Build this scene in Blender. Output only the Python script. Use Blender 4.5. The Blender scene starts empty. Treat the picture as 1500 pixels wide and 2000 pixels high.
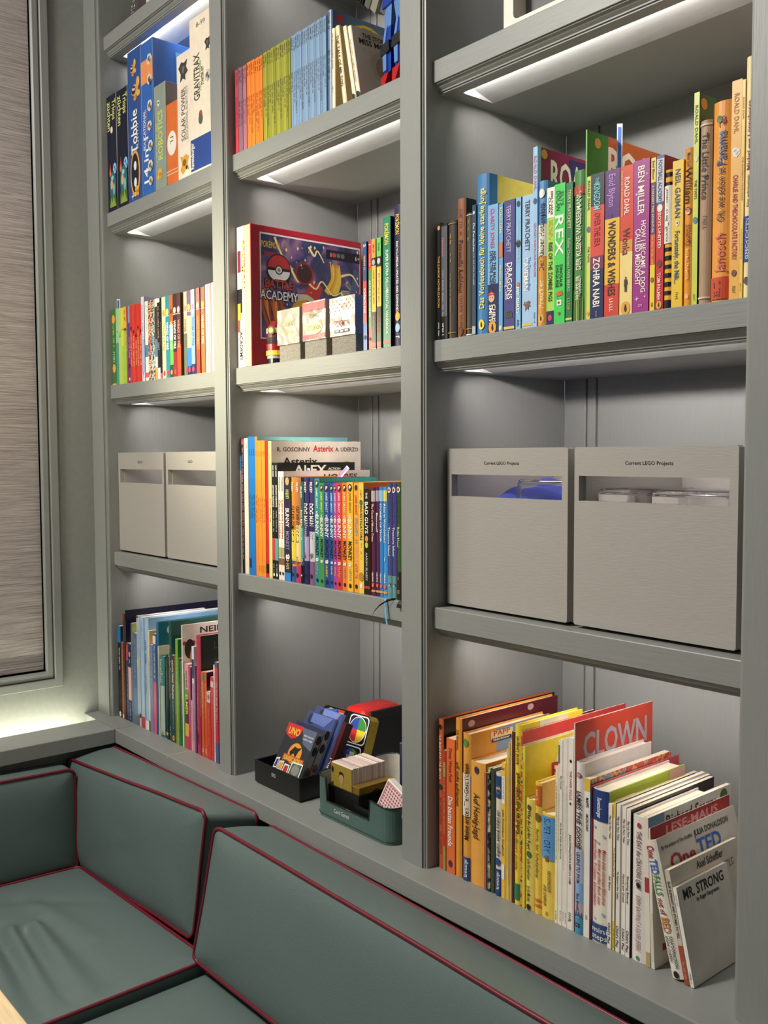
import bpy, bmesh, math, random
from mathutils import Vector, Matrix
from math import pi, sin, cos, radians

# ------------------------------------------------------------------ camera, world, lamps, exposure
SC = bpy.context.scene
COL = SC.collection
cam_data = bpy.data.cameras.new('camera')
cam = bpy.data.objects.new('camera', cam_data)
COL.objects.link(cam)
R0 = (((0.642850, 0.765981, -0.004168), (-0.042312, 0.040943, 0.998265), (-0.764823, 0.641558, -0.058731)))
right, up, fwd = Vector(R0[0]), Vector(R0[1]), Vector(R0[2])
M = Matrix((right, up, -fwd)).transposed().to_4x4()
M.translation = (1.21495, -1.05864, 1.13156)
cam.matrix_world = M
cam_data.sensor_fit = 'VERTICAL'
cam_data.sensor_height = 24.0
cam_data.lens = 1864.715 * 24.0 / 2000.0
cam_data.clip_start = 0.02
SC.camera = cam

world = bpy.data.worlds.new('room_air')
SC.world = world
world.use_nodes = True
world.node_tree.nodes['Background'].inputs[0].default_value = (0.93, 0.95, 1.0, 1)
world.node_tree.nodes['Background'].inputs[1].default_value = 0.17

SC.view_settings.view_transform = 'Standard'
SC.view_settings.look = 'None'
SC.view_settings.exposure = 0.0
SC.view_settings.gamma = 1.0
SC.view_settings.use_curve_mapping = False


def lamp(name, kind, loc, target, power, color, size=0.1, cone=60, blend=0.6):
    d = bpy.data.lights.new(name, kind)
    d.energy = power
    d.color = color
    if kind == 'SPOT':
        d.spot_size = radians(cone)
        d.spot_blend = blend
        d.shadow_soft_size = size
    elif kind == 'AREA':
        d.shape = 'DISK'
        d.size = size
    else:
        d.shadow_soft_size = size
    o = bpy.data.objects.new(name, d)
    COL.objects.link(o)
    o.location = loc
    o.rotation_euler = (Vector(target) - Vector(loc)).to_track_quat('-Z', 'Y').to_euler()
    return o


WARM = (1.0, 0.9, 0.72)
# room lamps out of view: a low pendant, then the ceiling lamps
lamp('pendant_lamp', 'POINT', (-0.74, -0.54, 1.41), (0, 0, 0), 4, (1.0, 0.90, 0.66), 0.04)
lamp('pendant_spot', 'SPOT', (-0.74, -0.54, 1.41), (-0.61, 0.0, 1.38), 28, (1.0, 0.90, 0.62), 0.03, 88, 1.0)
lamp('ceiling_spot', 'SPOT', (-0.45, -1.55, 2.6), (0.15, 0.0, 0.55), 100, (1.0, 0.96, 0.87), 0.06, 76, 1.0)
lamp('ceiling_lamp', 'AREA', (-0.6, -1.6, 2.6), (-0.3, -0.4, 0.3), 34, (1.0, 0.95, 0.88), 0.6)

# ------------------------------------------------------------------ materials
MATS = {}


def lin(h):
    out = []
    for i in (0, 2, 4):
        c = int(h[i:i + 2], 16) / 255.0
        out.append(c / 12.92 if c <= 0.04045 else ((c + 0.055) / 1.055) ** 2.4)
    return out


def mat(key, rough=0.5, bump=0.0, scale=60.0, var=0.05, metal=0.0, emit=0.0, coat=0.0, stretch=None):
    k = (key, rough, bump, scale, var, metal, emit, coat, stretch)
    if k in MATS:
        return MATS[k]
    m = bpy.data.materials.new('paint_' + key[:6])
    m.use_nodes = True
    nt = m.node_tree
    b = nt.nodes['Principled BSDF']
    b.inputs['Roughness'].default_value = rough
    b.inputs['Metallic'].default_value = metal
    b.inputs['Coat Weight'].default_value = coat
    tc = nt.nodes.new('ShaderNodeTexCoord')
    mp = nt.nodes.new('ShaderNodeMapping')
    nt.links.new(tc.outputs['Object'], mp.inputs['Vector'])
    if stretch:
        mp.inputs['Scale'].default_value = stretch
    no = nt.nodes.new('ShaderNodeTexNoise')
    no.inputs['Scale'].default_value = scale
    no.inputs['Detail'].default_value = 3
    nt.links.new(mp.outputs['Vector'], no.inputs['Vector'])
    ra = nt.nodes.new('ShaderNodeValToRGB')
    nt.links.new(no.outputs['Fac'], ra.inputs['Fac'])
    if key.startswith('m'):
        cs = [lin(x) for x in key[1:].split(',')]
        no.inputs['Scale'].default_value = 85
        el = ra.color_ramp.elements
        ra.color_ramp.interpolation = 'CONSTANT'
        el[0].position, el[1].position = 0.0, 0.47
        el[0].color, el[1].color = cs[0] + [1], cs[1] + [1]
        e = el.new(0.56)
        e.color = cs[2] + [1]
    else:
        c = lin(key)
        el = ra.color_ramp.elements
        el[0].position, el[1].position = 0.3, 0.7
        el[0].color = [x * (1 - var) for x in c] + [1]
        el[1].color = [min(1, x * (1 + var)) for x in c] + [1]
    nt.links.new(ra.outputs['Color'], b.inputs['Base Color'])
    if bump:
        bp = nt.nodes.new('ShaderNodeBump')
        bp.inputs['Strength'].default_value = bump
        bp.inputs['Distance'].default_value = 0.001
        nt.links.new(no.outputs['Fac'], bp.inputs['Height'])
        nt.links.new(bp.outputs['Normal'], b.inputs['Normal'])
    if emit:
        b.inputs['Emission Color'].default_value = lin(key) + [1]
        b.inputs['Emission Strength'].default_value = emit
    MATS[k] = m
    return m


PAINT = lambda: mat('8a8d8a', 0.42, 0.25, 22, 0.03, stretch=(1, 1, 14))
PAINTV = lambda: mat('8a8d8a', 0.42, 0.2, 22, 0.03, stretch=(14, 14, 1))
BOXP = lambda: mat('a6a29c', 0.5, 0.22, 30, 0.03, stretch=(2, 2, 16))
LEATHER = lambda: mat('647472', 0.38, 0.25, 420, 0.05)
PIPE = lambda: mat('6e1428', 0.4, 0.1, 300, 0.05)
PAGES = lambda: mat('e6dbc4', 0.8, 0.5, 260, 0.12, stretch=(6, 0.05, 0.05))
LED = lambda: mat('fff0ee', 0.5, emit=10)
COVE = lambda: mat('f6f4d8', 0.5, emit=46)
BLACKP = lambda: mat('121213', 0.35, 0.05, 60)


def ink(c):
    return mat(c, 0.5, 0, 60, 0.04)


def cov(c):
    return mat(c, 0.36, 0.03, 40, 0.06)


# ------------------------------------------------------------------ mesh helpers
def link(name, me, mats, parent=None):
    if not isinstance(mats, (list, tuple)):
        mats = [mats]
    for m in mats:
        me.materials.append(m)
    o = bpy.data.objects.new(name, me)
    COL.objects.link(o)
    if parent is not None:
        o.parent = parent
    return o


def from_py(name, vs, fs, mats, parent=None, mi=None, smooth=False):
    me = bpy.data.meshes.new(name)
    me.from_pydata([tuple(v) for v in vs], [], fs)
    if mi:
        me.polygons.foreach_set('material_index', mi)
    if smooth:
        me.polygons.foreach_set('use_smooth', [True] * len(me.polygons))
    me.update()
    return link(name, me, mats, parent)


def from_bm(name, bm, mats, parent=None, smooth=False):
    me = bpy.data.meshes.new(name)
    bmesh.ops.recalc_face_normals(bm, faces=bm.faces)
    bm.to_mesh(me)
    bm.free()
    if smooth:
        me.polygons.foreach_set('use_smooth', [True] * len(me.polygons))
    return link(name, me, mats, parent)


def bx(bm, x0, x1, y0, y1, z0, z1, bev=0.0, seg=1):
    r = bmesh.ops.create_cube(bm, size=1)
    vs = r['verts']
    for v in vs:
        v.co = (x0 + (v.co.x + .5) * (x1 - x0), y0 + (v.co.y + .5) * (y1 - y0), z0 + (v.co.z + .5) * (z1 - z0))
    if bev:
        es = list({e for v in vs for e in v.link_edges})
        bmesh.ops.bevel(bm, geom=es, offset=bev, segments=seg, affect='EDGES', profile=0.5)


def box(name, x0, x1, y0, y1, z0, z1, m, parent=None, bev=0.0, seg=1):
    bm = bmesh.new()
    bx(bm, x0, x1, y0, y1, z0, z1, bev, seg)
    return from_bm(name, bm, m, parent)


def prism(name, poly, axis, a, b, m, parent=None):
    """extrude a 2-d outline along an axis: 'x' -> (y,z), 'y' -> (x,z), 'z' -> (x,y)"""
    bm = bmesh.new()
    P = {'x': lambda p, t: (t, p[0], p[1]), 'y': lambda p, t: (p[0], t, p[1]), 'z': lambda p, t: (p[0], p[1], t)}[axis]
    va = [bm.verts.new(P(p, a)) for p in poly]
    vb = [bm.verts.new(P(p, b)) for p in poly]
    n = len(poly)
    for i in range(n):
        bm.faces.new((va[i], va[(i + 1) % n], vb[(i + 1) % n], vb[i]))
    bm.faces.new(va)
    bm.faces.new(vb[::-1])
    return from_bm(name, bm, m, parent)


def tube(name, pts, r, m, parent=None, closed=False, seg=8):
    vs, fs = [], []
    n = len(pts)
    pts = [Vector(p) for p in pts]
    prevn = None
    for i, p in enumerate(pts):
        t = (pts[(i + 1) % n] - pts[i - 1]) if closed else (pts[min(i + 1, n - 1)] - pts[max(i - 1, 0)])
        t.normalize()
        if prevn is None:
            a = Vector((0, 0, 1)) if abs(t.z) < .9 else Vector((1, 0, 0))
            nn = (a - t * a.dot(t)).normalized()
        else:
            nn = (prevn - t * prevn.dot(t)).normalized()
        prevn = nn
        bb = t.cross(nn)
        for k in range(seg):
            th = 2 * pi * k / seg
            vs.append(p + nn * (r * cos(th)) + bb * (r * sin(th)))
    for i in range(n if closed else n - 1):
        j = (i + 1) % n
        for k in range(seg):
            k2 = (k + 1) % seg
            fs.append((i * seg + k, i * seg + k2, j * seg + k2, j * seg + k))
    if not closed:
        fs.append(tuple(range(seg))[::-1])
        fs.append(tuple((n - 1) * seg + k for k in range(seg)))
    return from_py(name, vs, fs, m, parent, smooth=True)


def empty(name, loc=(0, 0, 0), rot=None):
    o = bpy.data.objects.new(name, None)
    o.empty_display_size = 0.02
    COL.objects.link(o)
    o.location = loc
    if rot:
        o.rotation_euler = rot
    return o


def tag(o, label, cat, group=None):
    o['label'] = label
    o['category'] = cat
    if group:
        o['group'] = group
    return o


def struct(o):
    o['kind'] = 'structure'
    return o


# ------------------------------------------------------------------ lettering
GLY = {}


def glyphs(text, bold=0.0):
    k = (text, bold)
    if k not in GLY:
        cu = bpy.data.curves.new('t', 'FONT')
        cu.body = text
        cu.size = 1.0
        cu.resolution_u = 2
        cu.offset = bold
        ob = bpy.data.objects.new('t', cu)
        me = ob.to_mesh()
        vs = [(v.co.x, v.co.y) for v in me.vertices]
        fs = [tuple(p.vertices) for p in me.polygons]
        ob.to_mesh_clear()
        bpy.data.objects.remove(ob)
        bpy.data.curves.remove(cu)
        if vs:
            x0 = min(v[0] for v in vs)
            x1 = max(v[0] for v in vs)
            vs = [(v[0] - x0, v[1]) for v in vs]
        else:
            x0 = x1 = 0
        GLY[k] = (vs, fs, max(.01, x1 - x0))
    return GLY[k]


def fit_text(text, L, H, bold=0.0):
    """lettering laid in a strip L long with capitals H high; returns 2-d verts centred in both directions"""
    vs, fs, tw = glyphs(text, bold)
    sx, sy = L / tw, H / .72
    if sx / sy > 1.5:
        sx = 1.5 * sy
    if sy / sx > 2.0:
        sy = 2.0 * sx
    return [((x - tw / 2) * sx, (y - .36) * sy) for x, y in vs], fs


def scribble(L, H, seed):
    """print too small to read in the photograph: rows of little strokes"""
    r = random.Random(seed)
    vs, fs = [], []
    x = 0
    while x < L:
        w = r.randint(3, 8)
        for _ in range(w):
            if x + H * .5 > L:
                break
            parts = [(0, .14, 0, 1), (.14, .42, *r.choice([(0, .16), (.42, .58), (.84, 1)]))]
            if r.random() < .5:
                parts.append((.34, .46, 0, r.choice([.5, 1])))
            for a, b, c, d in parts:
                n = len(vs)
                vs += [(x + a * H - L / 2, c * H - H / 2), (x + b * H - L / 2, c * H - H / 2),
                       (x + b * H - L / 2, d * H - H / 2), (x + a * H - L / 2, d * H - H / 2)]
                fs.append((n, n + 1, n + 2, n + 3))
            x += H * .62
        x += H * .7
    return vs, fs


def flat_text(name, text, L, H, org, ux, uy, m, parent, bold=0.0):
    """lettering on a plane: org centre, ux reading direction, uy upwards"""
    vs, fs = fit_text(text, L, H, bold)
    o, a, b = Vector(org), Vector(ux), Vector(uy)
    return from_py(name, [o + a * x + b * y for x, y in vs], fs, m, parent)


def disc(org, ux, uy, rx, ry, n=18):
    o, a, b = Vector(org), Vector(ux), Vector(uy)
    return [o + a * (rx * cos(2 * pi * k / n)) + b * (ry * sin(2 * pi * k / n)) for k in range(n)], [tuple(range(n))]


# ------------------------------------------------------------------ books
def ell(cx, cz, rx, rz, n=16, a0=0, a1=360):
    return [(cx + rx * cos(radians(a0 + (a1 - a0) * k / (n if a1 - a0 == 360 else n - 1))), cz + rz * sin(radians(a0 + (a1 - a0) * k / (n if a1 - a0 == 360 else n - 1)))) for k in range(n)]


MOTIF = {
    'drop': [([(0, 2.2), (.16, 1.0), (.42, .2), (.5, -.4), (.3, -.9), (0, -1.05), (-.3, -.9), (-.5, -.4), (-.42, .2), (-.1, 1.0)], 'd8602c'), (ell(0, -.35, .28, .4), 'e8884a')],
    'cell': [(ell(0, 0, .9, 1.2), '8cc4e8'), (ell(-.15, .3, .4, .3), '3a6ca8'), (ell(.25, -.35, .3, .35), '4a84bc')],
    'creature': [([(-.5, 1.6), (.2, 1.9), (.8, 1.2), (.9, 0), (.6, -1.2), (0, -1.8), (-.7, -1.2), (-.9, 0), (-.8, 1)], '2f6a74'), (ell(-.3, .3, .35, .6), 'd8a878'), (ell(.3, -.4, .3, .8), '7ab8b4'), (ell(-.1, 1.1, .35, .3), '8cc8c8')],
    'grass': [([(-1, -.9), (-.9, .6), (-.7, -.2), (-.5, 1.0), (-.3, -.1), (-.1, .8), (.1, -.2), (.35, 1.1), (.5, 0), (.8, .8), (1, -.9)], '4a6a24'), ([(-.8, -.9), (-.5, .3), (-.2, -.4), (.2, .5), (.5, -.3), (.9, -.9)], '88a044')],
    'robot_bee': [(ell(-.1, .1, .75, .55), 'd8983c'), (ell(.6, .75, .35, .5), 'e0aa4c'), (ell(.65, -.35, .4, .3), 'e0aa4c'), (ell(-.35, .15, .45, .4), '1c1c28'), (ell(-.5, .25, .14, .14), 'd8dce8'), (ell(-.2, .2, .14, .14), 'd8dce8'), (ell(0, -.7, .35, .25), 'c88830')],
    'visor': [(ell(0, 0, 1, 2.1, 24), 'e0a038'), (ell(-.05, .05, .78, 1.8, 24), '15161f'), (ell(0, .7, .28, .42), 'e4e8f0'), (ell(0, -.8, .28, .42), 'e4e8f0')],
    'flower_bot': [(ell(0, .5, .7, .5), 'e0aa3c'), (ell(-.5, -.3, .35, .4), 'e4b44c'), (ell(.4, -.4, .4, .35), 'd89830'), (ell(0, .1, .3, .3), 'c87820')],
    'gear_bot': [([(-.8, .2), (-.3, .9), (.5, .8), (.9, .2), (.6, -.5), (0, -.9), (-.7, -.5)], 'c9cbc4'), ([(-.5, .1), (-.1, .5), (.3, .4), (.2, -.1), (-.3, -.3)], '7a5a34'), ([(.1, -.2), (.6, 0), (.5, -.4), (.1, -.6)], '2c2e34'), (ell(-.35, .55, .2, .2), 'e8e8e4')],
    'beetle_bot': [([(-1, .5), (-.4, 1), (.2, .8), (.9, 1), (.6, .3), (1, -.2), (.4, -.5), (.5, -1), (-.1, -.7), (-.7, -1), (-.5, -.2)], '3a3836'), ([(-.3, .5), (.3, .5), (.2, -.2), (-.2, -.2)], '6a6660')],
    'yellow_bot': [([(-.9, .9), (-.3, .7), (.3, .9), (.9, .6), (.6, -.1), (1, -.8), (.3, -.6), (-.4, -1), (-.9, -.5), (-.5, 0)], 'd8a23a'), (ell(0, .1, .4, .35), '8a5c1c'), (ell(.45, -.45, .2, .2), '2c2420')],
    'man': [([(-.35, -2.6), (-.1, -2.6), (-.05, -.9), (.1, -.9), (.15, -2.6), (.4, -2.6), (.45, 0), (.75, -.6), (.8, -.5), (.5, 1.0), (.15, 1.25), (-.2, 1.25), (-.5, 1.0), (-.6, -.9), (-.4, -.9)], '3a2018'), (ell(0, 1.6, .25, .33), '4a2c20')],
    'skyline': [([(-1, -1), (-1, .1), (-.6, .5), (-.3, -.1), (0, .8), (.25, 0), (.6, .6), (1, 0), (1, -1)], '3c4a3c')],
    'reeds': [([(-.9 + .3 * k, -3), (-.86 + .3 * k, 2.2 - .5 * (k % 3)), (-.78 + .3 * k, 2.2 - .5 * (k % 3)), (-.72 + .3 * k, -3)], ('8aa04c', '38562c', 'a8b870')[k % 3]) for k in range(6)],
    'dino': [([(-.9, .2), (-.5, .7), (-.1, .5), (.3, .8), (.8, .5), (.5, .2), (.9, -.3), (.4, -.2), (.3, -.9), (0, -.4), (-.4, -1), (-.4, -.2)], '7a5a48'), (ell(-.3, .35, .2, .15), 'a88468')],
    'pack': [([(-.7, .6), (.6, .9), (.9, .1), (-.6, -.2)], 'd8542c'), ([(-.6, -.2), (-.1, -.9), (.5, -.9), (.9, .1), (.45, -.8), (-.05, -.8)], '1c2c20'), ([(-.5, -.8), (.6, -.8), (.6, -1.8), (-.5, -1.8)], 'ece6da'), (ell(-.05, -1.3, .3, .25), 'b83c34')],
    'face': [(ell(0, 0, .8, .9), 'e0b090'), ([(-.9, .2), (-.8, .9), (0, 1.2), (.8, .8), (.9, .1), (.4, .5), (-.3, .45)], 'b8402c'), (ell(-.25, 0, .1, .12), '20181a'), (ell(.3, 0, .1, .12), '20181a')],
    'owl': [(ell(0, 0, .8, 1), 'd8a858'), (ell(-.3, .3, .28, .28), 'f0ece0'), (ell(.3, .3, .28, .28), 'f0ece0'), (ell(-.3, .3, .12, .12), '17161a'), (ell(.3, .3, .12, .12), '17161a'), (ell(0, -.9, .9, .4), '2c4a7c')],
    'tree': [([(-.1, -1.5), (.1, -1.5), (.1, 0), (-.1, 0)], '5a3c28'), (ell(0, .5, .8, .9), '4a7a3c')],
    'child': [(ell(0, .9, .4, .45), 'd8a684'), ([(-.5, .5), (.5, .5), (.7, -.9), (-.7, -.9)], 'a03c4c'), ([(-.45, 1.0), (-.3, 1.5), (.3, 1.5), (.45, 1.0), (0, 1.25)], '3a2418'), ([(-.35, -.9), (-.1, -.9), (-.1, -1.6), (-.35, -1.6)], '2c3450'), ([(.1, -.9), (.35, -.9), (.35, -1.6), (.1, -1.6)], '2c3450')],
    'pirate': [([(-.9, -1), (-.5, .4), (0, -.2), (.3, .9), (.6, .2), (.9, .7), (.9, -1)], '252a33'), (ell(.1, -.2, .3, .3), 'c8ccd0')],
    'star': [([(sin(pi * k / 5) * (1 if k % 2 == 0 else .42), cos(pi * k / 5) * (1 if k % 2 == 0 else .42)) for k in range(10)], 'e0b84a')],
    'bstar': [([(sin(pi * k / 5) * (1 if k % 2 == 0 else .42), cos(pi * k / 5) * (1 if k % 2 == 0 else .42)) for k in range(10)], '8fb4d4')],
    'wstar': [([(sin(pi * k / 4) * (1 if k % 2 == 0 else .22), cos(pi * k / 4) * (1 if k % 2 == 0 else .22)) for k in range(8)], 'ece4f0')],
    'snail': [(ell(0, 0, .8, .8), '8c5a50'), (ell(0, 0, .5, .5), 'e3dcd8'), (ell(.05, 0, .25, .25), '8c5a50'), ([(-.9, -.7), (1.2, -.7), (1.3, -.3), (.9, -.5), (-.9, -.5)], '8c5a50')],
    'crest': [([(-.6, .8), (.6, .8), (.6, -.2), (0, -.9), (-.6, -.2)], 'e4e4e0'), (ell(0, .2, .3, .3), '20242c')],
    'feather': [([(-.9, .8), (-.2, 1.2), (.8, .6), (.9, -.3), (.2, -.9), (-.6, -.6)], 'ece8e0'), ([(-.6, .5), (.1, .8), (.1, .4), (-.4, .1)], 'b8b0a8'), ([(.1, .1), (.6, .3), (.5, -.3), (0, -.5)], 'c8c0b8')],
    'plant': [([(-1, -1), (-.8, .8), (-.5, -.6), (-.2, 1.2), (0, -.5), (.3, .9), (.5, -.6), (.9, .5), (1, -1)], '46648c')],
    'cat': [([(-.7, -.8), (-.8, .7), (-.4, .4), (.3, .4), (.7, .7), (.7, -.8)], '141c28'), (ell(-.3, 0, .12, .12), 'e4e4e4'), (ell(.25, 0, .12, .12), 'e4e4e4')],
    'bookmarkdots': [(ell(0, .8, .25, .25), 'd8d8dc'), (ell(0, 0, .35, .35), 'ecece8'), (ell(0, -.9, .3, .3), 'd8d8dc')],
    'mascot': [(ell(0, 0, 1, 1.15), '2a1c1c'), ([(-.55, -.4), (-.5, .5), (0, .75), (.5, .5), (.35, -.1), (-.1, 0), (-.1, -.5)], 'f0d8b0')],
    'blob': [([(-.9, 0), (-.6, .7), (0, .5), (.5, .9), (.9, .2), (.6, -.6), (0, -.4), (-.5, -.8)], 'ece6dc'), (ell(-.2, .1, .14, .14), '18161a'), (ell(.3, .15, .14, .14), '18161a')],
    'squiggle': [([(-.8, .8), (.7, 1), (.8, .3), (-.2, .2), (-.1, -.3), (.9, -.4), (.7, -1), (-.8, -.9), (-.7, 0)], '9a8c60')],
}


def book(name, w, h, d, kind, col, cover, items, seed):
    hard = kind == 'h'
    bulge = min(.22 * w, .0035) if hard else (0.0003 if kind == 'p' else 0)
    ys = lambda x: bulge * (2 * x / w - 1) ** 2
    spine_m = cov(col)
    cover_m = cov(cover) if cover else spine_m
    if kind == 'x':
        bm = bmesh.new()
        bx(bm, 0, w, 0, d, 0, h, .0012)
        for f in bm.faces:
            if f.normal.x > .9:
                f.material_index = 1
        root = from_bm(name, bm, [spine_m, cover_m])
        box('lid_rim', -.0004, w + .0004, d * .5, d * .5 + .0012, .0006, h + .0004, spine_m, root)
    else:
        t = min(.0022, w * .25) if hard else min(.0006, w * .2)
        n = 7 if hard else 2
        xs = [w * i / (n - 1) for i in range(n)]
        outer = [(0, d)] + [(x, ys(x)) for x in xs] + [(w, d)]
        inner = [(t, d)] + [(min(max(x, t), w - t), ys(x) + t) for x in xs] + [(w - t, d)]
        N = len(outer)
        vs, fs, mi = [], [], []
        for z in (0, h):
            vs += [(x, y, z) for x, y in outer] + [(x, y, z) for x, y in inner]
        for i in range(N - 1):
            fs.append((i, i + 1, 2 * N + i + 1, 2 * N + i))
            mi.append(1 if i == N - 2 else 0)
            fs.append((N + i + 1, N + i, 3 * N + i, 3 * N + i + 1))
            mi.append(0)
            fs.append((2 * N + i, 2 * N + i + 1, 3 * N + i + 1, 3 * N + i))
            mi.append(1 if i == N - 2 else 0)
            fs.append((i + 1, i, N + i, N + i + 1))
            mi.append(0)
        fs += [(N, 0, 2 * N, 3 * N), (N - 1, 2 * N - 1, 4 * N - 1, 3 * N - 1)]
        mi += [0, 1]
        root = from_py(name, vs, fs, [spine_m, cover_m], None, mi)
        g = .0028 if hard else .0005
        box('pages', t, w - t, bulge + t, d - (g if hard else .0002), g, h - g, PAGES(), root)
    lay = [0]

    def eps():
        lay[0] += 1
        return .00018 + .00006 * lay[0] + (.28 * bulge if hard else 0)

    def spine(nm, pts2, fs, m):
        """pts2: (x across spine, z up)"""
        e = eps()
        from_py(nm, [(x, ys(min(max(x, 0), w)) - e, z) for x, z in pts2], fs, m, root)

    first = True
    for q, it in enumerate(items):
        k = it[0]
        if k == 'b':
            _, f0, f1, c = it
            n = 6 if hard else 1
            e = .0004
            pts, fs = [], []
            for i in range(n + 1):
                x = w * i / n
                x = min(max(x, .0002), w - .0002)
                pts += [(x, h * (1 - f1)), (x, h * (1 - f0))]
            for i in range(n):
                fs.append((2 * i, 2 * i + 2, 2 * i + 3, 2 * i + 1))
            spine('colour_band', pts, fs, cov(c))
        elif k in 'tq':
            if k == 't':
                _, s, f0, f1, c, wf, o, di = it
            else:
                _, f0, f1, c, wf, o = it
                di = 'd'
            L, H = (f1 - f0) * h, wf * w
            if di == 'h':
                v2, fs = fit_text(s, .86 * w, L * .8)
            elif k == 't':
                v2, fs = fit_text(s, L, H, .014)
            else:
                v2, fs = scribble(L, H * .8, seed * 31 + q)
            cx, cz = w * (.5 + .36 * o * (2 - wf) / 1.2), h * (1 - (f0 + f1) / 2)
            if di == 'd':
                pts = [(cx + y, cz - x) for x, y in v2]
            elif di == 'u':
                pts = [(cx - y, cz + x) for x, y in v2]
            else:
                pts = [(cx + x, cz + y) for x, y in v2]
            spine(('title' if first else 'lettering') if k == 't' else 'small_print', pts, fs, ink(c))
            if k == 't':
                first = False
        elif k == 'm':
            _, what, f, fx, r = it
            for sh, c in MOTIF[what]:
                spine('printed_picture', [(w * fx + r * w * a, h * (1 - f) + r * w * b) for a, b in sh], [tuple(range(len(sh)))], ink(c))
        elif k == 'e':
            _, f, c, r = it
            r = r * w
            pts = [(w / 2 + r * cos(a * pi / 9), h * (1 - f) + 1.25 * r * sin(a * pi / 9)) for a in range(18)]
            spine('emblem', pts, [tuple(range(18))], ink(c))
            if r > .003 and c in ('e8a33c', 'f0dc50', 'f0c64c'):
                bird = [(-.1, .75), (.25, .6), (.3, .25), (.45, -.3), (.2, -.75), (-.15, -.6), (-.35, -.1), (-.2, .35)]
                spine('emblem_mark', [(w / 2 + r * .8 * a, h * (1 - f) + r * b) for a, b in bird], [tuple(range(8))], ink('1c1a1a'))
        else:
            lay[0] += 1
            X = w + .0002 + .00006 * lay[0]
            if k == 'ct':
                _, s, u0, u1, v, hf, c = it
                H = hf * h * .9
                v2, fs = fit_text(s, (u1 - u0) * d, H, .022)
                cy, cz = d * (u0 + u1) / 2, h * (1 - v) - H / 2
                from_py('cover_title', [(X, cy + x, cz + y) for x, y in v2], fs, ink(c), root)
            elif k == 'cb':
                _, u0, u1, v0, v1, c = it
                y0, y1 = max(u0 * d, bulge + .0003), min(u1 * d, d - .0003)
                z0, z1 = max(.0003, h * (1 - v1)), min(h - .0002, h * (1 - v0))
                from_py('cover_panel', [(X, y0, z0), (X, y1, z0), (X, y1, z1), (X, y0, z1)], [(0, 1, 2, 3)], cov(c), root)
            elif k == 'ce':
                _, u, v, r, c, a = it
                vs, fs = disc((X, u * d, h * (1 - v)), (0, 1, 0), (0, 0, 1), r, r * a)
                from_py('cover_emblem', vs, fs, ink(c), root)
            elif k == 'cq':
                _, u0, u1, v, hf, c = it
                v2, fs = scribble((u1 - u0) * d, hf * h, seed * 17 + q)
                from_py('cover_print', [(X, d * (u0 + u1) / 2 + x, h * (1 - v) - hf * h / 2 + y) for x, y in v2], fs, ink(c), root)
    return root

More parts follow.
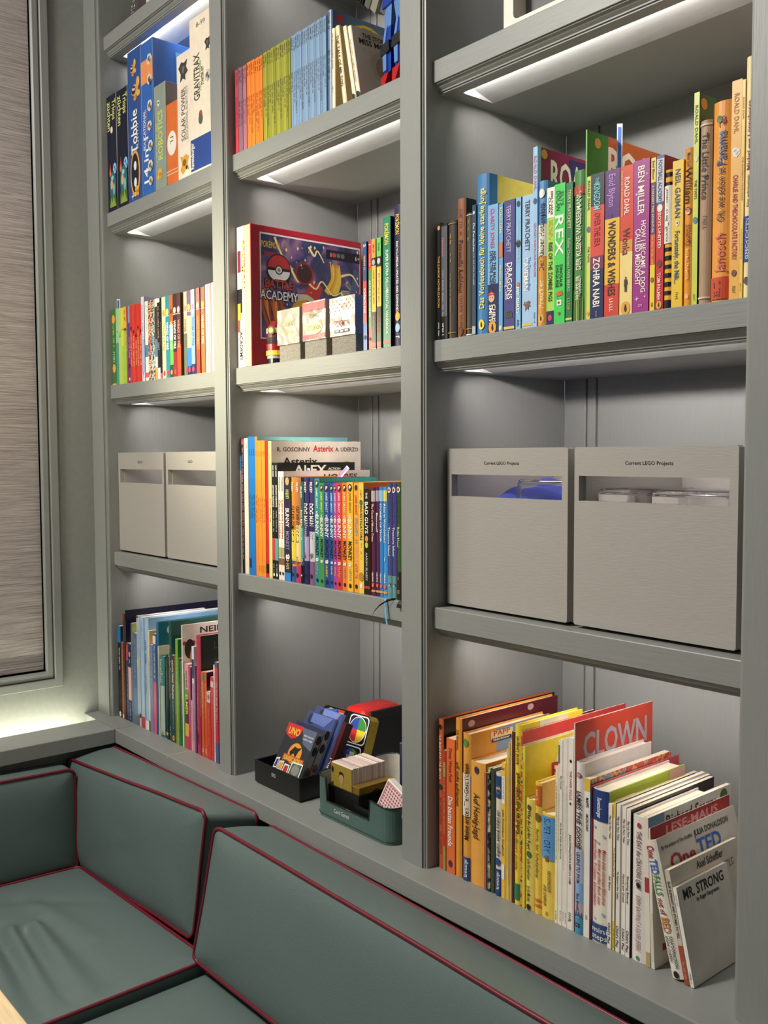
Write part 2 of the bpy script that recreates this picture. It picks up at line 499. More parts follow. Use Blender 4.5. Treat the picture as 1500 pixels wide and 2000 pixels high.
BOOKS={
'A':(1.3198,.022,[
(.0637,.0717,.1875,0,.1275,'p','101216',None,[('t','THE JUNIOR NOVELIZATION',.28,.72,'e8a03c',.5,0,'d'),('e',.04,'d9a04a',.36),('q',.85,.97,'f4efe2',.4,0)],'slim black paperback with orange title',0),
(.0725,.0865,.1846,0,.1256,'p','1a1b20',None,[('b',.02,.8,'5a5c60'),('t','Nevermore',.12,.28,'c8788c',.4,-.4,'d'),('q',.4,.8,'b9b6c8',.315,-.4),('q',.86,.97,'f4efe2',.35,-.4)],'black paperback with faint dotted spine',0),
(.0871,.1058,.1859,0,.1264,'h','3d3832','33302a',[('t','JUNGLE',.11,.15,'c9a13c',.2,0,'d'),('t','BOOK',.165,.2,'c9a13c',.2,0,'d'),('t','RUDYARD',.27,.3,'c9a13c',.2,0,'d'),('t','KIPLING',.32,.35,'c9a13c',.2,0,'d'),('b',.02,.025,'c9a13c'),('b',.95,.955,'c9a13c'),('q',.45,.8,'8a7a4a',.2,0)],'dark antique hardcover with gold lettering',0),
(.1084,.127,.2171,0,.0262,'h','8f5a3c','3b3d30',[('t','Petronella Apfelmus',.3,.68,'3c2417',.5,0,'d'),('q',.08,.27,'6f4630',.4,0),('q',.7,.94,'7a4b33',.4,0),('e',.96,'6d4226',.3)],'brown leather hardcover with dark engraved title',0),
(.1288,.1428,.1912,0,.13,'h','43453b','383a32',[('q',.06,.09,'c9a13c',.27,0),('q',.12,.15,'c9a13c',.225,0),('q',.2,.23,'c9a13c',.27,0),('b',.015,.02,'f4efe2'),('b',.94,.946,'c9a13c'),('b',.985,.995,'f4efe2')],'grey olive antique hardcover with gold lines',0),
(.143,.1507,.2014,0,.137,'p','33465a',None,[('t','Du Perdachto',.14,.36,'d8dde0',.5,0,'d'),('q',.37,.62,'c3ccd2',.4,0),('b',.93,.99,'aeb9c2'),('e',.06,'c3ccd2',.3)],'slim slate blue paperback with white title',0),
(.152,.177,.2443,0,.1169,'h','3f7fb5','f2dc62',[('t','Das Vorlesebuch für kleine starke Jungs',.09,.84,'f0df6a',.42,0,'u'),('e',.94,'f0dc50',.25),('cb',0,.18,0,1,'3f7fb5')],'tall sky blue hardcover with yellow bubbly lettering',0),
(.1772,.1988,.1937,0,.1317,'p','7fb4dc','2b2f63',[('b',.62,1,'252a5c'),('t','CLARITY JONES',.03,.34,'d0508c',.36,-.1,'d'),('t','AND THE MAGICAL',.36,.68,'232a52',.28,.3,'d'),('t','DETECTIVE AGENCY',.36,.68,'232a52',.3,-.3,'d'),('m','face',.725,.4,.36),('t','CHRIS',.78,.92,'f4efe2',.3,.3,'d'),('t','SMITH',.78,.93,'f4efe2',.34,-.3,'d'),('e',.96,'e8a33c',.36)],'light blue paperback with pink title and navy base',0),
(.2,.2082,.1917,0,.1303,'p','6aa6d6','1e2a3c',[('t','ROALD DAHL',.03,.24,'f0e27a',.6,0,'d'),('t','FANTASTIC MR FOX',.48,.69,'f0e27a',.5,0,'d'),('b',.3,.42,'c9785a'),('e',.97,'e8d69a',.36)],'thin blue paperback with yellow author name',0),
(.2105,.2323,.1937,0,.1317,'p','4d4b86','23234a',[('t','TERRY PRATCHETT',.04,.4,'b9b4d8',.4,-.1,'d'),('t','DRAGONS',.48,.76,'f4efe2',.45,.15,'d'),('t','at Crumbling Castle',.48,.76,'d2cfe6',.28,-.4,'d'),('m','skyline',.87,.5,.3),('b',.97,.99,'e0c860')],'purple paperback with white lettering and castle motif',0),
(.2345,.2446,.1938,0,.1318,'p','86bfe8','27466a',[('e',.05,'26324a',.35),('q',.18,.34,'e3d59a',.315,0),('e',.35,'20242c',.45),('q',.38,.5,'e0b56a',.36,0),('e',.66,'c47a5a',.3),('t','PIP BIRD',.68,.88,'f4efe2',.55,0,'d'),('q',.93,.98,'16161a',.5,0)],'light blue paperback with small dark bird',0),
(.2473,.2678,.1936,0,.1317,'p','a8c8ea','6a8cba',[('t','TERRY PRATCHETT',.04,.42,'2c3a5c',.42,0,'d'),('t','The Time-travelling',.47,.72,'6c8cc0',.26,.35,'d'),('t','CAVEMAN',.47,.72,'f4efe2',.44,-.2,'d'),('m','dino',.83,.5,.42),('b',.965,.985,'e0c250')],'pale blue paperback with navy title and running dinosaur',0),
(.268,.2765,.2592,0,.1437,'p','9fcbee','8c2250',[('t','ROALD DAHL',.05,.24,'c873a4',.6,0,'d'),('t',"GEORGE'S MARVELLOUS MEDICINE",.42,.72,'c87aa0',.5,0,'d'),('e',.3,'3c4a6c',.4),('q',.92,.98,'16161a',.4,0),('cb',0,.05,0,1,'9fcbee'),('cb',.5,1,.02,1,'3a3068'),('ct','ROALD',.2,1,.05,.19,'f4efe2'),('ce',.1,.035,.007,'e0a84a',1)],'tall pale blue paperback with pink author lettering',0),
(.2771,.2936,.2076,0,.1411,'h','5f93cc','4c7ab2',[('b',.3,.52,'e2dccb'),('b',.52,1,'d8953e'),('e',.085,'f4efe2',.32),('t','Der Räuber Hotzenplotz',.15,.62,'23262e',.5,0,'u'),('t','Preußler',.68,.88,'f2e0b4',.5,0,'u'),('e',.95,'f0c64c',.3)],'blue and orange hardcover with black curly title',0),
(.294,.3083,.1951,0,.1327,'p','a9d858',None,[('b',0,.22,'f4efe2'),('t','EMILY-JANE',.03,.2,'16161a',.25,.3,'d'),('t','CLARK',.06,.2,'16161a',.25,-.3,'d'),('q',.24,.36,'e0852e',.27,.25),('q',.24,.38,'e0852e',.27,-.3),('t','RISE OF THE ZOMBIE PIGS',.4,.83,'22302a',.5,0,'d'),('b',.9,1,'252c5e'),('e',.95,'c83c50',.25)],'lime paperback with white upper band and dark lettering',0),
(.3085,.3279,.1968,0,.1338,'p','46d35c','1d6a3a',[('t','ELYS',.06,.16,'1f6a34',.3,.4,'d'),('t','DOLAN',.05,.19,'1f6a34',.36,-.3,'d'),('t','REX',.22,.52,'f4efe2',.8,0,'d'),('t','DINOSAUR',.58,.74,'16161a',.28,.3,'d'),('t','DISGUISE',.58,.74,'16161a',.28,-.4,'d'),('m','pack',.8,.5,.4),('m','dino',.93,.5,.16)],'bright green paperback with fat white title',0),
(.3295,.3411,.1946,0,.1323,'p','2f7a4c','1f5a36',[('t','TERRY PRATCHETT',.05,.33,'c7d88c',.5,0,'d'),('t',"Father Christmas's FAKE BEARD",.4,.78,'b8d07a',.45,0,'d'),('q',.83,.92,'c2a05a',.6,0),('b',.97,.985,'e2cf70')],'dark green paperback with handwritten style title',0),
(.3425,.3629,.2073,0,.141,'h','4f8a45','3f7238',[('b',.1,.16,'b4553e'),('t','DER KLEINE WASSERMANN',.14,.66,'f0ead8',.42,0,'u'),('t','PREUSSLER',.7,.86,'f0ead8',.42,0,'u'),('m','reeds',.9,.5,.5)],'reed patterned green hardcover with cream title',0),
(.3631,.3653,.26,0,.2354,'p','7ab55c','c0642c',[('t','ROALD DAHL',.08,.3,'e8e070',.6,0,'d'),('cb',0,.2,0,.8,'4a8a3a'),('ce',.1,.055,.007,'e0a84a',1),('ct','ROALD',.2,.9,.05,.2,'f2ead8'),('ct','DAHL',.22,.9,.32,.18,'f2ead8'),('cb',.8,1,.08,1,'8c1f2a'),('cq',.86,.97,.1,.02,'f4efe2')],'tall green picture book with orange cover showing big letters',0),
(.3655,.3723,.1954,0,.1329,'p','d5e066','2a3024',[('t','ROALD DAHL',.03,.24,'39442c',.6,0,'d'),('e',.37,'5a6c7c',.5),('t','THE TWITS',.49,.6,'2c382c',.5,0,'d'),('e',.96,'e8a33c',.36)],'slim yellow green paperback with dark title',0),
(.3727,.3956,.1963,0,.1335,'p','d94f45','22242e',[('b',0,.22,'2c3c46'),('b',.66,1,'252f5c'),('b',.57,.66,'7c3558'),('t','THE',.03,.07,'8cc8c8',.35,0,'d'),('t','KINGDOM',.07,.25,'7fd0d0',.55,0,'d'),('t','OVER THE SEA',.27,.5,'b03030',.55,0,'d'),('t','ZOHRA NABI',.58,.92,'f4efe2',.5,0,'d'),('t','SIMON & SCHUSTER',.95,.99,'f4efe2',.2,0,'d')],'red and navy paperback with teal seascape title',0),
(.3962,.4204,.1959,0,.1332,'p','f0bd3c','3c2a4a',[('b',0,.33,'5a3278'),('b',.78,1,'d44a3a'),('t','Enid Blyton',.03,.25,'c58ad8',.45,0,'d'),('t','STORIES OF',.3,.33,'2a1c14',.2,0,'d'),('t','WONDERS & WISHES',.35,.86,'2a160e',.5,0,'d'),('q',.88,.98,'f4efe2',.3,0)],'purple yellow and red paperback with black storybook title',0),
(.4213,.4418,.196,0,.1333,'p','d9482f','8c2418',[('b',.58,1,'f0d98c'),('b',.5,.58,'e09a4a'),('t','CHARLIE AND THE CHOCOLATE FACTORY',.03,.34,'f0c8a0',.15,-.6,'d'),('t','ROALD DAHL',.08,.33,'f4efe2',.4,.1,'d'),('t','Wonka',.42,.6,'6a2a14',.55,0,'d'),('m','man',.79,.5,.22),('e',.96,'e8a33c',.36)],'red paperback fading to pale yellow foot',0),
(.4426,.4671,.198,0,.1346,'p','a3348c','7c2468',[('t','BEN MILLER',.04,.36,'f4efe2',.42,0,'d'),('t','HOW I BECAME A DOG',.4,.87,'f4efe2',.3,.33,'d'),('t','CALLED MIDNIGHT',.45,.82,'f4efe2',.34,-.33,'d'),('m','wstar',.1,.85,.1),('m','wstar',.22,.2,.12),('m','wstar',.91,.3,.16),('m','wstar',.9,.8,.1),('q',.95,.98,'e0b0d4',.3,0)],'magenta paperback with white lettering and stars',0),
(.4696,.4773,.1959,0,.1332,'p','d9762e',None,[('b',0,.16,'f0dc50'),('b',.16,.5,'5c3a6c'),('b',.5,.7,'d4582e'),('b',.7,1,'f0d440'),('t','Enid Blyton',.02,.14,'6a2a6c',.45,0,'d'),('t','A FARAWAY TREE ADVENTURE',.18,.49,'f0dcc0',.4,0,'d'),('q',.51,.7,'f2e4a8',.36,0),('e',.8,'a0501e',.35),('q',.95,.98,'16161a',.5,0)],'thin paperback with yellow top and purple middle',0),
(.4777,.4893,.1966,0,.1337,'p','cf2a34','8c1420',[('b',0,.32,'3c5c8c'),('b',.02,.3,'c5cbd8'),('t','FOOTBALL ACADEMY',.03,.3,'26406c',.5,0,'d'),('e',.34,'f4efe2',.35),('t','BOYS UNITED',.37,.6,'f4efe2',.4,0,'d'),('e',.7,'7c1c1c',.35),('t','TOM PALMER',.76,.94,'f0d8d0',.45,0,'d'),('e',.97,'e8a33c',.36)],'red football paperback with blue crest top',0),
(.4897,.5018,.1758,0,.1195,'h','e8b23a',None,[('b',.02,.05,'16161a'),('b',.09,.11,'16161a'),('b',.56,.585,'16161a'),('b',.62,.65,'16161a'),('b',.685,.71,'16161a'),('b',.745,.775,'16161a'),('b',.81,.84,'16161a'),('b',.875,.9,'16161a'),('b',.94,1,'16161a'),('b',.115,.53,'f4efe2'),('t','Janosch - Ich sag Tigerente',.13,.52,'2a2a2a',.35,0,'d')],'tiger striped yellow and black book with white label',0),
(.5022,.5177,.1841,0,.1252,'p','f0c83a',None,[('t','NEIL GAIMAN',.06,.39,'33506a',.5,0,'d'),('m','crest',.43,.5,.25),('t','Fortunately, the Milk...',.48,.84,'3c5a78',.45,0,'d'),('q',.9,.96,'16161a',.3,0)],'yellow paperback with dark serif title',0),
(.5183,.5311,.196,0,.1332,'h','e89a34',None,[('t','Meet Just',.03,.12,'201c1c',.32,0,'d'),('t','William',.12,.35,'201c1c',.62,0,'d'),('m','face',.4,.5,.36),('t',"WILLIAM'S",.48,.62,'8c3a1c',.26,.3,'d'),('t','WONDERFUL PLAN',.48,.62,'8c3a1c',.26,-.3,'d'),('t','RICHMAL CROMPTON',.64,.84,'f0c88c',.35,0,'d'),('q',.93,.96,'f4efe2',.4,0)],'orange book with black brush lettering',0),
(.5313,.5386,.2612,0,.0399,'p','cfd95e','2a5c2c',[('t','ROALD DAHL',.06,.24,'5a6c34',.55,0,'d'),('e',.31,'d8dcc0',.4),('t','THE TWITS',.41,.5,'394a2a',.5,0,'d'),('e',.6,'4a8a8a',.45),('q',.95,.99,'16161a',.4,0),('ce',.25,.05,.007,'e0a84a',1)],'tall yellow green paperback with green cover',0),
(.5395,.5562,.224,0,.1523,'h','b39478','8c7058',[('t','The Little Prince',.07,.43,'4a3c34',.5,0,'d'),('q',.52,.6,'8c7460',.4,0),('b',.02,.03,'e0d0c0'),('b',.965,.975,'e0d0c0')],'worn brown paper covered book in clear jacket',0),
(.5577,.5819,.2411,0,.1639,'h','eda042','d8862c',[('m','tree',.1,.4,.2),('m','child',.1,.65,.14),('t','Panama',.15,.32,'4f6f9a',.5,0,'u'),('t','Oh, wie schön ist',.33,.6,'5a3a1c',.35,0,'u'),('t','Janosch',.66,.86,'d06a5a',.5,0,'u'),('b',.88,.99,'cf4a2c'),('t','BELTZ',.9,.98,'2a1410',.4,-.2,'u')],'thick orange hardcover with painted lettering',0),
(.5825,.5955,.2602,0,.1769,'p','efb653',None,[('t','ROALD DAHL',.06,.24,'c08a2c',.5,0,'d'),('m','feather',.33,.5,.45),('t','CHARLIE AND THE',.43,.6,'a8324a',.5,0,'d'),('t','CHOCOLATE FACTORY',.6,.82,'a8324a',.5,0,'d'),('e',.88,'6a4a3c',.25),('q',.94,.98,'16161a',.35,0)],'amber paperback with red drawn title',0),
(.5958,.5998,.2581,0,.1755,'p','f2cf6a',None,[('t','ROALD DAHL',.06,.2,'b0802c',.5,0,'d'),('t','THE ENORMOUS CROCODILE',.35,.55,'b06a3a',.5,0,'d'),('q',.68,.82,'8c6a4a',.405,0),('q',.93,.97,'16161a',.4,0)],'thin pale yellow paperback with small red title',0),
(.6003,.6109,.283,0,.1925,'h','f4e3ae',None,[('t','Michel aus Lönneberga',.18,.47,'8c2c4a',.4,0,'u'),('t','Die schönsten',.49,.62,'5a4a3c',.3,0,'u'),('b',.66,.85,'2c4a94'),('t','GESCHICHTEN',.67,.84,'f4efe2',.35,0,'u'),('e',.93,'4a4a50',.35)],'cream hardcover with blue and red German lettering',0),
]),
'B':(1.3198,.024,[
(-.1318,-.1216,.1919,0,.1305,'p','2c5aa8','1c2434',[('b',0,.28,'2a4a86'),('b',.28,.36,'28406c'),('b',.36,.75,'c8343c'),('t','2',.02,.05,'f4efe2',.6,0,'d'),('q',.13,.27,'e8c84a',.5,0),('t','POKÉMON PERIL',.43,.66,'f4efe2',.5,0,'d'),('e',.88,'2a3c5c',.3)],'slim blue and red paperback with number two',0),
(-.1168,-.1087,.191,0,.1299,'p','c8363a','1c1c24',[('b',.26,.8,'4c8c4a'),('t','1',.02,.05,'f4efe2',.6,0,'d'),('q',.12,.24,'e8c84a',.5,0),('t',"ASH'S BIG CHALLENGE",.36,.7,'f4efe2',.55,0,'d'),('e',.9,'7c1c24',.3)],'slim red and green paperback with number one',0),
(-.1081,-.0967,.1924,0,.1308,'p','e8b83c','1a1820',[('b',0,.17,'e89a44'),('b',.17,.24,'1c1c22'),('q',.05,.13,'16161a',.5,0),('e',.21,'a8a8b0',.35),('q',.28,.6,'2a2218',.36,0),('b',.66,.99,'201c20'),('q',.7,.86,'d8a83c',.4,0),('b',.94,.98,'c83440')],'slim yellow paperback with orange top label',0),
(-.0934,-.0816,.1925,0,.1309,'p','e6bb3a','2c6c34',[('b',0,.17,'6cc85c'),('b',.17,.26,'1c1c22'),('q',.05,.13,'1c4a24',.5,0),('e',.21,'c0c0c8',.35),('q',.28,.44,'f4efe2',.36,0),('q',.32,.6,'2a2218',.315,0),('b',.62,.99,'201c20'),('q',.68,.86,'c84a3c',.4,0),('b',.94,.98,'c83440')],'slim yellow and black paperback with green top label',0),
(-.0763,-.0563,.2239,0,.1523,'p','1f8260','3a2448',[('t','POKÉMON',.05,.21,'f0d24a',.55,0,'d'),('t','SUPER EXTRA DELUXE',.25,.58,'f4efe2',.35,.12,'d'),('t','ESSENTIAL HANDBOOK',.56,.9,'f4efe2',.35,.12,'d'),('b',.945,.97,'c83448')],'tall green handbook with white lettering',0),
(-.0493,-.0248,.2393,0,.1627,'h','26274a','1c1d38',[('t','POKÉMON',.07,.21,'f0c85a',.4,0,'d'),('t','ENCYCLOPEDIA: UPDATED AND EXPANDED',.26,.76,'f4efe2',.24,0,'d'),('e',.79,'e8b24a',.25),('e',.87,'a8c8e0',.25),('q',.93,.97,'f4efe2',.5,0)],'tall navy encyclopedia with white spaced title',0),
]),
'C':(1.7663,.022,[
(-.5545,-.5482,.1713,0,.1165,'p','cf4552',None,[('q',.03,.2,'7c2434',.6,0),('q',.32,.7,'7c2434',.55,0)],'slim red booklet',0),
(-.548,-.5418,.1703,0,.1158,'p','cf4552',None,[('q',.03,.2,'7c2434',.6,0),('q',.32,.7,'7c2434',.55,0)],'slim red booklet',0),
(-.5412,-.5333,.1723,0,.1171,'p','8c6a7e',None,[('q',.03,.2,'4a3444',.6,0),('q',.4,.7,'4a3444',.55,0)],'slim mauve booklet',0),
(-.5331,-.5255,.1712,0,.1164,'p','8c6a7e',None,[('q',.03,.2,'4a3444',.6,0),('q',.4,.7,'4a3444',.55,0)],'slim mauve booklet',0),
(-.5246,-.5174,.171,0,.1163,'p','b8727a',None,[('q',.03,.22,'6a343c',.6,0),('q',.4,.7,'6a343c',.55,0)],'slim dusty pink booklet',0),
(-.5172,-.5103,.1711,0,.1163,'p','b8727a',None,[('q',.03,.22,'6a343c',.6,0),('q',.4,.7,'6a343c',.55,0)],'slim dusty pink booklet',0),
(-.5082,-.5006,.1725,0,.1173,'p','ef7f2a',None,[('q',.03,.17,'26261e',.6,0),('q',.4,.62,'2c2c22',.55,0)],'slim orange booklet',0),
(-.5004,-.4931,.1722,0,.1171,'p','f28a30',None,[('q',.03,.17,'26261e',.6,0),('q',.4,.74,'2c2c22',.55,0)],'slim orange booklet',0),
(-.4929,-.4856,.1723,0,.1172,'p','ef7f2a',None,[('q',.03,.17,'26261e',.6,0),('q',.4,.86,'2c2c22',.55,0)],'slim orange booklet',0),
(-.4854,-.4782,.1717,0,.1168,'p','f28a30',None,[('q',.03,.17,'26261e',.6,0),('q',.4,.62,'2c2c22',.55,0)],'slim orange booklet',0),
(-.478,-.4708,.1714,0,.1166,'p','ef7f2a',None,[('q',.03,.17,'26261e',.6,0),('q',.4,.74,'2c2c22',.55,0)],'slim orange booklet',0),
(-.4706,-.4635,.1715,0,.1166,'p','f28a30',None,[('q',.03,.17,'26261e',.6,0),('q',.4,.86,'2c2c22',.55,0)],'slim orange booklet',0),
(-.4633,-.4562,.1713,0,.1165,'p','ef7f2a',None,[('q',.03,.17,'26261e',.6,0),('q',.4,.62,'2c2c22',.55,0)],'slim orange booklet',0),
(-.456,-.449,.171,0,.1163,'p','f28a30',None,[('q',.03,.17,'26261e',.6,0),('q',.4,.74,'2c2c22',.55,0)],'slim orange booklet',0),
(-.4484,-.4406,.1726,0,.1174,'p','97982f',None,[('q',.03,.17,'26261e',.6,0),('q',.4,.62,'2c2c22',.55,0)],'slim olive green booklet',0),
(-.4404,-.4329,.1719,0,.1169,'p','a3a53c',None,[('q',.03,.17,'26261e',.6,0),('q',.4,.74,'2c2c22',.55,0)],'slim olive green booklet',0),
(-.4327,-.4252,.1732,0,.1178,'p','8f9030',None,[('q',.03,.17,'26261e',.6,0),('q',.4,.86,'2c2c22',.55,0)],'slim olive green booklet',0),
(-.425,-.4176,.1715,0,.1166,'p','97982f',None,[('q',.03,.17,'26261e',.6,0),('q',.4,.62,'2c2c22',.55,0)],'slim olive green booklet',0),
(-.4174,-.41,.1732,0,.1178,'p','a3a53c',None,[('q',.03,.17,'26261e',.6,0),('q',.4,.74,'2c2c22',.55,0)],'slim olive green booklet',0),
(-.4098,-.4025,.1731,0,.1177,'p','8f9030',None,[('q',.03,.17,'26261e',.6,0),('q',.4,.86,'2c2c22',.55,0)],'slim olive green booklet',0),
(-.4023,-.395,.1732,0,.1178,'p','97982f',None,[('q',.03,.17,'26261e',.6,0),('q',.4,.62,'2c2c22',.55,0)],'slim olive green booklet',0),
(-.3948,-.3875,.1727,0,.1175,'p','a3a53c',None,[('q',.03,.17,'26261e',.6,0),('q',.4,.74,'2c2c22',.55,0)],'slim olive green booklet',0),
(-.3873,-.3801,.1735,0,.118,'p','8f9030',None,[('q',.03,.17,'26261e',.6,0),('q',.4,.86,'2c2c22',.55,0)],'slim olive green booklet',0),
(-.3799,-.3728,.1725,0,.1173,'p','97982f',None,[('q',.03,.17,'26261e',.6,0),('q',.4,.62,'2c2c22',.55,0)],'slim olive green booklet',0),
(-.3726,-.3655,.1732,0,.1177,'p','a3a53c',None,[('q',.03,.17,'26261e',.6,0),('q',.4,.74,'2c2c22',.55,0)],'slim olive green booklet',0),
(-.3653,-.3582,.1722,0,.1171,'p','8f9030',None,[('q',.03,.17,'26261e',.6,0),('q',.4,.86,'2c2c22',.55,0)],'slim olive green booklet',0),
(-.358,-.351,.173,0,.1176,'p','97982f',None,[('q',.03,.17,'26261e',.6,0),('q',.4,.62,'2c2c22',.55,0)],'slim olive green booklet',0),
(-.3485,-.3415,.1737,0,.1181,'p','7d9cbc',None,[('q',.03,.17,'26261e',.6,0),('q',.4,.62,'2c2c22',.55,0)],'slim powder blue booklet',0),
(-.3413,-.3345,.1726,0,.1173,'p','86a5c4',None,[('q',.03,.17,'26261e',.6,0),('q',.4,.74,'2c2c22',.55,0)],'slim powder blue booklet',0),
(-.3343,-.3276,.1737,0,.1181,'p','7895b6',None,[('q',.03,.17,'26261e',.6,0),('q',.4,.86,'2c2c22',.55,0)],'slim powder blue booklet',0),
(-.3274,-.3207,.1739,0,.1182,'p','7d9cbc',None,[('q',.03,.17,'26261e',.6,0),('q',.4,.62,'2c2c22',.55,0)],'slim powder blue booklet',0),
(-.3205,-.3138,.1731,0,.1177,'p','86a5c4',None,[('q',.03,.17,'26261e',.6,0),('q',.4,.74,'2c2c22',.55,0)],'slim powder blue booklet',0),
(-.3136,-.307,.1742,0,.1184,'p','7895b6',None,[('q',.03,.17,'26261e',.6,0),('q',.4,.86,'2c2c22',.55,0)],'slim powder blue booklet',0),
(-.3068,-.3002,.1731,0,.1177,'p','7d9cbc',None,[('q',.03,.17,'26261e',.6,0),('q',.4,.62,'2c2c22',.55,0)],'slim powder blue booklet',0),
(-.3,-.2935,.1729,0,.1176,'p','86a5c4',None,[('q',.03,.17,'26261e',.6,0),('q',.4,.74,'2c2c22',.55,0)],'slim powder blue booklet',0),
(-.2933,-.2868,.1744,0,.1186,'p','7895b6',None,[('q',.03,.17,'26261e',.6,0),('q',.4,.86,'2c2c22',.55,0)],'slim powder blue booklet',0),
(-.2866,-.2801,.1735,0,.118,'p','7d9cbc',None,[('q',.03,.17,'26261e',.6,0),('q',.4,.62,'2c2c22',.55,0)],'slim powder blue booklet',0),
(-.2799,-.2735,.1736,0,.1181,'p','86a5c4',None,[('q',.03,.17,'26261e',.6,0),('q',.4,.74,'2c2c22',.55,0)],'slim powder blue booklet',0),
(-.2733,-.2669,.174,0,.1183,'p','7895b6',None,[('q',.03,.17,'26261e',.6,0),('q',.4,.86,'2c2c22',.55,0)],'slim powder blue booklet',0),
(-.2667,-.2603,.1735,0,.118,'p','7d9cbc',None,[('q',.03,.17,'26261e',.6,0),('q',.4,.62,'2c2c22',.55,0)],'slim powder blue booklet',0),
(-.2601,-.2538,.1743,0,.1185,'p','86a5c4',None,[('q',.03,.17,'26261e',.6,0),('q',.4,.74,'2c2c22',.55,0)],'slim powder blue booklet',0),
(-.2536,-.2473,.1751,0,.1191,'p','7895b6',None,[('q',.03,.17,'26261e',.6,0),('q',.4,.86,'2c2c22',.55,0)],'slim powder blue booklet',0),
(-.2471,-.2409,.1737,0,.1181,'p','7d9cbc',None,[('q',.03,.17,'26261e',.6,0),('q',.4,.62,'2c2c22',.55,0)],'slim powder blue booklet',0),
(-.2407,-.2345,.1738,0,.1182,'p','86a5c4',None,[('q',.03,.17,'26261e',.6,0),('q',.4,.74,'2c2c22',.55,0)],'slim powder blue booklet',0),
(-.234,-.2188,.18,0,.2,'h','587694','56718c',[('q',.03,.2,'26303c',.5,0),('q',.4,.7,'26303c',.45,0),('ce',.1,.07,.008,'c8364a',1),('ce',.42,.32,.055,'e2c43e',.9),('ce',.42,.335,.052,'56718c',.9),('cq',.3,.6,.12,.05,'1c1c20'),('cq',.72,.9,.1,.015,'26303c')],'tall dusky blue hardcover with yellow arch on its cover',0),
(-.2186,-.2089,.1431,0,.1,'h','f2e4c0','d6c49c',[('t','THE TALE OF SQUIRREL NUTKIN',.06,.5,'4a4236',.35,0,'d'),('q',.72,.8,'16161a',.4,0)],'upright cream little book',0),
(-.1868,-.175,.1445,0,.1,'h','f0dca8','d0bc92',[('t','THE TALE OF MR TOD',.12,.78,'2a2620',.5,0,'d')],'leaning cream little book with spaced black title',.1521),
(-.1569,-.1473,.1374,0,.1,'h','f4e8c4','e0cfa8',[('e',.97,'1c1a1c',.4)],'leaning plain cream little book',.2055),
(-.1452,-.135,.1331,0,.112,'h','f4e8c8','e6d6bc',[('t','THE STORY OF MISS MOPPET',.18,.8,'b8a47c',.35,0,'d'),('e',.97,'1c1a1c',.5),('ct','THE STORY OF',.22,.9,.06,.075,'1c1a18'),('ct','MISS MOPPET',.14,.98,.145,.09,'1c1a18'),('ce',.58,.5,.027,'d9c8a8',1.15),('ce',.58,.52,.017,'b09474',1.3),('ce',.6,.67,.009,'b85048',.6),('ct','by BEATRIX POTTER',.4,.95,.86,.045,'1c1a18')],'leaning cream little book with printed front cover',.2011),
]),
'D':(.8792,.027,[
(-.5617,-.5565,.2527,0,.1718,'p','b9b9b2',None,[('b',0,.12,'3c86c0'),('q',.15,.95,'6a6a68',.5,0)],'thin pale comic with blue head',0),
(-.5561,-.5471,.2895,0,.1969,'p','1c1a1e','dcb4b0',[('b',0,.04,'a82c3c'),('q',.02,.9,'c890a0',.5,0)],'thin black and pink comic',0),
(-.5465,-.5383,.2906,0,.1976,'p','eadfcf',None,[('q',.03,.08,'16161a',.5,0)],'thin cream comic',0),
(-.5381,-.5303,.2911,0,.198,'p','e8dcc0',None,[('q',.03,.08,'16161a',.5,0)],'thin cream comic',0),
(-.529,-.5199,.2939,0,.1999,'p','1f74be',None,[('q',.09,.14,'14304c',.4,0),('q',.42,.6,'14304c',.45,0),('b',.88,.95,'1a3450')],'thin bright blue comic album',0),
(-.5197,-.5109,.2938,0,.1998,'p','1f74be',None,[('q',.09,.14,'14304c',.4,0),('q',.42,.6,'14304c',.45,0)],'thin bright blue comic album',0),
(-.5107,-.502,.2936,0,.1997,'p','1f74be',None,[('q',.09,.14,'14304c',.4,0),('q',.42,.6,'14304c',.45,0)],'thin bright blue comic album',0),
(-.5017,-.4934,.2934,0,.24,'p','ec8a2c','7cc4cc',[('q',.1,.14,'16161a',.4,0),('q',.42,.62,'4a2a10',.5,0)],'tall orange comic album',0),
(-.493,-.4856,.2851,0,.1938,'p','f0902e',None,[('q',.08,.12,'16161a',.4,0),('q',.42,.6,'4a2a10',.45,0),('q',.92,.97,'4a2a10',.4,0)],'thin orange comic album',0),
(-.4854,-.4783,.285,0,.1938,'p','f0902e',None,[('q',.08,.12,'16161a',.4,0),('q',.42,.6,'4a2a10',.45,0),('q',.92,.97,'4a2a10',.4,0)],'thin orange comic album',0),
(-.4781,-.471,.2848,0,.1937,'p','f0902e',None,[('q',.08,.12,'16161a',.4,0),('q',.42,.6,'4a2a10',.45,0),('q',.92,.97,'4a2a10',.4,0)],'thin orange comic album',0),
(-.4708,-.4637,.2847,0,.1936,'p','f0902e',None,[('q',.08,.12,'16161a',.4,0),('q',.42,.6,'4a2a10',.45,0),('q',.92,.97,'4a2a10',.4,0)],'thin orange comic album',0),
(-.4634,-.4579,.2846,0,.24,'p','d02c2c',None,[('q',.08,.12,'5c1010',.4,0),('q',.44,.58,'5c1010',.45,0),('b',.9,.97,'241014')],'thin red comic album',0),
(-.4577,-.4525,.2845,0,.24,'p','d02c2c','m3c2a24,8c2c2c,c8b48c',[('q',.08,.12,'5c1010',.4,0),('q',.44,.58,'5c1010',.45,0),('b',.9,.97,'241014')],'thin red comic album',0),
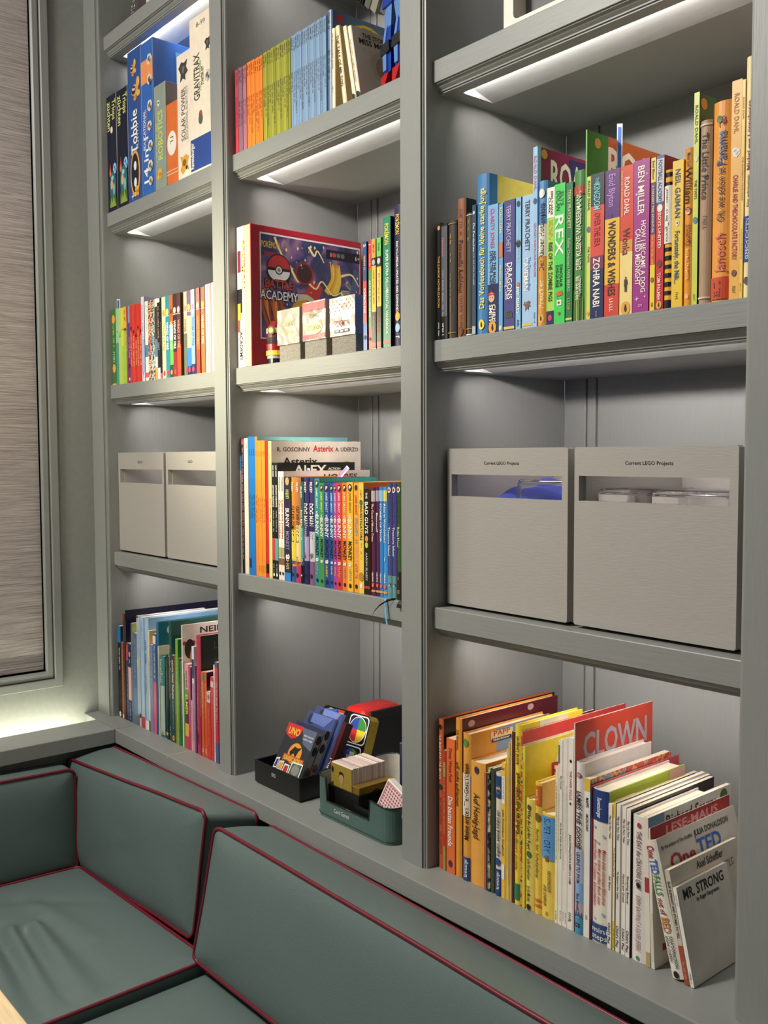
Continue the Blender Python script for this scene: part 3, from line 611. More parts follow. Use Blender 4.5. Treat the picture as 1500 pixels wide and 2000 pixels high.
(-.4522,-.4408,.2836,0,.235,'p','f2e08c','ece2d4',[('q',.1,.14,'16161a',.4,0),('q',.42,.6,'6a5c20',.45,0),('ct','R. GOSCINNY',.06,.42,.045,.034,'5c4a44'),('ct','Asterix',.45,.68,.03,.052,'d0363a'),('ct','A. UDERZO',.7,.97,.045,.034,'5c4a44'),('ct','Asterix',.12,.5,.12,.06,'1c1a1c'),('ce',.83,.22,.02,'d8b04a',1)],'pale yellow comic album with white cover naming its authors',0),
(-.4396,-.4283,.2386,0,.1622,'p','17171a',None,[('t','ALEX RIDER',.02,.12,'f4efe2',.4,0,'d'),('t','ANTHONY HOROWITZ',.19,.38,'f4efe2',.5,0,'d'),('q',.41,.6,'c8c4bc',.4,0),('b',.65,.84,'c8404a'),('q',.87,.95,'f4efe2',.3,0),('e',.965,'f4efe2',.25)],'first black thriller comic with red label',0),
(-.428,-.4165,.2386,0,.2,'p','17171a','141416',[('t','ALEX RIDER',.02,.12,'f4efe2',.4,0,'d'),('t','ANTHONY HOROWITZ',.19,.38,'f4efe2',.5,0,'d'),('q',.41,.6,'c8c4bc',.4,0),('b',.65,.84,'5aa8a0'),('q',.87,.95,'f4efe2',.3,0),('e',.965,'f4efe2',.25),('ct','ALEX',.2,.62,.02,.09,'f4efe2'),('ct','ACTION',.64,.8,.045,.022,'f4efe2')],'second black thriller comic with teal label',0),
(-.4153,-.4054,.2215,0,.1506,'p','eeead6',None,[('t','Watterson',.05,.18,'4a4a40',.5,0,'d'),('t','Calvin and Hobbes',.26,.62,'b8382c',.55,0,'d'),('b',.7,.79,'b8b070'),('b',.8,.86,'8c5a44'),('e',.94,'16161a',.3)],'cream comic collection with red title',0),
(-.4051,-.3956,.2216,0,.225,'p','ece6d2','e8d8d2',[('t','Watterson',.05,.18,'4a4a40',.5,0,'d'),('t','Calvin and Hobbes',.26,.62,'b8382c',.55,0,'d'),('b',.7,.79,'a8a878'),('b',.8,.86,'8c5a44'),('e',.94,'16161a',.3),('ct','HOBBES',.4,.9,.03,.06,'5a3038')],'second cream comic collection with red title',0),
(-.395,-.373,.2101,0,.1429,'p','2a2844',None,[('e',.04,'c8a05a',.3),('q',.12,.24,'c8d05a',.6,0),('t','BUNNY',.3,.48,'f4efe2',.6,0,'d'),('t','MONKEY',.52,.7,'8c8cb4',.6,0,'d'),('m','blob',.77,.5,.36),('q',.8,.9,'d8c04a',.6,0),('b',.92,1,'2a86d8')],'dark navy comic with colourful letters',0),
(-.3727,-.3571,.2104,0,.1431,'h','e89434','d8822c',[('b',.5,.8,'f0d84a'),('b',.85,1,'3a5c94'),('t','PILKEY',.05,.14,'f2e8c0',.45,0,'d'),('t','CAT KID COMIC CLUB',.27,.62,'201c1c',.55,0,'d'),('m','plant',.8,.5,.35),('e',.93,'16161a',.22)],'orange club comic with blue foot',0),
(-.3565,-.3394,.2099,0,.1427,'h','b87a50','a86a44',[('b',.45,.8,'f0d88c'),('b',.84,1,'c03a68'),('t','PILKEY',.05,.14,'f2e8d8',.45,0,'d'),('t','CAT KID COMIC CLUB',.27,.62,'201c1c',.55,0,'d'),('m','child',.79,.5,.3),('e',.93,'16161a',.22)],'tan club comic with magenta foot',0),
(-.3383,-.3281,.202,0,.1374,'h','2a6a64',None,[('b',.45,.75,'4aa8a8'),('b',.82,1,'141416'),('t','PILKEY',.05,.16,'f4efe2',.45,0,'d'),('t','DOG MAN',.28,.44,'f4efe2',.6,0,'d'),('q',.45,.58,'f4efe2',.4,0),('e',.77,'b08ca0',.4),('e',.92,'f4efe2',.16)],'teal dog comic with black foot',0),
(-.327,-.3114,.2095,0,.1424,'h','3f356c',None,[('b',.55,.78,'b0a0c8'),('b',.78,1,'2c2260'),('t','PILKEY',.04,.14,'f4efe2',.45,0,'d'),('t','DOG MAN',.24,.45,'f4efe2',.75,0,'d'),('q',.46,.66,'e8e0f0',.5,0),('m','child',.73,.5,.24),('e',.92,'16161a',.2)],'first purple dog comic with white title',0),
(-.3106,-.2911,.2097,0,.1426,'h','40366e',None,[('b',.5,.78,'c8c8d0'),('b',.78,1,'7c5a80'),('t','PILKEY',.04,.14,'f4efe2',.45,0,'d'),('t','DOG MAN',.24,.45,'f4efe2',.75,0,'d'),('q',.46,.58,'302848',.5,0),('m','dino',.73,.5,.4),('e',.92,'16161a',.2)],'second purple dog comic with pink foot',0),
(-.2903,-.2743,.2092,0,.1423,'p','2a8c86',None,[('m','mascot',.05,.5,.36),('t','JAMIE SMART',.09,.28,'c8e0d0',.42,0,'d'),('t','BUNNY',.34,.52,'f4efe2',.7,0,'d'),('t','VS',.3,.34,'f4efe2',.4,0,'d'),('t','MONKEY',.54,.72,'16161a',.65,0,'d'),('m','blob',.755,.5,.32),('q',.79,.9,'e89a5a',.45,0),('e',.945,'16161a',.2)],'teal rabbit and monkey comic',0),
(-.2733,-.2594,.2008,0,.24,'p','3f8f4a','f0d650',[('m','mascot',.05,.5,.36),('t','JAMIE SMART',.09,.28,'c8dc8c',.42,0,'d'),('t','BUNNY',.34,.52,'f4efe2',.7,0,'d'),('t','VS',.3,.34,'f4efe2',.4,0,'d'),('t','MONKEY',.54,.72,'16161a',.65,0,'d'),('m','blob',.755,.5,.32),('e',.945,'16161a',.2),('cb',.4,.8,0,1,'2c8c7c')],'green rabbit and monkey comic',0),
(-.2592,-.2423,.2011,0,.1367,'p','23468c',None,[('m','mascot',.05,.5,.36),('t','JAMIE SMART',.09,.28,'a8c8e8',.42,0,'d'),('t','BUNNY',.34,.52,'f4efe2',.7,0,'d'),('t','VS',.3,.34,'f4efe2',.4,0,'d'),('t','MONKEY',.54,.72,'16161a',.65,0,'d'),('m','blob',.755,.5,.32),('q',.79,.9,'f0c84a',.45,0),('e',.945,'16161a',.2)],'deep blue rabbit and monkey comic',0),
(-.2416,-.2291,.2003,0,.1362,'p','26559c',None,[('m','mascot',.05,.5,.36),('t','JAMIE SMART',.09,.28,'b8d4ec',.42,0,'d'),('t','BUNNY',.34,.52,'f4efe2',.7,0,'d'),('t','VS',.3,.34,'f4efe2',.4,0,'d'),('t','MONKEY',.54,.72,'16161a',.65,0,'d'),('m','blob',.755,.5,.32),('q',.79,.9,'f0dc5a',.45,0),('e',.945,'16161a',.2)],'royal blue rabbit and monkey comic',0),
(-.2288,-.2183,.2009,0,.1366,'p','b03a8c',None,[('m','mascot',.05,.5,.36),('t','JAMIE SMART',.09,.28,'f0c8e0',.42,0,'d'),('t','BUNNY',.34,.52,'f4efe2',.7,0,'d'),('t','VS',.3,.34,'f4efe2',.4,0,'d'),('t','MONKEY',.54,.72,'16161a',.65,0,'d'),('m','blob',.755,.5,.32),('q',.79,.9,'f0c23c',.45,0),('e',.945,'16161a',.2)],'magenta rabbit and monkey comic',0),
(-.218,-.2027,.2019,0,.1373,'p','d63a40',None,[('m','mascot',.05,.5,.36),('t','JAMIE SMART',.09,.28,'f4c0c0',.42,0,'d'),('t','BUNNY',.34,.52,'f4efe2',.7,0,'d'),('t','VS',.3,.34,'f4efe2',.4,0,'d'),('t','MONKEY',.54,.72,'16161a',.65,0,'d'),('m','blob',.755,.5,.32),('q',.79,.9,'f0c23c',.45,0),('e',.945,'16161a',.2)],'red rabbit and monkey comic',0),
(-.2022,-.1867,.2026,0,.1378,'p','e97f2e',None,[('m','mascot',.05,.5,.36),('t','JAMIE SMART',.09,.28,'f4d0a0',.42,0,'d'),('t','BUNNY',.34,.52,'f4efe2',.7,0,'d'),('t','VS',.3,.34,'f4efe2',.4,0,'d'),('t','MONKEY',.54,.72,'16161a',.65,0,'d'),('m','blob',.755,.5,.32),('q',.79,.9,'8c8c94',.45,0),('e',.945,'16161a',.2)],'orange rabbit and monkey comic',0),
(-.1859,-.1688,.2036,0,.1384,'p','f2bc34',None,[('m','mascot',.05,.5,.36),('t','JAMIE SMART',.09,.28,'b07c20',.42,0,'d'),('t','BUNNY',.34,.52,'f4efe2',.7,0,'d'),('t','VS',.3,.34,'f4efe2',.4,0,'d'),('t','MONKEY',.54,.72,'16161a',.65,0,'d'),('m','blob',.755,.5,.32),('q',.79,.9,'a0a0a0',.45,0),('e',.945,'16161a',.2)],'yellow rabbit and monkey comic',0),
(-.1674,-.1535,.2028,0,.1379,'p','f0a63a',None,[('e',.045,'2a1c1c',.3),('t','JAMIE SMART',.11,.29,'c84a2c',.45,0,'d'),('q',.32,.56,'5a94c8',.63,0),('q',.58,.72,'e8b0b0',.495,0),('q',.74,.88,'d8404a',.54,0),('e',.945,'16161a',.25)],'amber comic with blue and red picture letters',0),
(-.1527,-.1388,.2036,0,.2,'p','f0ca4e','c0682c',[('q',.07,.14,'6a5a1c',.35,0),('e',.18,'3a6c4a',.32),('t','INVESTIGATORS',.21,.52,'33402c',.5,0,'d'),('q',.54,.7,'c8b45a',.4,0),('e',.85,'b8862c',.5),('e',.93,'f4efe2',.25)],'pale yellow detective comic with dark title',0),
(-.1381,-.1207,.1919,0,.1305,'p','131315','c4702e',[('t','THE',.03,.09,'f4efe2',.3,0,'d'),('t','BAD GUYS',.12,.42,'f4efe2',.5,0,'d'),('e',.47,'e0923a',.25),('e',.53,'c8c83c',.25),('t','AARON BLABEY',.6,.87,'c8c4bc',.3,0,'d'),('b',.92,.945,'c83434')],'black paperback with white spaced title',0),
(-.1167,-.1053,.1954,0,.1329,'h','58244c',None,[('b',0,.03,'58244c'),('b',.03,.13,'c8b8c0'),('t','The Count of Monte Cristo',.15,.5,'f4efe2',.5,0,'d'),('t','USBORNE',.78,.87,'f4efe2',.35,0,'d'),('e',.9,'e06a5a',.3),('b',.945,.965,'e8a85a')],'maroon classic with white title first of two',0),
(-.1048,-.0947,.1964,0,.1336,'h','542850',None,[('b',0,.03,'542850'),('b',.03,.13,'a8a8b4'),('t','Beowulf',.15,.5,'f4efe2',.5,0,'d'),('t','USBORNE',.78,.87,'f4efe2',.35,0,'d'),('e',.9,'e06a5a',.3),('b',.945,.965,'e8a85a')],'maroon classic with silver picture on top',0),
(-.0942,-.0837,.1969,0,.1339,'h','3c86cc',None,[('b',0,.03,'3c86cc'),('b',.03,.13,'9cc8ec'),('t','STORIES OF THOR',.15,.5,'f4efe2',.5,0,'d'),('t','USBORNE',.78,.87,'f4efe2',.35,0,'d'),('e',.9,'e06a5a',.3),('b',.945,.965,'e8a85a')],'sky blue classic with white capitals',0),
(-.0832,-.0723,.1969,0,.1339,'h','3f9ade',None,[('b',0,.03,'3f9ade'),('b',.03,.13,'e8dc70'),('t','Alice in Wonderland',.15,.5,'f4efe2',.5,0,'d'),('t','USBORNE',.78,.87,'f4efe2',.35,0,'d'),('e',.9,'e06a5a',.3),('b',.945,.965,'e8a85a'),('m','bookmarkdots',.65,.5,.3)],'light blue classic with yellow square and small white figures',0),
(-.0712,-.0598,.2044,0,.139,'h','4a4a86',None,[('e',.06,'f4efe2',.36),('e',.0601,'8c3a3a',.2),('q',.1,.35,'26284c',.315,0),('t','Treasure Island',.38,.63,'e8e4f0',.5,0,'d'),('b',.8,1,'6a9a9c'),('m','pirate',.88,.5,.45)],'first indigo classic with white title and teal foot',0),
(-.0591,-.0476,.2046,0,.1391,'h','4a4a86',None,[('e',.06,'f4efe2',.36),('e',.0601,'8c3a3a',.2),('q',.1,.35,'26284c',.315,0),('t','Treasure Island',.38,.63,'e8e4f0',.5,0,'d'),('b',.8,1,'6a9a9c'),('m','pirate',.88,.5,.45)],'second indigo classic with white title and teal foot',0),
(-.0469,-.0347,.2056,0,.1398,'h','3a5a2c','141414',[('e',.06,'f4efe2',.34),('e',.0601,'8c3a3a',.2),('q',.1,.35,'24381c',.315,0),('t','Robin Hood',.38,.55,'c8e0a8',.5,0,'d'),('b',.76,1,'2c2418'),('m','child',.82,.5,.2),('m','squiggle',.93,.55,.25)],'dark green classic with pale green title',0),
]),
'E':(1.3198,.022,[
(-1.1849,-1.1607,.1962,0,.1334,'p','3f7a34',None,[('e',.13,'f0a63c',.38),('q',.2,.52,'e8e068',.405,0),('q',.56,.72,'d8e8c0',.5,0),('e',.78,'f0b03c',.38),('b',.98,1,'e0c080')],'thick green paperback with yellow badges',0),
(-1.16,-1.1446,.1964,0,.1336,'p','9fd0b0',None,[('q',.3,.34,'3a5a8c',.6,0),('b',.45,1,'4aa090')],'thin pale teal paperback',0),
(-1.1443,-1.128,.1946,0,.1323,'p','c0d870',None,[('q',.36,.4,'5a6c2c',.6,0),('b',.3,.38,'a0d060')],'thin light green paperback',0),
(-1.1273,-1.1129,.1948,0,.1325,'p','e8dc4a',None,[('q',.28,.31,'4a4a1c',.6,0),('b',.5,1,'b8d848')],'thin lemon paperback',0),
(-1.1125,-1.0969,.1955,0,.1329,'p','e0c832',None,[('q',.05,.2,'8c6c1c',.5,0),('b',.3,1,'a8d050'),('b',.28,.31,'4a4a2c')],'thin mustard paperback with lime foot',0),
(-1.0963,-1.0884,.1957,0,.1331,'p','c03a4a',None,[('q',.2,.6,'f4efe2',.4,0)],'very thin crimson paperback',0),
(-1.088,-1.0766,.195,0,.1326,'p','5a4a94',None,[('b',0,.22,'8c9cc0'),('q',.4,.7,'f4efe2',.45,0),('b',.75,.8,'3a2c5c'),('e',.95,'f4efe2',.3)],'thin purple paperback with white lettering',0),
(-1.0762,-1.0629,.1955,0,.1329,'p','d83c30',None,[('q',.35,.8,'f4e0a0',.45,0),('e',.3,'5a1c14',.3)],'thin red paperback',0),
(-1.0627,-1.0497,.1949,0,.1325,'p','e04638',None,[('q',.41,.8,'f4e0a0',.45,0),('e',.35,'5a1c14',.3)],'thin red paperback',0),
(-1.0495,-1.0366,.1943,0,.1321,'p','d2352c',None,[('q',.47,.8,'f4e0a0',.45,0),('e',.4,'5a1c14',.3)],'thin red paperback',0),
(-1.0364,-1.0236,.1937,0,.1317,'p','dc4034',None,[('q',.35,.8,'f4e0a0',.45,0),('e',.3,'5a1c14',.3)],'thin red paperback',0),
(-1.0234,-1.0107,.1931,0,.1313,'p','d63a30',None,[('q',.41,.8,'f4e0a0',.45,0),('e',.35,'5a1c14',.3)],'thin red paperback',0),
(-1.01,-.9951,.2074,0,.13,'p','dfe0f0','8c8caa',[('q',.1,.5,'5a6c9c',.4,0),('b',.5,.9,'a8b4d8'),('q',.9,.98,'2c4a8c',.5,0)],'tall white paperback with lilac cover',0),
(-.992,-.9754,.1941,0,.132,'p','f0ece0','6a90b0',[('b',.55,.7,'4a86b0'),('b',.9,.96,'d8606c'),('q',.05,.4,'a0b0a8',.4,0)],'white paperback with pink foot label',0),
(-.9745,-.9571,.1943,0,.1321,'p','m5c3a34,d8b490,a82c3c',None,[('q',.03,.2,'e8c8a8',.7,0),('q',.3,.42,'e8c868',.54,0),('q',.44,.7,'e05a50',.585,0),('q',.75,.9,'f0dcc8',.6,0)],'dark red patterned paperback with zigzag lettering',0),
(-.9565,-.94,.1924,0,.1308,'p','m3c4450,c8c8b8,3a6c9c','d8c860',[('q',.03,.2,'e8d8a0',.7,0),('q',.44,.74,'8cb4e0',.585,0),('q',.76,.9,'e8e8d8',.6,0)],'blue patterned paperback with zigzag lettering',0),
(-.9394,-.9272,.194,0,.1319,'p','d6d6d0',None,[('b',.1,.5,'2c3448'),('b',.5,.72,'5a7c94'),('b',.85,1,'e89a4a')],'pale grey paperback with dark streaks',0),
(-.9266,-.9127,.1929,0,.1312,'p','22252c',None,[('b',0,.05,'f4efe2'),('q',.1,.5,'c89a6a',.5,0),('q',.55,.65,'a8b0b8',.7,0),('b',.86,1,'c8d4d8')],'black paperback with pale streaked picture',0),
(-.9125,-.9039,.193,0,.1312,'p','1c1d22',None,[('q',.3,.6,'a08c7c',.4,0),('b',.93,1,'d85a6c')],'narrow black paperback with pink foot',0),
(-.9027,-.8839,.1927,0,.131,'p','f0dfa4',None,[('e',.2,'e0923c',.34),('b',.245,.25,'f4efe2'),('t','WINGS OF FIRE',.32,.66,'b08c3c',.55,0,'d'),('e',.94,'e0405a',.28)],'cream dragon saga paperback',0),
(-.883,-.8636,.1935,0,.1316,'p','2f7f94',None,[('e',.2,'c8d85a',.34),('b',.245,.25,'f4efe2'),('t','WINGS OF FIRE',.32,.66,'f4efe2',.55,0,'d'),('e',.94,'e0405a',.28)],'teal dragon saga paperback',0),
(-.863,-.8466,.1927,0,.1311,'p','5cae54',None,[('b',0,.36,'e45a2c'),('b',.36,.55,'c0dcd8'),('b',.85,1,'2c4a3c'),('t','WINGS OF FIRE',.32,.66,'f4efe2',.55,0,'d'),('e',.2,'6a2014',.3),('e',.94,'f08c3c',.28)],'orange topped green dragon saga paperback',0),
(-.8458,-.8279,.1935,0,.1316,'p','3a2630',None,[('b',.7,1,'8c2c2c'),('e',.2,'e8c8b8',.34),('b',.245,.25,'f4efe2'),('t','WINGS OF FIRE',.32,.66,'f4efe2',.55,0,'d'),('e',.94,'e0405a',.28)],'dark wine dragon saga paperback',0),
(-.8273,-.8086,.1931,0,.13,'p','4c3234','5a3414',[('b',.62,1,'e04a2c'),('e',.2,'d8a0a0',.34),('b',.245,.25,'f4efe2'),('t','WINGS OF FIRE',.32,.66,'e0907c',.55,0,'d'),('e',.94,'e0405a',.28)],'dark smoky dragon saga paperback with orange lower half',0),
(-.7939,-.7782,.1915,0,.1302,'p','a8a494','181c24',[('b',.5,1,'5c6c60'),('e',.2,'d87a74',.34),('b',.245,.25,'f4efe2'),('t','WINGS OF FIRE',.32,.66,'7c5a4a',.55,0,'d'),('e',.94,'e0405a',.28)],'grey green dragon saga paperback',0),
(-.7769,-.7583,.1919,0,.1305,'p','6a5878',None,[('b',.3,.68,'d8a88c'),('b',.68,.9,'3a74b8'),('b',.9,1,'22304c'),('e',.2,'f0c04a',.34),('b',.245,.25,'f4efe2'),('t','WINGS OF FIRE',.32,.66,'f0d8b0',.55,0,'d'),('e',.94,'e0405a',.28)],'lilac and blue dragon saga paperback',0),
(-.7577,-.7409,.1913,0,.1301,'p','7c9cc8',None,[('b',0,.28,'cfdcc0'),('b',.88,1,'2c3460'),('e',.2,'a87ca8',.34),('b',.245,.25,'f4efe2'),('t','WINGS OF FIRE',.32,.66,'5a86b8',.55,0,'d'),('e',.94,'e0405a',.28)],'pale blue dragon saga paperback',0),
(-.7357,-.7186,.1918,0,.1304,'p','d8603a','6a2018',[('b',0,.25,'a86c68'),('b',.72,1,'e04830'),('e',.2,'e8b0a0',.34),('b',.245,.25,'f4efe2'),('t','WINGS OF FIRE',.32,.66,'f0a070',.55,0,'d'),('e',.94,'e0405a',.28)],'brick orange dragon saga paperback',0),
(-.7124,-.6951,.1911,0,.13,'p','c0683a','d8b0a0',[('b',0,.3,'8c6c60'),('e',.2,'f0a83c',.34),('b',.245,.25,'f4efe2'),('t','WINGS OF FIRE',.32,.66,'f0d8b0',.55,0,'d')],'copper dragon saga paperback',0),
(-.6926,-.6848,.194,0,.1319,'p','dcdce8',None,[('q',.1,.9,'8c9cc0',.4,0)],'thin white paperback with blue edge',0),
(-.6823,-.673,.1941,0,.132,'p','e4a8a4',None,[('q',.05,.25,'f4efe2',.4,0),('q',.3,.7,'f4e4dc',.45,0)],'thin rose paperback with pale lettering',0),
(-.6728,-.6661,.1944,0,.1322,'p','d88a8c',None,[('q',.2,.8,'f0d0c8',.4,0)],'thin coral paperback',0),
(-.6656,-.6523,.1946,0,.1323,'p','d0a8c0',None,[('q',.05,.95,'f4efe2',.4,0)],'pink lilac paperback against the upright',0),
]),
'F':(.436,.019,[
(-1.181,-1.1619,.2459,0,.1672,'p','17171a','22364a',[('b',0,.18,'1f6aa8'),('q',.24,.48,'f4efe2',.36,0),('q',.6,.85,'6a6a60',.35,0),('e',.965,'f4efe2',.3)],'black picture book with blue head band',0),
(-1.161,-1.1478,.2044,0,.139,'p','9c5030',None,[('q',.1,.9,'d8a070',.5,0),('e',.97,'f4efe2',.35)],'rust brown picture book',0),
(-1.1473,-1.136,.2839,0,.193,'p','3c2a24',None,[('b',0,.07,'7c3a20'),('q',.1,.9,'7c6a58',.4,0)],'tall dark brown picture book',0),
(-1.1355,-1.1316,.292,0,.3,'h','1a1a30','1b1830',[('q',.1,.3,'d8d8e0',.4,0)],'tall midnight blue picture book with wide dark cover',0),
(-1.1312,-1.1195,.2065,0,.1404,'p','3c3460',None,[('b',.02,.22,'c8384a'),('q',.3,.9,'a8b0c8',.4,0)],'navy picture book with red upper spine',0),
(-1.1187,-1.1011,.2065,0,.1404,'p','1d2a50',None,[('e',.13,'d89a5a',.3),('q',.12,.26,'c8d4ec',.45,0),('b',.3,.72,'eac0b0'),('q',.76,.98,'8cb4dc',.5,0)],'navy picture book with long pink label',0),
(-1.1002,-1.09,.2634,0,.16,'p','6a6a88','b4c24a',[('q',.1,.9,'b0b8d0',.4,0)],'grey violet picture book',0),
(-1.0892,-1.0669,.2395,0,.1628,'p','52708e',None,[('q',.06,.5,'9cb4cc',.4,0),('b',.6,.9,'5a86a8')],'slate blue picture book',0),
(-1.0661,-1.0569,.2871,0,.1952,'p','b8bccc',None,[('b',0,.02,'5a4a6c'),('b',.4,.46,'e0d068'),('q',.1,.35,'7c8494',.3,0),('b',.9,1,'8c5a3c')],'tall pale grey picture book',0),
(-1.0565,-1.0462,.2822,0,.1919,'p','a8c0d4',None,[('q',.1,.8,'7c9cb4',.4,0),('b',.88,.92,'2c3c30')],'tall ice blue picture book',0),
(-1.0453,-1.0277,.2864,0,.3,'p','a9c4dc','a6c4de',[('q',.05,.3,'7c8ca0',.4,0),('b',.9,1,'c03440')],'tall light blue picture book with red foot',0),
(-1.0269,-1.0055,.2873,0,.3,'h','a4c0d8','8fb6d8',[('q',.2,.45,'2c3c5c',.45,0),('q',.5,.7,'6a8ca8',.4,0),('b',.92,1,'e8e4dc')],'light blue hardcover with slanted dark title',0),
(-1.0047,-.9951,.2568,0,.13,'p','d8cfc0','e8b870',[('q',.3,.6,'5a5040',.4,0),('b',.9,1,'7c2c24')],'cream picture book with honey coloured cover',0),
(-.9943,-.976,.2232,0,.1518,'p','6c86a8',None,[('q',.1,.6,'c8b890',.4,0)],'blue grey picture book with tree pattern',0),
(-.9752,-.9595,.2533,0,.1722,'p','3f5f9c',None,[('b',.02,.1,'e8e0e0'),('q',.12,.45,'f4efe2',.45,0),('b',.48,1,'d8587c')],'blue picture book with pink lower half',0),
(-.9588,-.9471,.2848,0,.3,'h','2c6a8c','26707c',[('q',.4,.9,'5aa0c0',.4,0),('ce',.12,.075,.011,'e8e0d0',1),('ce',.12,.075,.005,'26201c',1)],'tall teal picture book with round white emblem',0),
(-.9467,-.9425,.2253,0,.1532,'p','d8d4b8',None,[('q',.1,.6,'6a6a5a',.4,0)],'very thin cream picture book',0),
(-.9409,-.9187,.2028,0,.22,'h','33807c','1f5a5c',[('t','Lost and Found',.04,.32,'d8e8dc',.5,0,'d'),('b',.36,.97,'a9bdb2'),('e',.95,'22444a',.25)],'teal hardcover with silver lower half',0),
(-.9154,-.8928,.2066,0,.1405,'h','16222e',None,[('q',.05,.3,'8c8458',.315,0),('q',.35,.85,'5a6468',.3,0),('m','star',.93,.5,.32)],'near black blue hardcover with tiny gold star',0),
(-.8919,-.8796,.295,0,.3,'h','1f4f4c','235048',[('t','Mein großer Geschichtenzauber',.2,.65,'c8a85a',.8,0,'d'),('q',.88,.97,'c8d8d0',.4,0)],'tall dark teal hardcover with gold script title',0),
(-.8787,-.864,.2145,0,.1458,'p','174038',None,[('t','REVOLTING THINGS',.06,.5,'f4efe2',.5,0,'d'),('q',.52,.86,'a8c8b0',.315,0),('e',.95,'e8a33c',.36)],'dark green paperback with white bold capitals',0),
(-.8635,-.8567,.2173,0,.1478,'p','8c5a2c',None,[],'thin brown picture book',0),
(-.8562,-.8438,.2571,0,.2,'p','6fae34','2c6a2c',[('q',.1,.8,'b4d868',.4,0)],'bright lime green picture book',0),
(-.8434,-.8349,.2123,0,.06,'p','2c6c3c','a0202c',[('q',.1,.8,'8cc07c',.4,0),('b',.1,.3,'1c4a2c')],'thin emerald picture book',0),
(-.8345,-.8252,.2055,0,.1398,'p','2f6a3a',None,[('q',.1,.8,'7ca87c',.4,0)],'thin bottle green picture book',0),
(-.8247,-.8197,.2946,0,.3,'p','e4ded2','e6dfd2',[('ct','NEIL',.12,.4,.03,.055,'2a2a2a'),('ct','GAIMAN',.46,.95,.03,.055,'2a2a2a'),('ce',.018,.15,.005,'c03444',1),('ce',.1,.15,.005,'c03444',1),('ce',.065,.2,.014,'2c1a14',1.7),('ce',.12,.27,.017,'d08c4a',1.5)],'tall white picture book with speckled cover and large capitals',0),
(-.8193,-.8134,.1795,0,.1221,'p','5a9448',None,[('q',.1,.8,'a0c080',.4,0)],'thin moss green picture book',0),
(-.8122,-.7947,.2041,0,.1388,'p','e0a0a4',None,[('t','DAVID McKEE',.08,.28,'5a3a3c',.4,0,'d'),('b',.3,.4,'5a8c3a'),('b',.4,.62,'3a2c2c'),('t','ELMER',.36,.6,'f0d84a',.7,0,'d'),('b',.62,.7,'6a2c4c'),('b',.7,.85,'e8b03c'),('b',.85,1,'c83a44')],'pink book with yellow and green blocks',0),
(-.7939,-.784,.2001,0,.136,'p','b83a74',None,[('q',.1,.8,'e8a0c0',.4,0)],'magenta picture book',0),
(-.7832,-.7767,.1212,0,.11,'p','e0a090',None,[('q',.1,.3,'8c3c3c',.4,0)],'short peach picture book',0),
(-.7759,-.7653,.2512,0,.14,'p','dcd8e4','d6d2dc',[('b',.12,.3,'2c3450'),('b',.35,1,'b890b8'),('q',.3,.9,'6a4a7c',.4,0)],'tall white lilac picture book',0),
(-.7645,-.7588,.207,0,.1408,'p','7c4a7c',None,[('q',.1,.9,'c8a0c0',.4,0)],'thin plum picture book',0),
(-.758,-.7377,.2798,0,.26,'h','b4344c','1c2a26',[('q',.3,.8,'d87a84',.35,0),('q',.82,.92,'16161a',.45,0),('cq',.15,.9,.06,.06,'4a625a'),('cq',.15,.9,.2,.05,'46605a')],'crimson hardcover with long chalkboard cover',0),
(-.7373,-.7325,.1799,0,.1223,'p','6c1c24',None,[('q',.1,.5,'e0c0a0',.5,0)],'thin dark red picture book',0),
(-.7317,-.7203,.1987,0,.1351,'p','d8582c',None,[('e',.06,'4a9464',.4),('q',.12,.5,'f0c85a',.45,0),('q',.9,.97,'f4efe2',.6,0)],'orange red picture book with green badge',0),
(-.7195,-.7078,.2004,0,.13,'p','d0512c','5c1440',[('e',.06,'4a9464',.4),('q',.14,.55,'f0c85a',.45,0),('q',.9,.97,'f4efe2',.6,0)],'orange picture book with green badge',0),
(-.7066,-.6904,.1578,0,.11,'p','c8302c',None,[('b',0,.16,'d8b8b4'),('e',.08,'8c6a6c',.3),('q',.25,.8,'e88c50',.4,0)],'short red picture book with portrait label',0),
(-.6896,-.677,.1942,0,.1321,'p','cc3434',None,[('b',.05,.12,'e8c0b8'),('q',.2,.9,'e87050',.35,0)],'scarlet picture book',0),
(-.6759,-.6698,.2238,0,.1522,'p','e0d4cc',None,[('q',.1,.9,'c04a50',.5,0)],'thin white and red picture book',0),
(-.669,-.6555,.2317,0,.1575,'p','c02c44',None,[('b',0,.05,'3a4a7c'),('q',.2,.6,'e8c8c8',.405,0),('b',.8,1,'3c5c8c')],'crimson picture book with blue spotted foot',0),
]),
'G':(.436,.023,[
(.0638,.0748,.2553,0,.2862,'h','cd5a2c','151415',[('e',.05,'16161a',.3),('t','THE SMEDS AND THE SMOOS',.1,.4,'f0c8a0',.5,0,'d'),('e',.45,'2c3a2c',.35),('t','JULIA DONALDSON',.52,.7,'a83c1c',.4,0,'d'),('t','AXEL SCHEFFLER',.74,.9,'a83c1c',.4,0,'d')],'tall orange picture book with black cover',0),
(.0754,.0822,.2046,0,.1392,'p','c23a2c',None,[('q',.1,.7,'e8c0a0',.4,0),('b',.1,.22,'8c9a5a'),('b',.8,1,'8c9a50')],'thin red picture book with green foot',0),
(.0835,.1031,.2271,0,.1544,'p','e06e38','d05c2c',[('t','Disney Winnie Puuh',.07,.32,'7c2c24',.35,0,'d'),('t','Die besten Freunde',.43,.8,'f4efe2',.55,0,'d'),('e',.93,'3c3450',.25)],'orange book with white bold title',0),
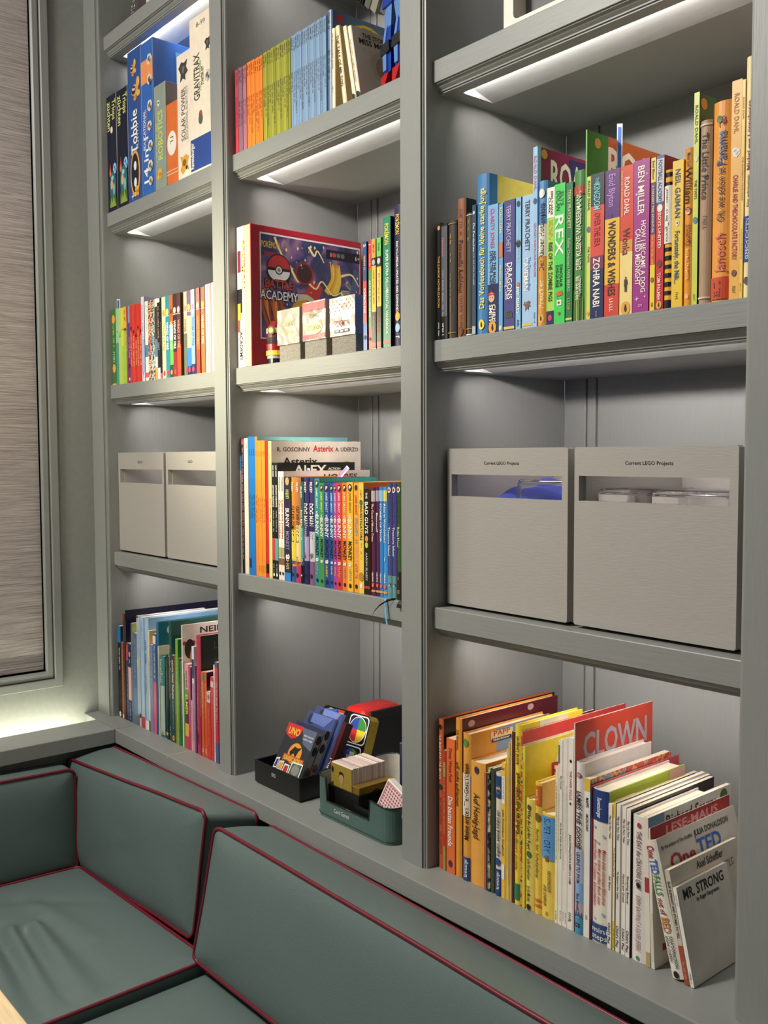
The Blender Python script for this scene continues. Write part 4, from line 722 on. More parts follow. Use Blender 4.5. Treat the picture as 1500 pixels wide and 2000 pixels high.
(.1037,.1179,.2648,0,.2433,'h','e79c3a','5e1422',[('t','Ich komme,',.07,.2,'6a3a1c',.4,0,'d'),('t','will nicht aufräumen',.27,.55,'4a2a14',.5,0,'d'),('ce',.1,.04,.008,'c8a0a0',.7),('ce',.7,.03,.008,'c8a8a8',.7)],'narrow orange hardcover with maroon cover',0),
(.1203,.1378,.2439,0,.1972,'h','e2a044','dd9a3e',[('e',.06,'5a9444',.3),('b',.27,.56,'e8dcc8'),('t','Meine ersten Tier-Geschichten',.2,.72,'2a2218',.5,.2,'u'),('b',.84,1,'24407c'),('t','Ravensburger',.85,.98,'f4efe2',.4,0,'u'),('cb',.32,1,0,1,'7c98c0'),('cb',.25,.52,.02,.075,'e8d8a8'),('ct','PAPP',.27,.5,.018,.04,'c84a34'),('cb',.26,.5,.068,.095,'2c3450'),('ct','bilderbücher',.28,.48,.07,.018,'f4efe2'),('cb',.65,.95,.02,.065,'f4efe2'),('ct','Meine',.67,.85,.028,.028,'2c3450')],'orange hardcover with navy publisher foot',0),
(.1384,.1705,.2027,0,.15,'h','e8a648','dc9a3c',[('e',.06,'3c3450',.15),('t','Auf Honig-Jagd',.25,.62,'5a3a1c',.42,0,'d')],'thick light orange book with brown serif title',0),
(.171,.175,.19,0,.1292,'p','b85a34',None,[('q',.1,.6,'e8c0a0',.4,0)],'thin rust picture book',0),
(.1756,.1784,.188,0,.1278,'p','2c3860','3c7a3a',[],'very thin blue booklet',0),
(.179,.1846,.2003,0,.1362,'p','m1c1a16,8c8458,c8b890',None,[],'thin mottled dark booklet',0),
(.1852,.191,.2014,0,.137,'p','3a4a38','5a6468',[],'thin dark green booklet with slate cover',0),
(.1935,.2079,.1967,0,.1338,'h','e7dccb',None,[('b',.02,.2,'2c4a7c'),('m','owl',.13,.5,.42),('t','Ängstlich, wütend, fröhlich sein',.3,.68,'3a2a24',.45,0,'u'),('e',.72,'2c4a8c',.36),('b',.78,1,'26417c'),('t','Ravensburger',.8,.95,'f4efe2',.4,0,'u')],'white book with navy foot and owl picture',0),
(.2087,.2155,.2165,0,.1472,'p','edc24a',None,[('t','2',.03,.06,'16161a',.6,0,'d'),('b',.1,.3,'f4efe2'),('q',.11,.28,'16161a',.36,0),('t','Julia Donaldson Songbuch',.33,.7,'4a3a1c',.5,0,'d'),('b',.75,.86,'f4efe2')],'thin yellow book with white strip',0),
(.2161,.2183,.2258,0,.1536,'p','e8b43c',None,[],'very thin amber booklet',0),
(.2188,.2218,.2406,0,.1636,'p','ecc850',None,[('q',.1,.8,'5a4a1c',.4,0)],'very thin lemon booklet',0),
(.2223,.2263,.2515,0,.1711,'p','c8a45c',None,[('q',.1,.9,'5a4424',.4,0)],'thin tan booklet',0),
(.2266,.2293,.2566,0,.1745,'p','d8bc78',None,[],'very thin sand booklet',0),
(.2298,.2344,.2703,0,.2,'p','54201e',None,[('q',.2,.7,'8c5a44',.3,0)],'tall slim maroon picture book',0),
(.2349,.2471,.2824,0,.1502,'h','f0d53a','f0d534',[('t','Astrid Lindgren',.06,.22,'6a5a1c',.45,0,'u'),('t','Kennst du Pippi Langstrumpf?',.26,.6,'3a3014',.5,.3,'u'),('t','Astrid Lindgren & Ingrid Nyman',.3,.85,'b05a2c',.4,-.3,'u'),('b',.88,.97,'2c8050'),('cb',.3,.75,0,.03,'e8dcc8')],'tall yellow hardcover with green foot patch',0),
(.2476,.2513,.2737,0,.26,'p','mc83c3c,e0a050,4a3c5c','d03c3c',[('cb',0,1,.07,.08,'f0dcd0'),('cb',.55,.75,.1,.4,'a82c2c')],'thin picture book with bright mixed pattern',0),
(.2518,.2563,.2524,0,.25,'p','d8d23c','e2cf3a',[('q',.1,.4,'6a6c1c',.5,0),('ce',.5,.25,.06,'efe0c0',1),('ct','THE',.42,.62,.06,.035,'2a2018'),('ct','PUDDLE',.25,.9,.15,.12,'c0283c')],'lime yellow picture book with round pale cover patch',0),
(.257,.2743,.1732,0,.1178,'h','f0d868','ecd060',[('e',.07,'5a4a2c',.2),('t','What the Ladybird Heard',.1,.45,'2c2618',.42,0,'d'),('e',.49,'4a6c3c',.25),('t','Julia Donaldson',.53,.72,'2c2618',.38,0,'d'),('t','Lydia Monks',.78,.92,'2c2618',.38,0,'d'),('e',.965,'16161a',.22)],'pale yellow hardcover with small black title',0),
(.2751,.2883,.2028,0,.13,'h','f0c84e','e8c078',[('b',.02,.17,'d8672c'),('t','ensslin',.05,.13,'f0c8a0',.4,0,'d'),('e',.26,'7c5c2c',.4),('t','hurra, der Schulanfang',.35,.72,'6a6a2c',.4,0,'d'),('b',.88,.9,'d07a34'),('b',.92,.94,'d07a34')],'yellow book with orange top block and red striped foot',0),
(.2888,.3144,.1604,0,.11,'h','f0cd58','ecc454',[('b',.02,.43,'5f9bd0'),('t','SUPERWORM',.04,.36,'26406c',.5,0,'d'),('m','dino',.42,.5,.25),('t','JULIA DONALDSON',.53,.73,'4a3c1c',.22,.3,'d'),('t','AXEL SCHEFFLER',.68,.88,'4a3c1c',.22,-.3,'d'),('q',.93,.97,'6a5a2c',.25,0)],'yellow hardcover with blue title block',0),
(.3159,.3205,.2367,0,.1609,'p','f0e6c4',None,[('q',.1,.6,'4a4234',.45,0),('q',.92,.98,'16161a',.5,0)],'thin ivory booklet with tiny lettering',0),
(.3208,.3244,.2758,0,.1875,'p','e9e2c8',None,[('b',.02,.12,'4a7c70'),('q',.2,.6,'5a5244',.4,0)],'slim ivory picture book with teal patch',0),
(.3246,.3292,.2793,0,.1899,'p','eee6dc',None,[('t','B.J. Novak',.18,.28,'16161a',.5,0,'d'),('t','The Book With No Pictures',.43,.65,'16161a',.5,0,'d'),('q',.92,.98,'16161a',.5,0)],'slim white picture book titled in black',0),
(.3297,.3341,.2816,0,.1915,'p','ece4da',None,[('q',.2,.7,'8c847c',.4,0),('q',.92,.97,'16161a',.4,0)],'slim white picture book with grey title',0),
(.3345,.3388,.2835,0,.1928,'p','ebe2d6',None,[('q',.25,.6,'7c746c',.4,0),('q',.92,.98,'16161a',.5,0)],'slim off white picture book',0),
(.3396,.3493,.2858,0,.1943,'p','f0e8de','e4dad0',[('e',.12,'16161a',.2),('t','THE PAPER DOLLS',.17,.32,'b8606c',.4,0,'d'),('e',.34,'16161a',.15),('t','JULIA DONALDSON & REBECCA COBB',.5,.76,'5a5450',.4,0,'d'),('q',.91,.98,'16161a',.6,0)],'white picture book with red small title',0),
(.3495,.3517,.3089,0,.191,'h','ece2d6','c9452e',[('ct','CLOWN',.1,.92,.06,.14,'a9a4ac')],'tall white spined picture book with red cover',0),
(.3519,.3676,.2531,0,.1656,'h','e3dcd8','e6dcd6',[('b',.5,.7,'b8c4dc'),('b',.7,.82,'8cb0dc'),('b',.82,.9,'c8b0b8'),('b',.9,1,'4a94b8'),('m','snail',.07,.5,.3),('t','JAMES THE GOOSE',.16,.5,'2c2c30',.5,0,'d'),('t','LEARNS TO SWIM',.52,.7,'2c3450',.38,0,'d'),('t','Sue Smith',.76,.86,'2c3450',.3,0,'d'),('m','plant',.88,.5,.45),('m','cat',.945,.5,.3),('ct','T',.52,.56,.08,.04,'16161a')],'white to blue hardcover with slanted dark title',0),
(.3692,.3795,.2335,0,.2,'p','ece6dc','mc83c3c,e0a050,6a8ca0',[('b',0,.08,'e0b83c'),('t','MAPPS',.12,.18,'16161a',.5,0,'d'),('t','AMAZING FUNNY',.22,.33,'16161a',.5,0,'d'),('q',.86,.9,'16161a',.4,0)],'slim white book with gold top band',0),
(.3798,.382,.2253,0,.22,'p','27365c','c84a54',[],'very thin navy booklet',0),
(.3822,.4108,.2226,0,.1889,'h','e9dfcf','a6bd38',[('b',0,.2,'24407c'),('t','Ravensburger',.05,.18,'f4efe2',.32,0,'d'),('t','Meine erste ministeps-Bibliothek',.38,.74,'b83c44',.17,.5,'d'),('t','Mein erstes großes Buch zum',.38,.74,'b83c44',.17,.02,'d'),('t','Kuscheln, Trösten, Einschlafen',.33,.76,'b83c44',.17,-.48,'d'),('m','bstar',.245,.2,.12),('m','bstar',.29,.75,.12),('m','bstar',.34,.45,.1),('m','bstar',.8,.75,.12),('m','bstar',.84,.25,.1),('b',.87,.985,'2c4a7c'),('t','mini',.885,.93,'f4efe2',.5,.1,'h'),('t','steps',.93,.975,'f4efe2',.6,.1,'h'),('cb',.08,.32,.06,.12,'f4efe2'),('cb',.78,1,0,.1,'c8a098'),('cq',.1,.3,.07,.035,'16161a')],'thick cream hardcover with navy head and blue stars',0),
(.4113,.4175,.2078,0,.215,'p','efe8de','e0d8ce',[('t','Flip-Up Fairy Tales',.08,.24,'4a4a48',.5,0,'d'),('t','Ali Baba',.45,.64,'4a4a48',.5,0,'d'),('t',"Child's Play",.82,.97,'16161a',.6,0,'d')],'first thin white fairy tale booklet',0),
(.4201,.4237,.2113,0,.2,'p','e8c84a','2c3444',[('b',.1,.8,'f0e8dc'),('t','The Quick Brown Fox Cub',.25,.55,'16161a',.5,0,'d'),('q',.85,.98,'16161a',.6,0)],'thin yellow banded booklet',0),
(.4247,.4311,.2105,0,.215,'p','efe8de','e8e0d8',[('t','Flip-Up Fairy Tales',.08,.24,'4a4a48',.5,0,'d'),('t',"The Emperor's New Clothes",.45,.64,'4a4a48',.5,0,'d'),('t',"Child's Play",.82,.97,'16161a',.6,0,'d')],'second thin white fairy tale booklet',0),
(.4344,.4407,.2094,0,.215,'p','f0e9e0','5a3c44',[('t','Flip-Up Fairy Tales',.08,.24,'4a4a48',.5,0,'d'),('t','Hansel and Gretel',.45,.64,'4a4a48',.5,0,'d'),('t',"Child's Play",.82,.97,'16161a',.6,0,'d')],'third thin white fairy tale booklet',0),
(.442,.4487,.209,0,.21,'p','efe8de','2c2024',[('t','Flip-Up Fairy Tales',.08,.24,'4a4a48',.5,0,'d'),('t','Sleeping Beauty',.45,.64,'4a4a48',.5,0,'d'),('t',"Child's Play",.82,.97,'16161a',.6,0,'d')],'fourth thin white fairy tale booklet',0),
(.4499,.4747,.2039,0,.1616,'h','ece7dd','e9e4da',[('e',.06,'b83c44',.12),('t','THE DAY the CRAYONS QUIT',.1,.5,'8c6068',.3,0,'d'),('e',.47,'16161a',.12),('t','DREW DAYWALT & OLIVER JEFFERS',.54,.92,'b08c90',.28,0,'d'),('e',.97,'4a8c70',.1)],'white hardcover with crayon coloured title',0),
(.4759,.4829,.2054,0,.21,'p','e8ddd2','e4dcd0',[('b',.4,.5,'b03c40'),('b',.9,1,'b8a070'),('ct','Richard Scarry',.2,.8,.03,.09,'3a342c'),('cb',0,.18,0,.3,'7c9cb8'),('ce',.9,.06,.01,'5a6c3c',1)],'thin white booklet with blue picture cover',.0327),
(.4841,.4893,.1924,0,.2,'p','e6dfd2','ded6c8',[('b',.6,.95,'d8d0c0'),('cb',0,1,0,.12,'b8353c'),('ct','LESE-MAUS',.12,.9,.025,.075,'e8b0a8'),('cb',.1,.7,.85,.9,'b83440'),('cb',.25,.6,.5,.8,'2c3424')],'white softcover with red title band',.0527),
(.5157,.5351,.18,0,.2,'h','ece5d8','d8d2c4',[('t','One',.04,.13,'b02c3c',.6,0,'d'),('t','TED',.14,.25,'3c6cb8',.62,0,'d'),('t','FALLS',.26,.4,'4a8c4a',.55,0,'d'),('t','out of',.42,.54,'8c2c34',.5,0,'d'),('t','BED',.56,.67,'c87a2c',.6,0,'d'),('t','JULIA DONALDSON',.69,.92,'3a342c',.24,.35,'d'),('t','ANNA CURREY',.69,.88,'3a342c',.24,-.3,'d'),('e',.965,'16161a',.2),('ct','By the author of The Gruffalo',.05,.42,.06,.03,'4a443c'),('ct','JULIA DONALDSON',.44,.88,.05,.05,'3c362e'),('ct','One',.12,.42,.14,.13,'a82834'),('ct','TED',.45,.75,.12,.13,'3c6cb8')],'leaning white hardcover with rainbow coloured title',.2659),
(.5358,.5431,.147,0,.17,'p','c8bfae','cbc3b4',[('t','ELLIE ELEPHANT AND STORIES TO TELL',.1,.6,'16161a',.5,0,'d'),('b',.66,1,'a8482c'),('q',.8,.95,'e8b08c',.5,0),('ct','Axel Scheffler',.36,.75,.03,.08,'3a342c'),('cq',.25,.95,.15,.07,'5a5048')],'leaning grey paperback with tiny black title',.2284),
(.5445,.5498,.127,0,.125,'p','f2ece2','d6d0c6',[('q',.08,.2,'16161a',.4,0),('q',.85,.97,'16161a',.5,0),('ct','MR. STRONG',.1,.88,.045,.12,'15140f'),('ct','by Roger Hargreaves',.32,.76,.18,.05,'2c2820')],'small leaning white book lettered in bold black on its cover',.2307),
]),
'H':(1.7663,.022,[
(-1.1896,-1.132,.2951,0,.2,'x','12142c',None,[('e',.3,'e8dcd0',.12),('t','Triops',.05,.22,'d8dc7c',.36,.55,'d'),('t','züchten',.05,.3,'d8dc7c',.36,-.45,'d'),('m','drop',.655,.3,.2),('m','cell',.64,.76,.2),('m','creature',.79,.55,.36),('m','grass',.9,.55,.36),('q',.95,.985,'f4efe2',.6,0)],'first dark navy kit box with yellow title',0),
(-1.1276,-1.0658,.293,0,.2,'x','12142c',None,[('t','Triops',.05,.22,'d8dc7c',.36,.55,'d'),('t','züchten',.05,.3,'d8dc7c',.36,-.45,'d'),('m','drop',.655,.3,.2),('m','cell',.64,.76,.2),('m','creature',.79,.55,.36),('m','grass',.9,.55,.36),('q',.95,.985,'f4efe2',.6,0)],'second dark navy kit box with yellow title',0),
(-1.0623,-.9882,.3668,0,.24,'x','2a4f94','2a3f9c',[('m','robot_bee',.13,.42,.24),('m','robot_bee',.28,.58,.34),('t','Tobbie',.4,.69,'f4efe2',.46,-.1,'u'),('q',.5,.7,'c8d4ec',.225,.35),('m','visor',.82,.5,.36),('m','flower_bot',.945,.6,.2),('m','wstar',.965,.3,.14)],'tall blue robot kit box with white title',0),
(-.9869,-.9246,.3633,0,.24,'x','2f64b4','2f5fae',[('b',.12,.27,'e8955c'),('t','14 in 1',.62,.92,'f4efe2',.4,-.35,'u'),('t','EDUCATIONAL',.44,.7,'d8e4f4',.2,-.5,'u'),('q',.44,.66,'d07888',.18,-.15),('m','gear_bot',.13,.72,.24),('m','gear_bot',.26,.72,.24),('m','beetle_bot',.28,.78,.12),('m','gear_bot',.43,.72,.25),('m','gear_bot',.56,.7,.22),('m','gear_bot',.69,.74,.24),('m','gear_bot',.82,.72,.25),('m','gear_bot',.92,.74,.2),('cb',.25,1,.06,1,'5a94cc'),('cb',.35,.6,.1,.3,'e0d8d8'),('ce',.75,.3,.03,'d8ccd4',1)],'tall blue solar kit box with orange strip',0),
(-.922,-.8654,.2442,0,.2,'x','8d9990','7c8084',[('t','ROBOTICS',.25,.72,'c8d850',.42,.05,'u'),('q',.36,.74,'c4d488',.18,-.55),('m','crest',.18,.4,.16),('m','flower_bot',.86,.45,.26)],'grey green robotics kit box',0),
(-.8617,-.8085,.1852,0,.2,'x','d96f2e',None,[('e',.5,'efe4d8',.42),('q',.42,.55,'5a3a24',.35,0),('b',.83,.84,'f0d0b0'),('b',.87,.88,'f0d0b0')],'orange kit box with white oval panel',0),
(-.8074,-.7458,.2796,0,.24,'x','efe2d0',None,[('m','beetle_bot',.15,.5,.36),('t','SOLAR POWER',.28,.7,'6a665e',.3,-.1,'u'),('t','EDUCATIONAL ROBOT KITS',.28,.7,'a09a90',.18,.4,'u'),('m','yellow_bot',.885,.5,.36)],'cream solar robot kit box with grey capitals',0),
(-.7447,-.653,.3375,0,.26,'x','f2e6d0',None,[('t','8-99',.04,.08,'4a4640',.3,.1,'h'),('t','GRAVITRAX',.24,.54,'3a3c34',.36,-.35,'u'),('q',.3,.5,'6cb84a',.12,0),('t','STARTER-SET',.34,.46,'4a4a44',.16,.2,'u'),('e',.64,'b84a44',.08),('e',.67,'5a5a58',.1),('b',.78,.985,'2a4a94'),('t','Ravensburger',.8,.97,'f4efe2',.2,-.8,'u'),('m','beetle_bot',.22,.88,.14),('m','gear_bot',.42,.86,.16)],'large cream marble run box with blue foot',0),
]),
}

PLACE = {'A': 'on the upper right shelf', 'B': 'right of the big red game box', 'C': 'on the top middle shelf',
         'D': 'on the middle comics shelf', 'E': 'on the left shelf above two bins', 'F': 'on the lowest left shelf',
         'G': 'on the lowest right shelf', 'H': 'on the top left shelf'}
ORD = 'first second third fourth fifth sixth seventh eighth ninth tenth eleventh twelfth thirteenth fourteenth fifteenth sixteenth seventeenth'.split()
NUM = 'zero one two three four five six seven eight nine ten eleven twelve thirteen fourteen fifteen sixteen seventeen'.split()


def build_books():
    seed = 0
    for key, (z, y, rows) in BOOKS.items():
        names = [r[9] for r in rows]
        seen = {}
        for (x0, x1, h, dy, dep, kind, col, cover, items, desc, lean) in rows:
            seed += 1
            n = names.count(desc)
            seen[desc] = seen.get(desc, 0) + 1
            if n > 1:
                label = '%s from left of the %s %ss %s' % (ORD[seen[desc] - 1], NUM[n], desc, PLACE[key])
            else:
                label = desc + ' ' + PLACE[key]
            nm = {'h': 'hardcover_book', 'p': 'paperback_book', 'x': 'kit_box'}[kind]
            for wd, nn in (('comic', 'comic_book'), ('picture book', 'picture_book'), ('booklet', 'thin_booklet')):
                if wd in desc:
                    nm = nn
            o = book(nm, x1 - x0, h, dep, kind, col, cover, items, seed)
            o.location = (x0, y + dy + random.Random(seed).uniform(0, .0012), z + .0003)
            if lean:
                o.rotation_euler = (0, -lean, 0)
            tag(o, label, 'box' if kind == 'x' else 'book', 'boxes on the top left shelf' if kind == 'x' else 'books ' + PLACE[key])


# ------------------------------------------------------------------ bookcase and room shell
ZS = [2.2147, 1.7663, 1.3198, 0.8792]        # shelf tops, top first
ZB = 0.4360
XW = -1.2691                               # left wall
ST = [(-1.2691, -1.1985), (-.6175, -.5706), (0.0, .0483), (.6245, .72)]
BW = .0087
YB = .3542
ZTOP = 2.62


def bookcase():
    root = empty('bookcase', (0, 0, ZB))
    tag(root, 'built-in grey green painted bookcase with moulded shelves filling the wall', 'bookcase')

    def P(o):
        o.parent = root
        o.matrix_parent_inverse = root.matrix_world.inverted()
        return o
    root.location = (0, 0, 0)
    prof = [(0, 0), (0, .0055), (.0016, .0055), (.0016, .0028), (.004, .0028), (.0045, .0048), (.0078, .0055), (.0087, .0085)]
    for i, (a, b) in enumerate(ST):
        pl = []
        if i > 0:
            pl += [(a - dx, dy) for dx, dy in prof[::-1]]
        else:
            pl += [(a, 0)]
        if i < 3:
            pl += [(b + dx, dy) for dx, dy in prof]
        else:
            pl += [(b, 0)]
        pl += [(pl[-1][0], .03), (pl[0][0], .03)]
        P(prism('stile', pl, 'z', ZB, ZTOP, PAINTV()))
        if i < 3:
            P(box('side_panel', b, b + BW, .03, YB, ZB, ZTOP, PAINTV()))
        if i > 0:
            P(box('side_panel', a - BW, a, .03, YB, ZB, ZTOP, PAINTV()))
    for i in range(3):
        xl, xr = ST[i][1] + BW, ST[i + 1][0] - BW
        # back boards with recessed joints and a narrow bead between
        cuts = [(xl, xl + .0490, 0), (xl + .0545, xl + .0722, -.0012), (xl + .0762, xr - .0762, 0), (xr - .0722, xr - .0545, -.0012), (xr - .0490, xr, 0)]
        for a, b, dy in cuts:
            P(box('back_board', a, b, YB + dy, YB + .012, ZB, ZTOP, PAINTV(), None, .0012))
        P(box('back_panel', xl, xr, YB + .006, YB + .02, ZB, ZTOP, PAINTV()))
        for z in ZS:
            shelf(root, xl, xr, z)
    # base shelf, front edge and the ledge joint
    bm = bmesh.new()
    bx(bm, -1.0742, .9, -.0405, YB, ZB - .0365, ZB, .0018, 2)
    P(from_bm('base_shelf', bm, PAINT()))
    bm = bmesh.new()
    bx(bm, XW, -1.0742, -.0402, YB, ZB - .0365, ZB)
    P(from_bm('base_shelf', bm, PAINT()))
    P(box('joint_line', -.7885, -.7873, -.0412, .02, ZB - .008, ZB + .0002, mat('c9cac6', .5), None))
    P(box('plinth', XW, .9, .0, .02, -.33, ZB - .0365, PAINT()))
    # cornice above the frame
    P(box('cornice', XW, .72, -.03, YB, ZTOP, ZTOP + .12, PAINT()))


def shelf(root, xl, xr, z):
    f = z - .0347
    s = z - .0494
    front = [(.0195, z - .0012), (.0203, z)]
    low = [(.0195, f), (.0225, f), (.0225, f - .0022), (.0262, f - .003), (.0282, f - .0062), (.0322, f - .0098), (.0322, f - .0118), (.0345, f - .0118), (.0345, s)]
    back = [(YB, s), (YB, z)]
    y0, y1, dep = .057, .1285, .019
    mg = .030
    full = [front[1]] + [front[0]] + low + back
    slot = [front[1]] + [front[0]] + low + [(y0, s), (y0, s + dep), (y1, s)] + back
    o = prism('shelf', slot, 'x', xl + mg, xr - mg, PAINT(), root)
    bm = bmesh.new()
    bm.from_mesh(o.data)
    for a, b in ((xl, xl + mg), (xr - mg, xr)):
        va = [bm.verts.new((a, p[0], p[1])) for p in full]
        vb = [bm.verts.new((b, p[0], p[1])) for p in full]
        n = len(full)
        for i in range(n):
            bm.faces.new((va[i], va[(i + 1) % n], vb[(i + 1) % n], vb[i]))
        bm.faces.new(va)
        bm.faces.new(vb[::-1])
    bmesh.ops.recalc_face_normals(bm, faces=bm.faces)
    bm.to_mesh(o.data)
    bm.free()
    # LED strip in the slot behind the front edge
    bm = bmesh.new()
    bx(bm, xl + mg + .002, xr - mg - .002, y0 + .0004, y0 + .003, s + .006, s + .016)
    for f in bm.faces:
        if f.calc_center_median().y > y0 + .0025:
            f.material_index = 1
    from_bm('light_strip', bm, [mat('cfcfcf', .4), LED()], o)
    d = bpy.data.lights.new('shelf_light', 'AREA')
    d.shape = 'RECTANGLE'
    d.size, d.size_y = xr - xl - 2 * mg - .004, .009
    d.spread = radians(155)
    d.energy = 1.65
    d.color = (1.0, .91, .885)
    a = bpy.data.objects.new('shelf_light', d)
    COL.objects.link(a)
    a.location = ((xl + xr) / 2, y0 + .0036, s + .011)
    a.rotation_euler = (radians(90 - 24), 0, 0)


def room():
    # left wall around the window, window casing, blind
    wy0, wy1, wz0, wz1 = -1.45, -.1435, .5675, 2.5
    bm = bmesh.new()
    x0, x1 = XW - .09, XW
    bx(bm, x0, x1, wy1, YB + .02, -.33, 2.75)
    bx(bm, x0, x1, wy0, wy1, -.33, wz0)
    bx(bm, x0, x1, wy0, wy1, wz1, 2.75)
    bx(bm, x0, x1, -2.6, wy0, -.33, 2.75)
    struct(from_bm('wall_left', bm, mat('8d908c', .4, .6, 70, .04)))
    win = struct(empty('window_1'))

    def frame(nm, a, b, px, bev):
        """a picture-frame moulding, outer rectangle grown by a, inner by b"""
        vs, fs = [], []
        R = []
        for g, X in ((a, XW), (a, XW + px - bev), (a - bev, XW + px), (b + bev, XW + px), (b, XW + px - bev), (b, XW - .03)):
            R.append([(X, wy1 + g, wz0 - g), (X, wy1 + g, wz1 + g), (X, wy0 - g, wz1 + g), (X, wy0 - g, wz0 - g)])
        for r in R:
            vs += r
        for i in range(len(R) - 1):
            for k in range(4):
                k2 = (k + 1) % 4
                fs.append((i * 4 + k, i * 4 + k2, i * 4 + 4 + k2, i * 4 + 4 + k))
        o = from_py(nm, vs, fs, PAINTV(), win)
        return o
    frame('casing', .043, .0215, .013, .0018)
    frame('bead_moulding', .0205, .0, .0085, .004)
    # woven roller blind
    m = bpy.data.materials.new('woven_blind')
    m.use_nodes = True
    nt = m.node_tree
    b = nt.nodes['Principled BSDF']
    b.inputs['Roughness'].default_value = .75
    tc = nt.nodes.new('ShaderNodeTexCoord')
    mp = nt.nodes.new('ShaderNodeMapping')
    mp.inputs['Scale'].default_value = (1, 9, 620)
    nt.links.new(tc.outputs['Object'], mp.inputs['Vector'])
    no = nt.nodes.new('ShaderNodeTexNoise')
    no.inputs['Scale'].default_value = 1.0
    no.inputs['Detail'].default_value = 4
    no.inputs['Roughness'].default_value = .7
    nt.links.new(mp.outputs['Vector'], no.inputs['Vector'])
    ra = nt.nodes.new('ShaderNodeValToRGB')
    el = ra.color_ramp.elements
    el[0].position, el[1].position = .33, .68
    el[0].color, el[1].color = lin('7a7370') + [1], lin('c9c1be') + [1]
    nt.links.new(no.outputs['Fac'], ra.inputs['Fac'])
    nt.links.new(ra.outputs['Color'], b.inputs['Base Color'])
    bp = nt.nodes.new('ShaderNodeBump')
    bp.inputs['Strength'].default_value = .5
    bp.inputs['Distance'].default_value = .001
    nt.links.new(no.outputs['Fac'], bp.inputs['Height'])
    nt.links.new(bp.outputs['Normal'], b.inputs['Normal'])
    bm = bmesh.new()
    bx(bm, XW - .012, XW - .010, wy0 + .002, wy1 - .0004, wz0 + .0035, wz1)
    bx(bm, XW - .0135, XW - .0085, wy0 + .002, wy1 - .0004, wz0 + .0035, wz0 + .018, .001)
    from_bm('roller_blind', bm, m, win)
    struct(box('floor', -1.4, 2.6, -2.6, YB + .05, -.36, -.33, mat('8a6f52', .4, .3, 8, .12, stretch=(1, 12, 1))))
    struct(box('ceiling', -1.4, 2.6, -2.6, YB + .05, 2.75, 2.8, mat('d8d6d0', .8)))
    struct(box('wall_right_added', 2.6, 2.7, -2.6, YB + .05, -.33, 2.75, mat('7d817d', .6)))  # unseen wall, added to cut ambient light from the right
    # ledge under the window with its light cove
    led = struct(empty('trim_1'))
    bm = bmesh.new()
    bx(bm, -1.1905, -1.0742, -2.4, -.0405, ZB - .0365, ZB, .0012)
    from_bm('window_ledge', bm, PAINT(), led)
    box('ledge_front', -1.135, -1.12, -2.4, -.0, -.33, ZB - .0365, PAINT(), led)
    box('cove_floor', XW, -1.1905, -2.4, -.041, ZB - .07, ZB - .058, PAINT(), led)
    box('cove_back', -1.1905, -1.184, -2.4, -.041, ZB - .07, ZB - .0366, PAINT(), led)
    box('cove_light', -1.2, -1.1915, -2.38, -.046, ZB - .055, ZB - .043, COVE(), led)


